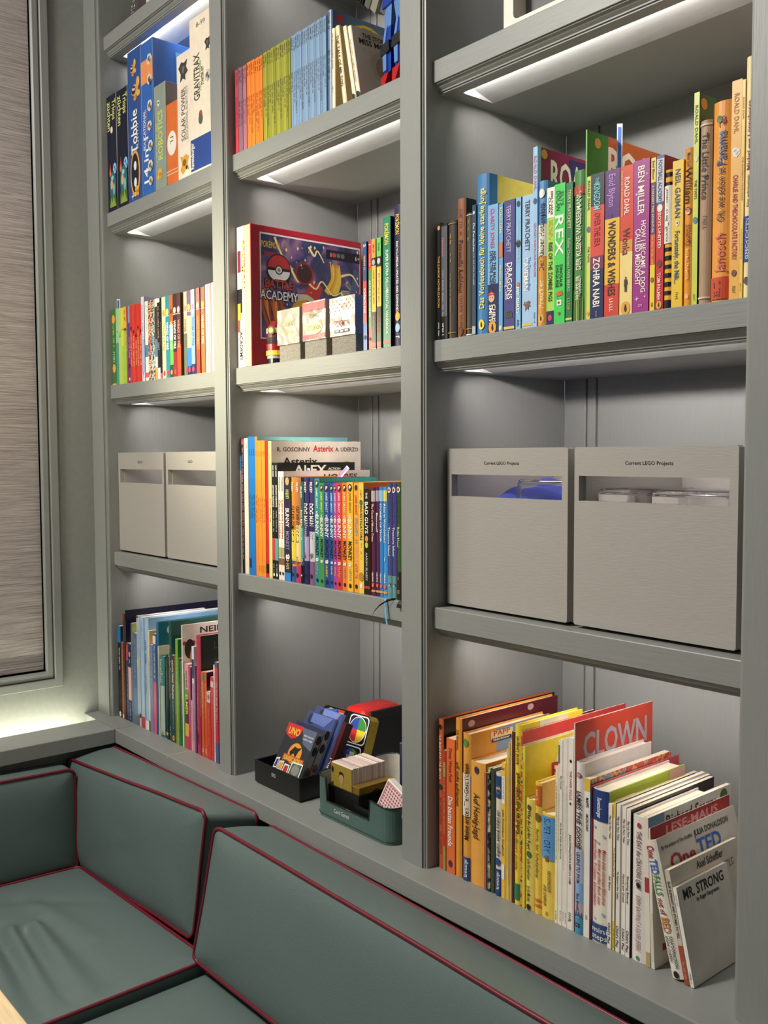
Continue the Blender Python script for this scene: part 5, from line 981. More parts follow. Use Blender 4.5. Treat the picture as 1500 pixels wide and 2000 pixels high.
# ------------------------------------------------------------------ upholstery
def cushion(name, label, cat, F, Rr, crown, band, rad, folds=(), piping=True, group=None, np_=96, wob=0.0):
    """F: front face corners (bl, br, tr, tl), Rr: the matching rear corners; a boxed cushion with welts"""
    F = [Vector(v) for v in F]
    Rr = [Vector(v) for v in Rr]
    W = (F[1] - F[0]).length
    H = (F[3] - F[0]).length
    ru, rv = rad / W, rad / H
    # rounded-rectangle loop in the unit square
    loop = []
    per = 10
    for cx, cy, a0 in ((1 - ru, rv, -90), (1 - ru, 1 - rv, 0), (ru, 1 - rv, 90), (ru, rv, 180)):
        for k in range(per):
            a = radians(a0 + 90 * k / (per - 1))
            loop.append((cx + ru * cos(a), cy + rv * sin(a)))
    full = []
    n = len(loop)
    for i in range(n):
        a, b = loop[i], loop[(i + 1) % n]
        L = math.hypot((a[0] - b[0]) * W, (a[1] - b[1]) * H)
        k = max(1, int(L / .02))
        full += [(a[0] + (b[0] - a[0]) * j / k, a[1] + (b[1] - a[1]) * j / k) for j in range(k)]
    n = len(full)

    def bil(C, u, v):
        return C[0] * (1 - u) * (1 - v) + C[1] * u * (1 - v) + C[2] * u * v + C[3] * (1 - u) * v
    nrm = (F[1] - F[0]).cross(F[3] - F[0]).normalized()
    mid = sum(F, Vector()) / 4
    if nrm.dot(mid - sum(Rr, Vector()) / 4) < 0:
        nrm = -nrm
    ph = len(label)

    def wav(u, v):
        return wob * (sin(u * 9 + ph) * .6 + sin(v * 7 + u * 17 + ph) * .4)

    def fold(p):
        s = 0
        for (ax, ay, bx_, by, amp, wd) in folds:
            dx, dy = bx_ - ax, by - ay
            t = ((p.x - ax) * dx + (p.y - ay) * dy) / (dx * dx + dy * dy)
            tc = min(max(t, 0), 1)
            q = math.hypot(p.x - ax - dx * tc, p.y - ay - dy * tc)
            s += amp * math.exp(-(q / wd) ** 2) * (1 - .5 * tc)
        return s
    vs, fs = [], []
    rings = [1, .992, .98] + [.96 - .024 * k for k in range(39)] if folds else [1, .992, .975, .95, .91, .86, .79, .71, .62, .53, .44, .35, .26, .17, .08]
    for r in rings:
        for (u, v) in full:
            uu, vv = .5 + (u - .5) * r, .5 + (v - .5) * r
            p = bil(F, uu, vv)
            e = 1 - r
            # steep rise at the seam, flat crown in the middle
            edge = min(min(uu, 1 - uu) * W, min(vv, 1 - vv) * H)
            c = crown * (1 - math.exp(-edge / .035))
            p = p + nrm * (c + wav(uu, vv) + (fold(p) if r < .99 else 0))
            vs.append(p)
    vs.append(bil(F, .5, .5) + nrm * (crown + fold(bil(F, .5, .5))))
    ctr = len(vs) - 1
    nr = len(rings)
    for i in range(nr - 1):
        for k in range(n):
            k2 = (k + 1) % n
            fs.append((i * n + k, i * n + k2, (i + 1) * n + k2, (i + 1) * n + k))
    for k in range(n):
        fs.append(((nr - 1) * n + k, (nr - 1) * n + (k + 1) % n, ctr))
    # boxing band back to the rear loop
    base = len(vs)
    bands = [.04, .12, .25, .4, .55, .7, .85, .95, 1]
    cen = bil(F, .5, .5)
    for t in bands:
        for (u, v) in full:
            a, b = bil(F, u, v) + nrm * wav(u, v), bil(Rr, u, v)
            p = a.lerp(b, t)
            out = (p - bil(F, .5, .5).lerp(bil(Rr, .5, .5), t))
            out = (out - nrm * out.dot(nrm)).normalized()
            bulge = band * sin(pi * t)
            vs.append(p + out * bulge)
    prev = 0
    for i in range(len(bands)):
        a = 0 if i == 0 else base + (i - 1) * n
        b = base + i * n
        for k in range(n):
            k2 = (k + 1) % n
            fs.append((a + k2, a + k, b + k, b + k2))
    last = base + (len(bands) - 1) * n
    fs.append(tuple(last + k for k in range(n)))
    o = from_py(name, vs, fs, LEATHER(), None, smooth=True)
    tag(o, label, cat, group)
    if piping:
        f = [vs[k] + nrm * .0012 for k in range(n)]
        tube('piping', f, .0036, PIPE(), o, True)
        tube('piping', [vs[last + k] for k in range(n)], .0034, PIPE(), o, True)
    return o


def seating():
    g = 'green leather cushions of the corner bench'
    # cushion A along the left wall
    cushion('back_cushion', 'green leather back cushion under the window ledge, left of the corner', 'cushion',
            [(-1.028, -.80, .125), (-1.028, -.166, .118), (-1.030, -.166, .372), (-1.030, -.80, .392)],
            [(-1.128, -.80, .12), (-1.128, -.166, .115), (-1.150, -.166, .362), (-1.150, -.80, .385)], .016, .006, .022, group=g, wob=.0012)
    # cushion B in the corner
    cushion('back_cushion', 'green leather back cushion standing in the bench corner', 'cushion',
            [(-1.085, -.158, .118), (-.470, -.152, .158), (-.405, -.152, .440), (-1.118, -.150, .374)],
            [(-1.09, -.048, .11), (-.455, -.046, .15), (-.392, -.046, .414), (-1.085, -.046, .392)], .014, .006, .02, group=g, wob=.0015)
    # cushion C along the bookcase
    cushion('back_cushion', 'long green leather back cushion against the bookcase ledge', 'cushion',
            [(-.392, -.193, .166), (.74, -.19, .166), (.74, -.160, .420), (-.357, -.160, .429)],
            [(-.385, -.052, .16), (.74, -.05, .16), (.74, -.048, .388), (-.352, -.048, .405)], .016, .006, .022, group=g, wob=.0015)
    # seats
    fo = [(-.80, -.44, -.40, -.480, -.013, .014), (-.76, -.418, -.42, -.458, .011, .014), (-.74, -.395, -.42, -.432, -.012, .013), (-.75, -.370, -.41, -.398, .011, .015), (-.76, -.345, -.42, -.350, -.006, .016), (-.90, -.36, -.78, -.22, -.006, .02), (-.80, -.465, -.42, -.520, .011, .016), (-.88, -.335, -.60, -.300, .005, .02)]
    cushion('seat_cushion', 'green leather seat cushion with folds in the bench corner', 'cushion',
            [(-1.015, -.74, .150), (-.385, -.74, .150), (-.380, -.166, .158), (-1.015, -.166, .130)],
            [(-1.015, -.74, .05), (-.40, -.74, .05), (-.395, -.166, .05), (-1.015, -.166, .05)], .008, .004, .02, folds=fo, group=g)
    cushion('seat_cushion', 'green leather seat cushion in front of the long back cushion', 'cushion',
            [(-.372, -.74, .136), (.74, -.74, .140), (.74, -.165, .145), (-.368, -.165, .140)],
            [(-.374, -.74, .05), (.74, -.74, .05), (.74, -.165, .05), (-.370, -.165, .05)], .010, .004, .02, piping=False, group=g)
    b = box('bench_base', -1.12, .74, -.70, -.0005, -.33, .047, mat('6d746f', .5), None, .003)
    tag(b, 'grey painted bench base carrying the green cushions', 'bench')
    # table
    t = empty('table', (-.2, -.95, -.33))
    tag(t, 'pale wooden table top at the lower left corner', 'table')
    bm = bmesh.new()
    bx(bm, -.75, .70, -.36, .293, .72, .75, .002)
    from_bm('table_top', bm, mat('ecd2a6', .5, .5, 12, .1, stretch=(1, 14, 1)), t)
    bm = bmesh.new()
    bmesh.ops.create_cone(bm, cap_ends=True, segments=20, radius1=.04, radius2=.035, depth=.70, matrix=Matrix.Translation((0, 0, .37)))
    from_bm('pedestal', bm, mat('6a6a68', .4), t, True)
    bm = bmesh.new()
    bmesh.ops.create_cone(bm, cap_ends=True, segments=24, radius1=.24, radius2=.2, depth=.02, matrix=Matrix.Translation((0, 0, .01)))
    from_bm('table_foot', bm, mat('6a6a68', .4), t)


# ------------------------------------------------------------------ storage bins
def bin_(label, x0, x1, y0, z0, z1, sl, text, tx, th, group, dep=.27):
    o = empty('storage_bin', ((x0 + x1) / 2, y0, z0))
    tag(o, label, 'storage bin', group)
    w2 = (x1 - x0) / 2
    h = z1 - z0
    a, b, c, d = sl      # slot x0,x1,z0,z1 in world
    a, b = a - (x0 + x1) / 2, b - (x0 + x1) / 2
    c, d = c - z0, d - z0
    t = .012
    bm = bmesh.new()
    r = .0025
    outer = [(-w2, 0), (w2, 0), (w2, h), (-w2, h)]
    # front board with the grip slot cut through
    ov = [(-w2 + r, 0), (w2 - r, 0), (w2, r), (w2, h - r), (w2 - r, h), (-w2 + r, h), (-w2, h - r), (-w2, r)]
    iv = [(a, c), (b, c), (b, d), (a, d)]
    q = [(-w2, c), (-w2, d), (w2, d), (w2, c)]

    def slab(pts):
        va = [bm.verts.new((p[0], 0, p[1])) for p in pts]
        vb = [bm.verts.new((p[0], t, p[1])) for p in pts]
        n = len(pts)
        for i in range(n):
            bm.faces.new((va[i], va[(i + 1) % n], vb[(i + 1) % n], vb[i]))
        bm.faces.new(va)
        bm.faces.new(vb[::-1])
    slab([(-w2 + r, 0), (w2 - r, 0), (w2, r), (w2, c), (-w2, c), (-w2, r)])
    slab([(-w2, d), (w2, d), (w2, h - r), (w2 - r, h), (-w2 + r, h), (-w2, h - r)])
    slab([(-w2, c), (a, c), (a, d), (-w2, d)])
    slab([(b, c), (w2, c), (w2, d), (b, d)])
    from_bm('front_board', bm, BOXP(), o)
    for s in (-1, 1):
        x = s * (w2 - t / 2)
        box('side_board', x - t / 2, x + t / 2, t, dep, 0, h - .002, BOXP(), o)
    box('back_board', -w2 + t, w2 - t, dep - t, dep, 0, h - .002, BOXP(), o)
    box('bottom_board', -w2 + t, w2 - t, t, dep - t, 0, t, BOXP(), o)
    for sx in (-1, 1):
        for yy in (.03, dep - .03):
            bm = bmesh.new()
            bmesh.ops.create_cone(bm, cap_ends=True, segments=14, radius1=.009, radius2=.009, depth=.0045, matrix=Matrix.Translation((sx * (w2 - .035), yy, -.00235)))
            from_bm('foot', bm, mat('6b5a3a', .6), o)
    flat_text('lettering', text, tx[1] - tx[0], th, ((tx[0] + tx[1]) / 2 - (x0 + x1) / 2, -.0003, tx[2] - z0), (1, 0, 0), (0, 0, 1), ink('15151a'), o, .008)
    return o


def clear_case(label, x0, x1, y0, y1, z0, z1, parent=None):
    bm = bmesh.new()
    bx(bm, x0, x1, y0, y1, z0, z1, .008, 3)
    m = bpy.data.materials.get('clear_plastic')
    if not m:
        m = bpy.data.materials.new('clear_plastic')
        m.use_nodes = True
        b = m.node_tree.nodes['Principled BSDF']
        b.inputs['Base Color'].default_value = (.92, .92, .93, 1)
        b.inputs['Roughness'].default_value = .06
        b.inputs['Transmission Weight'].default_value = 1
        b.inputs['IOR'].default_value = 1.2
    o = from_bm('clear_plastic_case', bm, m, None, True)
    tag(o, label, 'plastic case')
    box('lid_rim', x0 + .004, x1 - .004, y0 - .0012, y1 + .0012, z1 - .009, z1 - .006, m, o, .0005)
    box('case_filling', x0 + .006, x1 - .006, y0 + .006, y1 - .006, z0 + .004, z0 + (z1 - z0) * .4, mat('8e8a90', .6, .5, 90, .2), o)
    return o


def bins():
    z0, z1 = ZS[3] + .0050, ZS[3] + .2638
    bin_('grey bin lettered for projects with blue cloth in its slot', .0640, .3180, .045, z0, z1, (.0740, .3070, 1.0645, 1.1005), 'Current LEGO Projects', (.148, .223, 1.1195), .0052, 'storage bins on the third shelf')
    bin_('grey bin lettered for projects holding clear cases, beside the right upright', .3300, .5872, .045, z0, z1, (.3380, .5750, 1.0655, 1.1015), 'Current LEGO Projects', (.418, .494, 1.1205), .0052, 'storage bins on the third shelf')
    bin_('grey storage bin at the far left with a short black word', -1.1885, -.9300, .035, z0, z1, (-1.1775, -.9385, 1.064, 1.0995), 'LEGO', (-1.071, -1.046, 1.1185), .0058, 'storage bins on the third shelf')
    bin_('grey storage bin right of the far left bin, with a short black word', -.9180, -.6600, .035, z0, z1, (-.9075, -.6720, 1.064, 1.1), 'LEGO', (-.806, -.785, 1.12), .0058, 'storage bins on the third shelf')
    # contents seen through the slots
    n = 22
    vs, fs = [], []
    for i in range(n):
        for j in range(n):
            u, v = i / (n - 1), j / (n - 1)
            x, y = .083 + .215 * u, .060 + .22 * v
            z = 1.024 + .066 * sin(pi * min(1, u * 1.05 + .02)) ** .7 * (.55 + .45 * sin(pi * v)) + .006 * sin(u * 19 + v * 5) * sin(v * 11)
            vs.append((x, y, z))
    for i in range(n - 1):
        for j in range(n - 1):
            fs.append((i * n + j, (i + 1) * n + j, (i + 1) * n + j + 1, i * n + j + 1))
    o = from_py('cloth_bag', vs, fs, mat('2e3a8c', .85, .4, 200, .08), None, smooth=True)
    md = o.modifiers.new('thick', 'SOLIDIFY')
    md.thickness = .003
    tag(o, 'rumpled blue cloth inside the left projects bin', 'cloth bag')
    b = box('folded_manuals', .082, .30, .062, .28, ZS[3] + .018, 1.016, mat('b8b4ac', .7, .5, 120, .1, stretch=(.1, .1, 8)), None, .002)
    tag(b, 'stack of pale papers under the blue cloth in the left projects bin', 'papers')
    clear_case('clear plastic case leaning on the blue cloth in the left projects bin', .200, .300, .062, .074, 1.022, 1.094)
    clear_case('clear plastic case at the left in the right projects bin', .346, .438, .075, .20, 1.02, 1.0835)
    clear_case('clear plastic case at the right in the right projects bin', .446, .566, .062, .19, 1.02, 1.0835)
    b = box('folded_manuals', .35, .57, .068, .27, ZS[3] + .018, 1.0185, mat('a8a49e', .7, .5, 120, .1, stretch=(.1, .1, 8)), None, .002)
    tag(b, 'stack of pale papers under the clear cases in the right projects bin', 'papers')


# ------------------------------------------------------------------ game shelf
def game_shelf():
    z = ZS[2] + .0003
    h = .2955
    x0, x1, y0, dep = -.5300, -.5055, .025, .295
    # slim white box first
    b = box('game_box', -.5605, -.5312, y0, y0 + dep - .02, z, z + h, cov('e2dcd6'), None, .001)
    tag(b, 'slim white game box at the far left of the game shelf', 'game box')
    b2 = [(-.5605, -.5312)]
    e = y0 - .0004
    def quad(nm, a0, a1, c0, c1, c, par, yy=e):
        from_py(nm, [(a0, yy, z + c0), (a1, yy, z + c0), (a1, yy, z + c1), (a0, yy, z + c1)], [(0, 1, 2, 3)], cov(c), par)
    quad('label_patch', -.556, -.545, .20, .245, '7c2438', b)
    quad('label_patch', -.559, -.540, .115, .165, '1c1a1e', b)
    quad('label_patch', -.558, -.546, .10, .135, 'e0a838', b, e - .0003)
    quad('label_patch', -.558, -.549, .075, .1, '8c4a2c', b)
    flat_text('lettering', 'ACADEMY', .062, .012, (-.5455, e, z + .045), (0, 0, -1), (1, 0, 0), ink('17151a'), b, .02)
    flat_text('lettering', 'POKÉMON', .10, .010, (-.5362, e, z + .215), (0, 0, -1), (1, 0, 0), ink('d8b02c'), b, .02)
    # red battle game
    bm = bmesh.new()
    bx(bm, x0, x1, y0, y0 + dep, z, z + h, .0012)
    for f in bm.faces:
        if f.normal.y < -.9:
            f.material_index = 1
    r = from_bm('game_box', bm, [cov('a81c30'), mat('e2b49a', .3, .8, 160, .16)])
    tag(r, 'big red battle game box with flame and lightning artwork', 'game box')
    X = x1 + .0005
    def pan(nm, u0, u1, v0, v1, m, ex=0.0):
        ya, yb = y0 + u0 * dep, y0 + u1 * dep
        za, zb_ = z + v0 * h, z + v1 * h
        return from_py(nm, [(X + ex, ya, za), (X + ex, yb, za), (X + ex, yb, zb_), (X + ex, ya, zb_)], [(0, 1, 2, 3)], m, r)
    pan('white_border', .075, .985, .2, .952, cov('e8e0dc'))
    # printed background: dark violet night with swirls
    m = bpy.data.materials.new('battle_print')
    m.use_nodes = True
    nt = m.node_tree
    bs = nt.nodes['Principled BSDF']
    bs.inputs['Roughness'].default_value = .3
    tc = nt.nodes.new('ShaderNodeTexCoord')
    no = nt.nodes.new('ShaderNodeTexNoise')
    no.inputs['Scale'].default_value = 11
    no.inputs['Detail'].default_value = 5
    no.inputs['Distortion'].default_value = 1.6
    nt.links.new(tc.outputs['Object'], no.inputs['Vector'])
    ra = nt.nodes.new('ShaderNodeValToRGB')
    el = ra.color_ramp.elements
    el[0].position, el[0].color = .30, lin('16141f') + [1]
    el[1].position, el[1].color = .72, lin('b9a890') + [1]
    for pos, c in ((.42, '2c2c4c'), (.50, '3a3a66'), (.56, '6a4a7a'), (.63, '8a6a86')):
        q = el.new(pos)
        q.color = lin(c) + [1]
    nt.links.new(no.outputs['Fac'], ra.inputs['Fac'])
    nt.links.new(ra.outputs['Color'], bs.inputs['Base Color'])
    pan('art_panel', .085, .98, .21, .94, m, .0002)
    def poly(nm, pts, c, ex):
        from_py(nm, [(X + ex, y0 + u * dep, z + v * h) for u, v in pts], [tuple(range(len(pts)))], ink(c), r)
    # printed flames, lightning and sparks
    cnt = [0]

    def sw(pts, wd, c):
        """tapered brush stroke through (u, v) points, wd = widths"""
        P = [Vector((u * dep, v * h)) for u, v in pts]
        Q = []
        for i in range(len(P) - 1):          # smooth the stroke
            p0, p1, p2, p3 = P[max(i - 1, 0)], P[i], P[i + 1], P[min(i + 2, len(P) - 1)]
            for k in range(6):
                t = k / 6
                Q.append((p1 * 2 + (p2 - p0) * t + (p0 * 2 - p1 * 5 + p2 * 4 - p3) * t * t + (p1 * 3 - p0 - p2 * 3 + p3) * t ** 3) / 2)
        Q.append(P[-1])
        n = len(Q)
        vs, fs = [], []
        cnt[0] += 1
        for i, q in enumerate(Q):
            t = (Q[min(i + 1, n - 1)] - Q[max(i - 1, 0)]).normalized()
            w_ = (wd[0] + (wd[1] - wd[0]) * i / (n - 1)) * (1 if len(wd) < 3 else (1 + (wd[2] - 1) * sin(pi * i / (n - 1)))) * dep / 2
            for sg in (-1, 1):
                yy = min(max(q.x - t.y * w_ * sg, .09 * dep), .975 * dep)
                zz = min(max(q.y + t.x * w_ * sg, .215 * h), .935 * h)
                vs.append((X + .0003 + .000012 * cnt[0], y0 + yy, z + zz))
        for i in range(n - 1):
            fs.append((2 * i, 2 * i + 1, 2 * i + 3, 2 * i + 2))
        from_py('art_stroke', vs, fs, ink(c), r)
    rq = random.Random(11)
    for k in range(9):
        u = .095 + .02 * k
        sw([(u + .10, .22), (u + .03 + rq.uniform(-.02, .02), .34), (u - .005, .48), (u + rq.uniform(-.01, .03), .62 - .02 * k)], (.035, .006), ('b8521c', 'd8762a', 'e89a3c', '9a3418')[k % 4])
    for k in range(7):
        sw([(.40 + .05 * k, .22 + .01 * k), (.5 + .04 * k, .30), (.66 + .03 * k, .33 + .02 * k), (.80 + .02 * k, .42 + .02 * k)], (.05, .006), ('8c3a1c', 'c8702a', 'd8a03c', '5a2418')[k % 4])
    for k in range(6):
        sw([(.86 - .02 * k, .70 - .03 * k), (.92 - .01 * k, .60), (.93, .48 + .02 * k), (.84, .40 + .03 * k)], (.012, .05), ('6a6a74', '8c887e', '3c4462', 'a8a08c')[k % 4])
    sw([(.56, .80), (.60, .93)], (.05, .09), '24345c')
    sw([(.84, .50), (.92, .62), (.97, .78)], (.02, .10), '4a5678')
    for k in range(5):
        sw([(.24 + .03 * k, .55 + .02 * k), (.34 + .02 * k, .46), (.40, .34 + .03 * k)], (.03, .006), ('6a4a78', '54406c', '8c7a94')[k % 3])
    # rounded colour shapes of the picture
    sw([(.36, .40), (.42, .47), (.52, .45), (.56, .36)], (.05, .12, 1.3), 'c89a2c')
    sw([(.34, .34), (.40, .38)], (.03, .07), 'd8b03a')
    sw([(.48, .50), (.55, .58), (.58, .64)], (.10, .09, 1.3), 'b02c24')
    sw([(.50, .62), (.53, .72)], (.09, .04), 'c03a2c')
    sw([(.40, .52), (.48, .53), (.55, .50)], (.05, .03), 'c8b49c')
    sw([(.60, .30), (.66, .44), (.70, .48)], (.13, .06, 1.2), '341a1c')
    sw([(.58, .34), (.62, .46)], (.05, .02), 'a83428')
    sw([(.72, .38), (.80, .40), (.86, .32)], (.10, .06, 1.2), 'c8962a')
    for k in range(5):
        sw([(.66 + .02 * k, .58), (.72 + .015 * k, .68), (.70 + .02 * k, .80)], (.05, .008, 1.4), ('d4a82c', 'e0bc4a', 'c8922a')[k % 3])
    for pts in ([(.20, .93), (.27, .80), (.36, .72)], [(.33, .74), (.40, .64), (.46, .66), (.56, .60), (.62, .66), (.72, .57), (.80, .60)],
                [(.80, .60), (.88, .46), (.94, .40)], [(.50, .90), (.55, .84), (.58, .88), (.64, .80)], [(.80, .72), (.90, .74), (.97, .66)]):
        sw(pts, (.022, .008), 'd8b860')
        sw(pts, (.010, .004), 'f2e6b8')
    for k in range(26):
        u, v = rq.uniform(.3, .96), rq.uniform(.42, .92)
        cnt[0] += 1
        q = .0012 + rq.random() * .0018
        from_py('art_spark', [(X + .0003 + .000012 * cnt[0], y0 + u * dep + q * a, z + v * h + q * b) for a, b in ((-1, 0), (0, -1.6), (1, 0), (0, 1.6))], [(0, 1, 2, 3)], ink(rq.choice(['e8dcc0', 'd8c0e0', 'f0e4a0'])), r)
    vs, fs = disc((X + .001, y0 + .46 * dep, z + .70 * h), (0, 1, 0), (0, 0, 1), .024, .024)
    from_py('art_shape', vs, fs, ink('8c2420'), r)
    vs, fs = disc((X + .00105, y0 + .46 * dep, z + .70 * h), (0, 1, 0), (0, 0, 1), .020, .020)
    from_py('art_shape', vs, fs, ink('3a1a1c'), r)
    # emblem: half red, half white ball behind the words
    cy, cz = y0 + .235 * dep, z + .70 * h
    vs, fs = disc((X + .0011, cy, cz), (0, 1, 0), (0, 0, 1), .031, .034, 28)
    from_py('ball_emblem', vs, fs, ink('1a1618'), r)
    half = [(cos(pi * k / 14), sin(pi * k / 14)) for k in range(15)]
    from_py('ball_emblem', [(X + .0012, cy + .028 * a, cz + .004 + .027 * b) for a, b in half], [tuple(range(15))], ink('b82c30'), r)
    from_py('ball_emblem', [(X + .0012, cy + .028 * a, cz - .002 - .022 * b) for a, b in half][::-1], [tuple(range(15))], ink('e6e2de'), r)
    for k, (rr, c) in enumerate(((.010, '1a1618'), (.0075, 'd8d4d0'), (.004, '8c8888'))):
        vs, fs = disc((X + .0013 + k * .00006, cy, cz), (0, 1, 0), (0, 0, 1), rr, rr)
        from_py('ball_emblem', vs, fs, ink(c), r)
    U, V = (0, 1, 0), (0, 0, 1)
    flat_text('title', 'BATTLE', .072, .0185, (X + .0016, y0 + .235 * dep, z + .598 * h), U, V, ink('17141a'), r, .06)
    flat_text('title', 'BATTLE', .070, .0180, (X + .0017, y0 + .235 * dep, z + .598 * h), U, V, ink('c8342c'), r, .012)
    flat_text('title', 'ACADEMY', .098, .0200, (X + .0016, y0 + .235 * dep, z + .518 * h), U, V, ink('17141a'), r, .06)
    flat_text('title', 'ACADEMY', .096, .0190, (X + .0017, y0 + .235 * dep, z + .518 * h), U, V, ink('eeeaf0'), r, .012)
    flat_text('title', 'POKÉMON', .046, .0135, (X + .0009, y0 + .165 * dep, z + .872 * h), U, V, ink('d8b43c'), r, .02)
    pan('label_patch', .11, .22, .795, .82, ink('8c2436'), .0009)
    pan('label_patch', .66, .98, .835, .905, ink('15131a'), .0009)
    for u in (.735, .775, .815):
        vs, fs = disc((X + .0010, y0 + u * dep, z + .87 * h), U, V, .0052, .0052)
        from_py('label_mark', vs, fs, ink('c03a3a' if u < .74 else '6a666c'), r)
    flat_text('lettering', '1', .004, .010, (X + .0011, y0 + .705 * dep, z + .87 * h), U, V, ink('e8e4e0'), r)
    flat_text('lettering', '6+', .012, .010, (X + .0011, y0 + .955 * dep, z + .87 * h), U, V, ink('e8e4e0'), r)
    # three foil wrapped card packs upright on felt bases
    def pack(lbl, a0, a1, zt, zmid, foil, bump, texts, dp=.045):
        w = a1 - a0
        o = empty('card_pack', ((a0 + a1) / 2, .026, z))
        tag(o, lbl, 'card pack', 'foil card packs before the red game box')
        box('felt_base', -w / 2 + .004, w / 2 - .0005, .002, dp - .004, 0, zmid - z, mat('8f8a80', .95, 1.0, 600, .45), o, .0008)
        bm = bmesh.new()
        n, k = 12, 8
        bx(bm, -w / 2, w / 2, 0, dp, zmid - z, zt - z)
        bmesh.ops.subdivide_edges(bm, edges=bm.edges[:], cuts=5, use_grid_fill=True)
        rr = random.Random(int(w * 1e5) + len(lbl))
        for v in bm.verts:
            if v.co.y < .001:
                v.co.y += rr.uniform(-.0008, .0006)
        from_bm('foil_wrap', bm, mat(foil, .28, bump, 45, .08, .45), o)
        for (s, L, H, zz, c) in texts:
            flat_text('lettering', s, L, H, (0, -.0013, zz), (1, 0, 0), (0, 0, 1), ink(c), o, .01)
        return o
    pack('plain silver foil card pack, leftmost of the three before the game box', -.410, -.333, z + .103, z + .0335, 'b3ada2', 1.0,
         [('POKÉMON', .026, .009, .074, 'c8bf78'), ('TRADING CARDS', .036, .006, .058, 'c0b468')])
    o = pack('red striped foil card pack, middle of the three before the game box', -.322, -.247, z + .1075, z + .034, 'b4a6a0', .9,
         [('POKÉMON', .028, .010, .080, '8c8244')])
    for (a, b, c) in ((.090, .105, 'b8686a'), (.036, .045, 'b0585c')):
        from_py('foil_band', [(-.0365, -.0010, a), (.0365, -.0010, a), (.0365, -.0010, b), (-.0365, -.0010, b)], [(0, 1, 2, 3)], mat(c, .3, .5, 45, .1, .3), o)
    vs, fs = disc((0, -.0011, .057), (1, 0, 0), (0, 0, 1), .028, .0125, 20)
    from_py('foil_patch', vs, fs, mat('d8d08a', .35, .3, 60, .05, .3), o)
    flat_text('lettering', 'LOST ORIGIN', .046, .009, (0, -.0015, .057), (1, 0, 0), (0, 0, 1), ink('5a5428'), o)
    o = pack('white dotted card pack, rightmost of the three before the game box', -.234, -.1575, z + .1045, z + .0335, 'c0b6b4', .25,
         [('POKÉMON', .044, .012, .056, '8c2c3a')], .018 + .03)
    from_py('label_patch', [(-.022, -.0012, .039), (.022, -.0012, .039), (.022, -.0012, .045), (-.022, -.0012, .045)], [(0, 1, 2, 3)], ink('3c3a4a'), o)
    for k in range(3):
        from_py('label_mark', [(-.019 + k * .014, -.0015, .0405), (-.009 + k * .014, -.0015, .0405), (-.009 + k * .014, -.0015, .0435), (-.019 + k * .014, -.0015, .0435)], [(0, 1, 2, 3)], ink('d8d4d2'), o)
    vs, fs = [], []
    for a in range(11):
        for c in range(4):
            if (a + c) % 2:
                n = len(vs)
                xx, zz = -.036 + a * .0068, .098 - c * .006
                vs += [(xx, -.0011, zz - .002), (xx + .002, -.0011, zz), (xx, -.0011, zz + .002), (xx - .002, -.0011, zz)]
                fs.append((n, n + 1, n + 2, n + 3))
    from_py('dot_print', vs, fs, ink('c0b0ae'), o)
    # little banded jar
    t = empty('toy_jar', (-.447, .052, z))
    tag(t, 'small banded toy jar in red, yellow and black before the game box', 'toy')
    def cyl(nm, r1, r2, za, zb_, m):
        bm = bmesh.new()
        bmesh.ops.create_cone(bm, cap_ends=True, segments=28, radius1=r1, radius2=r2, depth=zb_ - za, matrix=Matrix.Translation((0, 0, (za + zb_) / 2)))
        o = from_bm(nm, bm, m, t)
        return o
    cyl('base', .0215, .0215, 0, .0115, mat('141416', .25))
    cyl('grey_ring', .0225, .0225, .0115, .018, mat('a29c9a', .3))
    cyl('yellow_ring', .0245, .0245, .018, .0275, mat('e0c22e', .4))
    cyl('red_ring', .0235, .0245, .0275, .0405, mat('8c1a20', .3))
    cyl('glass_band', .0225, .0235, .0405, .0545, mat('3a3438', .12, 0, 60, .3))
    cyl('brown_ring', .0235, .023, .0545, .063, mat('5c1a1e', .3))
    cyl('cream_ring', .0236, .0236, .063, .073, mat('d8c8a0', .35))
    cyl('lid', .023, .014, .073, .088, mat('7c161c', .25))
    vs, fs = disc((.009, -.0232, .068), (.93, .36, 0), (0, 0, 1), .009, .009)
    from_py('button', vs, fs, ink('1c1a1c'), t)
    vs, fs = disc((.009, -.0235, .068), (.93, .36, 0), (0, 0, 1), .0055, .0055)
    from_py('button', vs, fs, ink('d8b84a'), t)


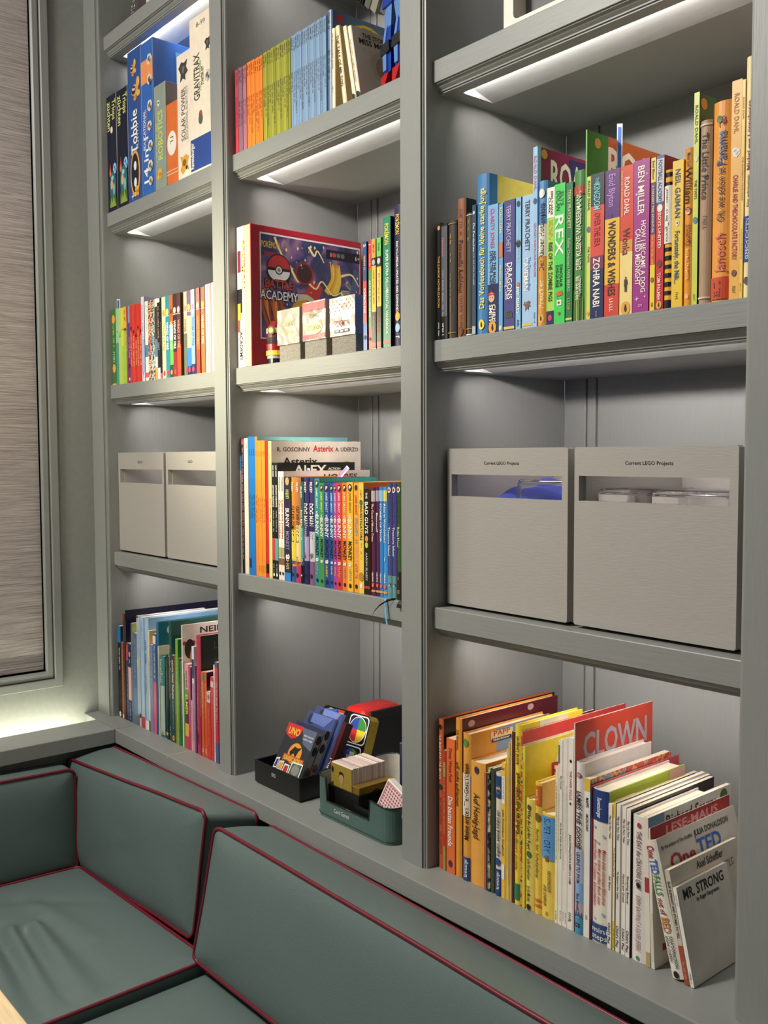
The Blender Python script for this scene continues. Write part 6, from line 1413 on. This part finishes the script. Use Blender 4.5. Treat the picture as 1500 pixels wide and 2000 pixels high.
# ------------------------------------------------------------------ card games on the base shelf
def card_box(name, label, w, h, t, loc, tilt, front, side, items, cat='card box', group='card games in the black tray', top=None):
    """upright pack facing -y, leaning back by tilt; local origin bottom left front"""
    bm = bmesh.new()
    bx(bm, 0, w, 0, t, 0, h, .0008)
    for f in bm.faces:
        if abs(f.normal.x) > .9:
            f.material_index = 1
        elif f.normal.z > .9:
            f.material_index = 2
    o = from_bm(name, bm, [cov(front), cov(side), cov(top or front)])
    o.location = (loc[0], loc[1], loc[2] + t * sin(tilt))
    o.rotation_euler = (-tilt, 0, 0)
    tag(o, label, cat, group)
    for k, it in enumerate(items):
        e = -.0004 - .00008 * k
        if it[0] == 'f':
            _, s, cx, cz, L, H, c = it
            flat_text('lettering', s, L, H, (cx, e, cz), (1, 0, 0), (0, 0, 1), ink(c), o, .015)
        elif it[0] == 'r':
            _, pts, c = it
            from_py('print', [(x, e, q) for x, q in pts], [tuple(range(len(pts)))], ink(c), o)
        elif it[0] == 'd':
            _, cx, cz, rx, rz, c = it
            vs, fs = disc((cx, e, cz), (1, 0, 0), (0, 0, 1), rx, rz)
            from_py('print', vs, fs, ink(c), o)
        elif it[0] == 'sd':
            _, cy, cz, ry, rz, c = it
            vs, fs = disc((w - e, cy, cz), (0, 1, 0), (0, 0, 1), ry, rz)
            from_py('side_print', vs, fs, ink(c), o)
        elif it[0] == 'v':          # text running up the front
            _, s, cx, cz, L, H, c = it
            flat_text('lettering', s, L, H, (cx, e, cz), (0, 0, 1), (-1, 0, 0), ink(c), o, .015)
    return o


def rrect(x0, x1, z0, z1, r, n=5):
    pts = []
    for cx, cz, a0 in ((x1 - r, z0 + r, -90), (x1 - r, z1 - r, 0), (x0 + r, z1 - r, 90), (x0 + r, z0 + r, 180)):
        for k in range(n):
            a = radians(a0 + 90 * k / (n - 1))
            pts.append((cx + r * cos(a), cz + r * sin(a)))
    return pts


def card_games():
    z = ZB + .0003
    # black open tray
    bm = bmesh.new()
    x0, x1, y0, y1, h, t = -.500, -.334, .0165, .150, .0495, .0035
    bx(bm, x0, x1, y0, y0 + t, z + .003, z + h, .0006)
    bx(bm, x0, x1, y1 - t, y1, z + .003, z + h, .0006)
    bx(bm, x0, x0 + t, y0 + t, y1 - t, z + .003, z + h, .0006)
    bx(bm, x1 - t, x1, y0 + t, y1 - t, z + .003, z + h, .0006)
    bx(bm, x0 + .003, x1 - .003, y0 + .003, y1 - .003, z, z + .005)
    o = from_bm('card_tray', bm, BLACKP())
    tag(o, 'open black wooden tray lettered in small white capitals', 'tray')
    flat_text('lettering', 'UNO', .0145, .0085, (-.4275, y0 - .0003, z + .0335), (1, 0, 0), (0, 0, 1), ink('dcdcd8'), o)
    tl = radians(27)
    zi = z + .0066
    # packs leaning back, front one first
    w, hh, tt = .1035, .1270, .0165
    y = .0225
    card_box('card_game_box', 'front card pack with orange fossil badge in the black tray', w, hh, tt, (-.4605, y, zi), tl, '2c2f38', '8c8c90',
             [('r', [(.0, .127), (.056, .127), (.052, .112), (.040, .100), (.024, .096), (.006, .102), (0, .108)], 'c02c30'),
              ('f', 'UNO', .029, .1125, .040, .015, 'e8c23a'),
              ('r', [(.052, .126), (.103, .126), (.103, .085), (.07, .094)], '566074'),
              ('d', .056, .070, .023, .022, 'e0912c'), ('r', [(.038, .07), (.05, .084), (.06, .082), (.074, .086), (.066, .076), (.062, .062), (.052, .07), (.044, .062)], '17161a'),
              ('r', [(.022, .064), (.094, .064), (.094, .051), (.022, .051)], 'b84a20'), ('f', 'JURASSIC WORLD', .058, .0575, .066, .0095, 'e8c84a'),
              ('f', 'Match colours and', .082, .112, .032, .0045, 'd8d8d8'), ('f', 'numbers to escape', .082, .105, .032, .0045, 'd8d8d8'),
              ('r', [(.004, .05), (.016, .053), (.014, .03), (.002, .028)], 'e8e4e0'), ('r', [(.006, .047), (.014, .049), (.0125, .032), (.004, .031)], '2c3c7c'),
              ('r', [(.018, .046), (.034, .049), (.034, .028), (.016, .028)], 'e8e4e0'), ('r', [(.02, .044), (.032, .046), (.032, .030), (.018, .030)], 'd89a3a'),
              ('r', [(.038, .045), (.056, .045), (.056, .025), (.036, .025)], 'e8e4e0'), ('r', [(.041, .042), (.053, .042), (.053, .028), (.039, .028)], 'b82c2c'),
              ('r', [(.060, .054), (.098, .056), (.098, .022), (.058, .022)], 'e8e4e0'), ('r', [(.063, .051), (.095, .053), (.095, .025), (.061, .025)], '3c6c44'),
              ('d', .079, .039, .013, .011, '8c8484')] +
             [('sd', .008, q, .0062, .010, '18181a') for q in (.112, .088)] + [('sd', .008, .045, .006, .009, '6a4a2c'), ('sd', .008, .013, .007, .008, 'a82430')], top='c8342c')
    y += .0168 / cos(tl) + .0006
    card_box('card_game_box', 'second card pack with blue tab in the black tray', w, hh, tt, (-.4605, y, zi), tl, '27324c', '8e8e92',
             [('sd', .008, q, .0062, .010, '18181a') for q in (.118, .090)] + [('sd', .008, .048, .006, .009, '6a4a2c'), ('sd', .008, .018, .007, .008, 'a82430')], top='4a5a8c')
    o2 = card_box('hanging_card_pack', 'blue hang-tab card pack behind the second pack in the black tray', .098, .152, .006, (-.4590, y + .0190, zi), tl, '3c4a78', '6c7cb0',
             [('d', .06, .142, .012, .009, '8c3440'), ('d', .02, .136, .012, .012, '22283c'), ('r', [(.02, .15), (.09, .15), (.07, .128), (.02, .13)], '5a6ca4')])
    o3 = card_box('hanging_card_pack', 'blue hang-tab card pack furthest back but one in the black tray', .098, .163, .006, (-.4480, y + .0275, zi), tl, '3c4a78', '7c8cc0',
             [('d', .075, .150, .010, .008, 'b0303c'), ('d', .03, .15, .012, .010, '22283c'), ('r', [(.03, .162), (.09, .162), (.075, .142), (.03, .145)], '6a7cb4')])
    card_box('card_game_box', 'dark maroon card pack with gold capitals on the right in the black tray', .0420, .1400, .0200, (-.3810, y + .0360, zi), tl, '4a1518', '3a1014',
             [('v', 'UNO', .0130, .046, .040, .0125, 'c8a860'), ('v', 'MERCY', .0320, .044, .042, .0085, 'e0d4c8'),
              ('d', .022, .1, .010, .014, '2a0c10'), ('d', .022, .103, .006, .008, 'a08c5a'), ('v', '270', .022, .075, .018, .010, 'c03a4c')])
    # round cornered tin with colour wheel
    bm = bmesh.new()
    pts = rrect(0, .155, 0, .135, .014)
    va = [bm.verts.new((x, 0, q)) for x, q in pts]
    vb = [bm.verts.new((x, .026, q)) for x, q in pts]
    n = len(pts)
    for i in range(n):
        f = bm.faces.new((va[i], va[(i + 1) % n], vb[(i + 1) % n], vb[i]))
        f.material_index = 1
    bm.faces.new(va)
    bm.faces.new(vb[::-1])
    o = from_bm('card_game_tin', bm, [mat('131316', .3), mat('b59a3a', .3, 0, 60, .05, .7)])
    o.location = (-.5000, .158, z + .0092)
    o.rotation_euler = (-radians(20), 0, radians(5))
    tag(o, 'black card game tin with four-colour wheel and gold rim', 'tin', 'card games in the black tray')
    def pr(pts, c, e):
        from_py('print', [(x, e, q) for x, q in pts], [tuple(range(len(pts)))], ink(c), o)
    pr(rrect(.092, .152, .070, .132, .01), 'ece8e4', -.0004)
    pr(rrect(.0945, .1495, .0725, .1295, .009), '131316', -.0005)
    pr(rrect(.094, .148, .008, .066, .008), 'ece8e4', -.0004)
    pr(rrect(.0965, .1455, .0105, .0635, .007), '131316', -.0005)
    for k, c in enumerate(('3c8a3c', '2c4ca8', 'c82c34', 'e8cc2c')):
        for (cx, cz, R) in ((.122, .101, .025), (.121, .037, .022)):
            sec = [(cx, cz)] + [(cx + R * cos(pi / 2 * k + pi / 2 * j / 8), cz + 1.05 * R * sin(pi / 2 * k + pi / 2 * j / 8)) for j in range(9)]
            pr(sec, c, -.0008)
    vs, fs = disc((.122, -.0006, .101), (1, 0, 0), (0, 0, 1), .0268, .028)
    from_py('print', vs, fs, ink('ece8e4'), o)
    pr([(.108, .03), (.122, .03), (.122, .045), (.108, .045)], 'ece8e4', -.001)
    pr([(.116, .038), (.13, .038), (.13, .053), (.116, .053)], 'd8d4d0', -.0011)
    for (cx, cz, R, c) in ((.028, .112, .018, 'e8c83a'), (.028, .112, .014, 'c8b0a0'), (.062, .114, .013, 'e8c83a'), (.062, .116, .006, '131316')):
        vs, fs = disc((cx, -.0009 - R * .001 * (1 if c == 'e8c83a' else -.5), cz), (1, 0, 0), (0, 0, 1), R, R * 1.1)
        from_py('print', vs, fs, ink(c), o)
    pr([(.012, .128), (.05, .132), (.044, .122), (.02, .121)], '2c5cb8', -.0012)
    pr([(.050, .132), (.072, .132), (.072, .126), (.050, .126)], 'b82c34', -.0012)
    # tall red and black case
    bm = bmesh.new()
    bx(bm, -.455, -.385, .222, .335, z, z + .140, .014, 4)
    o = from_bm('card_case', bm, mat('c0201c', .35), None, False)
    tag(o, 'red and black rounded case standing behind the card tins', 'case')
    bm = bmesh.new()
    bx(bm, -.386, -.380, .240, .333, z + .004, z + .137, .0025, 2)
    from_bm('black_lid', bm, mat('141314', .4), o)
    box('lid_seam', -.3802, -.3795, .244, .330, z + .114, z + .1155, mat('0a0a0a', .5), o)
    # green rounded desk tray with a notch
    def rr(x0, x1, y0, y1, r, n=8):
        pts = []
        for cx, cy, a0 in ((x1 - r, y0 + r, -90), (x1 - r, y1 - r, 0), (x0 + r, y1 - r, 90), (x0 + r, y0 + r, 180)):
            for k in range(n):
                a = radians(a0 + 90 * k / (n - 1))
                pts.append((cx + r * cos(a), cy + r * sin(a)))
        return pts
    X0, X1, Y0, Y1 = -.277, -.049, .0125, .215
    hh = .0785
    notch = (-.2405, -.1045, .0335)
    out0 = rr(X0, X1, Y0, Y1, .026)
    in0 = rr(X0 + .003, X1 - .003, Y0 + .003, Y1 - .003, .023)
    # add vertices at the notch ends on the straight front
    def ins(pts, yy):
        res = []
        for i, p in enumerate(pts):
            res.append(p)
            q = pts[(i + 1) % len(pts)]
            if abs(p[1] - yy) < 1e-4 and abs(q[1] - yy) < 1e-4 and abs(q[0] - p[0]) > .1:
                for xx in (notch[0], notch[0] + .004, notch[1] - .004, notch[1]):
                    res.append((xx, yy))
        return res
    A, Bv = ins(out0, Y0), ins(in0, Y0 + .003)
    top = []
    for (x, y) in A:
        if abs(y - Y0) < 1e-4 and notch[0] + .003 < x < notch[1] - .003:
            top.append(notch[2])
        else:
            top.append(hh - (.012 * min(1, max(0, (x + .18) / .12)) if y < Y0 + .03 and x > notch[1] - .02 else 0))
    n = len(A)
    vs = [(x, y, z) for x, y in A] + [(x, y, z + q) for (x, y), q in zip(A, top)] + [(x, y, z + q) for (x, y), q in zip(Bv, top)] + [(x, y, z + .003) for x, y in Bv]
    fs, mi = [], []
    for i in range(n):
        j = (i + 1) % n
        fs += [(i, j, n + j, n + i), (n + i, n + j, 2 * n + j, 2 * n + i), (2 * n + i, 2 * n + j, 3 * n + j, 3 * n + i)]
        mi += [0, 1, 2]
    fs += [tuple(range(n))[::-1], tuple(3 * n + k for k in range(n))]
    mi += [0, 2]
    o = from_py('card_tray', vs, fs, [mat('4d6862', .35, .05, 60, .04), mat('22302c', .2), mat('b4b0a2', .5)], None, mi)
    tag(o, 'green rounded tray with notched front and white lettering', 'tray')
    flat_text('lettering', 'Card Games', .046, .0085, (-.190, Y0 - .0004, z + .0215), (1, 0, 0), (0, 0, 1), ink('dfe4e0'), o)
    pts = [(x, y, z + q) for (x, y), q in zip(A, top)]
    tube('rim', pts, .0016, mat('1c2824', .15), o, True, 6)
    tube('foot_groove', [(x, y, z + .006) for x, y in rr(X0 - .0004, X1 + .0004, Y0 - .0004, Y1 + .0004, .026)], .0008, mat('30443e', .3), o, True, 6)
    # black inner holder
    bm = bmesh.new()
    zi = z + .0033
    for (a, b, c, d) in ((-.256, -.161, .0305, .033), (-.256, -.161, .128, .1305), (-.256, -.2535, .033, .128), (-.1635, -.161, .033, .128)):
        bx(bm, a, b, c, d, zi, z + .0585)
    bx(bm, -.2535, -.1635, .033, .128, zi, zi + .002)
    q = from_bm('card_holder', bm, BLACKP())
    tag(q, 'black open card holder inside the green tray, left', 'holder')
    bm = bmesh.new()
    for (a, b, c, d) in ((-.160, -.075, .0205, .023), (-.160, -.075, .118, .1205), (-.160, -.1575, .023, .118), (-.0775, -.075, .023, .118)):
        bx(bm, a, b, c, d, zi, z + .0450)
    bx(bm, -.1575, -.0775, .023, .118, zi, zi + .002)
    q = from_bm('card_holder', bm, BLACKP())
    tag(q, 'black open card holder inside the green tray, right', 'holder')
    # trading cards standing in the holder
    rnd = random.Random(4)
    cz = zi + .0025
    yy = .0345
    k = 0
    while yy < .1180:
        th = rnd.uniform(.0012, .0019)
        hgt = .096 + rnd.uniform(-.001, .0012)
        c = rnd.choice(['e8ddd0', 'ded0c6', 'd8c4bc', 'efe6da', 'c8aea8'])
        if k == 0:
            c = '9a8434'
        cd = box('trading_card', -.2515, -.1870, yy, yy + th, cz, cz + hgt, mat(c, .45), None)
        if k == 0:
            tag(cd, 'gold front trading card with a player in red', 'card', 'trading cards in the green tray')
            e = yy - .0003
            def cp(pts, c, ee):
                from_py('print', [(x, ee, cz + q) for x, q in pts], [tuple(range(len(pts)))], ink(c), cd)
            cp([(-.2330, .004), (-.2050, .004), (-.2060, .040), (-.2110, .052), (-.2270, .052), (-.2325, .038)], 'b02430', e)
            cp([(-.2225, .052), (-.2155, .052), (-.2155, .060), (-.2225, .060)], 'b08a64', e - .0001)
            vs, fs = disc((-.219, e - .0002, cz + .070), (1, 0, 0), (0, 0, 1), .0072, .0105)
            from_py('print', vs, fs, ink('b48c68'), cd)
            cp([(-.2270, .072), (-.2255, .082), (-.219, .0845), (-.2125, .082), (-.2110, .072), (-.2145, .078), (-.2235, .078)], '2a1c14', e - .0003)
            vs, fs = disc((-.2465, e - .0002, cz + .083), (1, 0, 0), (0, 0, 1), .0035, .006)
            from_py('print', vs, fs, ink('1c1a18'), cd)
            cp([(-.2512, .012), (-.2440, .012), (-.2440, .060), (-.2512, .056)], '3a3010', e - .0001)
            flat_text('lettering', 'STAR', .03, .005, (-.2475, e - .0003, cz + .034), (0, 0, 1), (-1, 0, 0), ink('e0cc70'), cd)
        else:
            tag(cd, 'trading card standing on edge in the packed row in the green tray', 'card', 'trading cards in the green tray')
        yy += th + .0003
        k += 1
    g = box('card_sleeve_box', -.1855, -.1645, .0345, .1250, cz, cz + .066, mat('9c7c34', .3, .2, 90, .1, .5), None, .001)
    tag(g, 'gold card sleeve box right of the trading cards in the green tray', 'card box')
    from_py('print', [(-.1641, .05, cz + .035), (-.1641, .12, cz + .035), (-.1641, .12, cz + .062), (-.1641, .05, cz + .062)], [(0, 1, 2, 3)], mat('b8863c', .3, 0, 60, .1, .4), g)
    vs, fs = disc((-.1638, .075, cz + .047), (0, 1, 0), (0, 0, 1), .012, .010)
    from_py('print', vs, fs, ink('5a2c1c'), g)
    # navy box
    q = box('card_game_box', -.1600, -.0900, .1300, .1560, zi, z + .142, mat('1a2740', .4), None, .002)
    tag(q, 'dark navy card box with spaced white capitals at the back of the green tray', 'card box')
    flat_text('lettering', 'TRUMPS', .055, .012, (-.119, .1297, z + .100), (1, 0, 0), (0, 0, 1), ink('c8c4bc'), q)
    # deck with red pattern, leaning
    d = box('card_deck', -.032, .032, -.008, .008, 0, .088, mat('e8e2dc', .4), None, .001)
    d.location = (-.0985 + .0, .0400, z + .0140)
    d.rotation_euler = (-radians(8), radians(24), 0)
    tag(d, 'playing card deck with red patterned back leaning in the green tray', 'card deck')
    vs, fs = [], []
    for a in range(9):
        for b in range(13):
            n = len(vs)
            xx, zz = -.0245 + a * .00615, .0065 + b * .0062
            vs += [(xx, -.0085, zz - .0024), (xx + .0024, -.0085, zz), (xx, -.0085, zz + .0024), (xx - .0024, -.0085, zz)]
            fs.append((n, n + 1, n + 2, n + 3))
    from_py('back_pattern', vs, fs, ink('c8485a'), d)
    for (a, b, c, e) in ((-.0285, .0285, .003, .0042), (-.0285, .0285, .0838, .085), (-.0285, -.0273, .003, .085), (.0273, .0285, .003, .085)):
        from_py('back_border', [(a, -.0085, c), (b, -.0085, c), (b, -.0085, e), (a, -.0085, e)], [(0, 1, 2, 3)], ink('c8485a'), d)


# ------------------------------------------------------------------ small things
def small_things():
    # toy robot on the top middle shelf
    z = ZS[1] + .0003
    o = empty('toy_robot', (-.0665, .058, z), (0, 0, radians(-14)))
    tag(o, 'blue and red toy robot standing beside the cream little books', 'toy')
    RED, BLU, LBL, DK, GR, SIL = mat('b3161c', .3), mat('1b3d9c', .3), mat('5f87c4', .35), mat('15161a', .4), mat('6b6a66', .35, 0, 60, .05, .3), mat('b9b8a8', .25, 0, 60, .05, .6)
    def hull(nm, pts, m):
        bm = bmesh.new()
        for p in pts:
            bm.verts.new(p)
        bmesh.ops.convex_hull(bm, input=bm.verts[:])
        from_bm(nm, bm, m, o)
    def block(nm, c0, s0, c1, s1, m):
        """tapered block between two rectangles"""
        P = []
        for (c, s) in ((c0, s0), (c1, s1)):
            for a in (-1, 1):
                for b in (-1, 1):
                    P.append((c[0] + a * s[0], c[1] + b * s[1], c[2]))
        hull(nm, P, m)
    for sx in (-1, 1):
        X = .022 * sx
        block('foot', (X + .006, -.004, .0), (.006, .024), (X, -.002, .030), (.014, .018), RED)
        block('ankle', (X, 0, .028), (.010, .010), (X, 0, .036), (.009, .009), DK)
        block('shin', (X, 0, .034), (.013, .014), (X - .002 * sx, 0, .080), (.016, .016), BLU)
        block('shin_plate', (X - .004, -.012, .038), (.006, .006), (X - .006, -.012, .078), (.008, .006), LBL)
        block('knee', (X, -.002, .066), (.017, .018), (X, -.002, .084), (.016, .018), DK)
        block('lower_thigh', (X, 0, .084), (.016, .016), (X, 0, .118), (.011, .012), BLU)
        block('thigh_plate', (X - .009, -.012, .086), (.005, .005), (X - .006, -.010, .116), (.004, .004), LBL)
        block('thigh', (X, 0, .112), (.012, .013), (X - .003 * sx, 0, .150), (.016, .015), LBL)
    block('hip', (0, 0, .146), (.036, .018), (0, 0, .166), (.032, .018), BLU)
    block('waist', (0, 0, .164), (.024, .016), (0, 0, .182), (.026, .016), SIL)
    block('torso', (-.004, 0, .180), (.030, .022), (-.006, 0, .236), (.038, .026), RED)
    block('chest_window', (.0, -.026, .198), (.026, .004), (0, -.028, .226), (.03, .004), SIL)
    block('head', (0, 0, .238), (.012, .012), (0, -.001, .268), (.011, .011), BLU)
    for sx in (-1, 1):
        block('shoulder', (.056 * sx - .010, 0, .206), (.012, .018), (.057 * sx - .010, 0, .242), (.012, .02), RED)
    block('upper_arm', (.044, 0, .168), (.009, .012), (.044, 0, .208), (.011, .013), GR)
    block('forearm', (.045, 0, .126), (.009, .014), (.044, 0, .170), (.009, .013), RED)
    # raised left arm with the dark launcher
    block('upper_arm', (-.052, -.004, .172), (.010, .012), (-.060, 0, .208), (.011, .013), RED)
    a = Vector((-.028, -.006, .144))
    b = Vector((-.105, -.012, .215))
    def rod(nm, p, q, r0, r1, m):
        p, q = Vector(p), Vector(q)
        t = (q - p).normalized()
        u = t.cross(Vector((0, 1, 0))).normalized()
        v = t.cross(u)
        hull(nm, [tuple(c + u * (r * s1) + v * (r * s2)) for c, r in ((p, r0), (q, r1)) for s1 in (-1, 1) for s2 in (-1, 1)], m)
    rod('launcher_grip', a, a.lerp(b, .22), .009, .010, GR)
    rod('launcher_body', a.lerp(b, .2), a.lerp(b, .55), .016, .017, SIL)
    rod('launcher_band', a.lerp(b, .42), a.lerp(b, .62), .0185, .0185, GR)
    rod('launcher_barrel', a.lerp(b, .6), b, .017, .019, DK)
    for k in range(4):
        p = a.lerp(b, .66 + .09 * k)
        rod('barrel_ridge', p, p + (b - a) * .035, .0205, .0205, DK)
    # white framed box on the upper right shelf
    z = ZS[1] + .0003
    fr = empty('framed_box', (.36, .032, z))
    tag(fr, 'white rounded display frame at the top edge of the right column', 'frame')
    bm = bmesh.new()
    o_ = rrect(-.160, .160, 0, .300, .004, 4)
    i_ = rrect(-.1410, .1410, .0125, .285, .009, 4)
    n = len(o_)
    V = []
    for pts, y in ((o_, 0), (i_, 0), (i_, .03), (o_, .04)):
        V.append([bm.verts.new((p[0], y, p[1])) for p in pts])
    for r in range(3):
        for k in range(n):
            k2 = (k + 1) % n
            bm.faces.new((V[r][k], V[r][k2], V[r + 1][k2], V[r + 1][k]))
    from_bm('frame', bm, mat('e9e2d4', .4), fr)
    box('backing', -.150, .150, .028, .036, .006, .292, mat('6d6f70', .6), fr)
    # keyring on the top left shelf
    z = ZS[0] + .0003
    k = empty('keyring', (-1.045, .040, z))
    tag(k, 'metal keyring with small chain and dark tag on the top left shelf', 'keyring')
    def torus(nm, c, R, r, rot):
        pts = []
        Rm = Matrix.Rotation(rot[0], 3, 'X') @ Matrix.Rotation(rot[1], 3, 'Z')
        for i in range(20):
            a = 2 * pi * i / 20
            pts.append(Vector(c) + Rm @ Vector((R * cos(a), 0, R * sin(a))))
        tube(nm, pts, r, mat('b8b4ae', .25, 0, 60, .05, .9), k, True, 6)
    torus('ring', (0, -.006, .030), .0075, .0016, (0, 0))
    for i in range(4):
        torus('chain_link', (-.004 + (i % 2) * .001, -.006, .0085 + i * .0045), .0032, .0009, (0, (i % 2) * 1.4))
    for i in range(3):
        torus('chain_link', (.002, -.006, .042 + i * .0052), .0034, .0009, (0, (i % 2) * 1.4))
    box('tag', .008, .12, 0, .02, 0, .090, mat('4a3c40', .5), k, .003)
    box('tag_stripe', .060, .118, -.0012, -.0002, .012, .040, mat('e0d0cc', .4), k)
    # page markers
    def marker(lbl, pts, c, th):
        v = [Vector(p) for p in pts]
        o = from_py('page_marker', [tuple(p) for p in v] + [(p.x + th, p.y + th, p.z) for p in v], [(3, 2, 1, 0), (4, 5, 6, 7), (0, 1, 5, 4), (1, 2, 6, 5), (2, 3, 7, 6), (3, 0, 4, 7)], cov(c))
        tag(o, lbl, 'bookmark', 'page markers sticking out of books')
        return o
    m = marker('blue page marker above the tall orange cover on the upper right shelf', [(.3655, .09, 1.52), (.3745, .09, 1.52), (.3745, .09, 1.600), (.3655, .09, 1.602)], 'e4e4ea', .0004)
    from_py('blue_face', [(.3672, .0897, 1.53), (.3730, .0897, 1.53), (.3730, .0897, 1.5955), (.3672, .0897, 1.597)], [(0, 1, 2, 3)], ink('2f72d0'), m)
    m = marker('blue page marker above the first paperbacks on the second left shelf', [(-1.236, .06, 1.48), (-1.2165, .06, 1.48), (-1.2165, .06, 1.543), (-1.236, .06, 1.546)] if 0 else [(-1.166, .03, 1.47), (-1.148, .03, 1.47), (-1.148, .03, 1.541), (-1.166, .03, 1.543)], 'dfe4e6', .0004)
    from_py('blue_face', [(-1.163, .0297, 1.48), (-1.151, .0297, 1.48), (-1.151, .0297, 1.538), (-1.163, .0297, 1.540)], [(0, 1, 2, 3)], ink('3a6f9c'), m)
    m = marker('blue page marker leaning out of the orange comics', [(-.4280, .10, 1.05), (-.4180, .10, 1.05), (-.4050, .10, 1.106), (-.4150, .10, 1.107)], 'cfd8e4', .0004)
    from_py('blue_face', [(-.4250, .0997, 1.07), (-.4170, .0997, 1.07), (-.4075, .0997, 1.103), (-.4135, .0997, 1.104)], [(0, 1, 2, 3)], ink('5f8cc4'), m)
    m = marker('purple page marker leaning out of the comics', [(-.385, .12, 1.055), (-.373, .12, 1.052), (-.2980, .12, 1.1065), (-.3060, .12, 1.1125)], 'c8c0cc', .0004)
    from_py('purple_face', [(-.376, .1197, 1.063), (-.370, .1197, 1.060), (-.3035, .1197, 1.1065), (-.3085, .1197, 1.1095)], [(0, 1, 2, 3)], ink('a87cae'), m)
    # ribbon markers hanging over the comics shelf edge
    def ribbon(lbl, path, w, c, wd=(1, 0, 0)):
        vs, fs = [], []
        d = Vector(wd).normalized() * w / 2
        for p in path:
            p = Vector(p)
            for s, t in ((-1, 0), (1, 0), (1, .0005), (-1, .0005)):
                vs.append(p + d * s + Vector((0, t, 0)))
        for i in range(len(path) - 1):
            for q in range(4):
                q2 = (q + 1) % 4
                fs.append((i * 4 + q, i * 4 + q2, i * 4 + 4 + q2, i * 4 + 4 + q))
        fs += [(3, 2, 1, 0), tuple((len(path) - 1) * 4 + q for q in range(4))]
        o = from_py('ribbon_marker', vs, fs, mat(c, .45, .2, 300, .05))
        tag(o, lbl, 'ribbon', 'ribbon markers over the comics shelf edge')
    zs = ZS[3]
    ribbon('light blue ribbon marker hanging straight over the comics shelf edge', [(-.0640, .0225, zs + .0018), (-.0635, .0165, zs + .0015), (-.0625, .0140, zs - .004), (-.0600, .0130, zs - .018), (-.0575, .0120, zs - .032), (-.0550, .0125, zs - .044)], .0045, '5fb4dc')
    ribbon('navy ribbon marker curling left over the comics shelf edge', [(-.0440, .0225, zs + .0018), (-.0470, .0165, zs + .0015), (-.0560, .0110, zs - .002), (-.0690, .0060, zs - .011), (-.0790, .0040, zs - .021), (-.0850, .0040, zs - .029)], .005, '141c34', (.5, 0, .86))
    ribbon('short black marker ribbon beside the middle upright under the green book', [(-.0215, .0225, zs + .0016), (-.0220, .0165, zs + .0012), (-.0235, .0140, zs - .004), (-.0245, .0130, zs - .0105)], .012, '101014')


room()
bookcase()
seating()
bins()
game_shelf()
card_games()
small_things()
build_books()
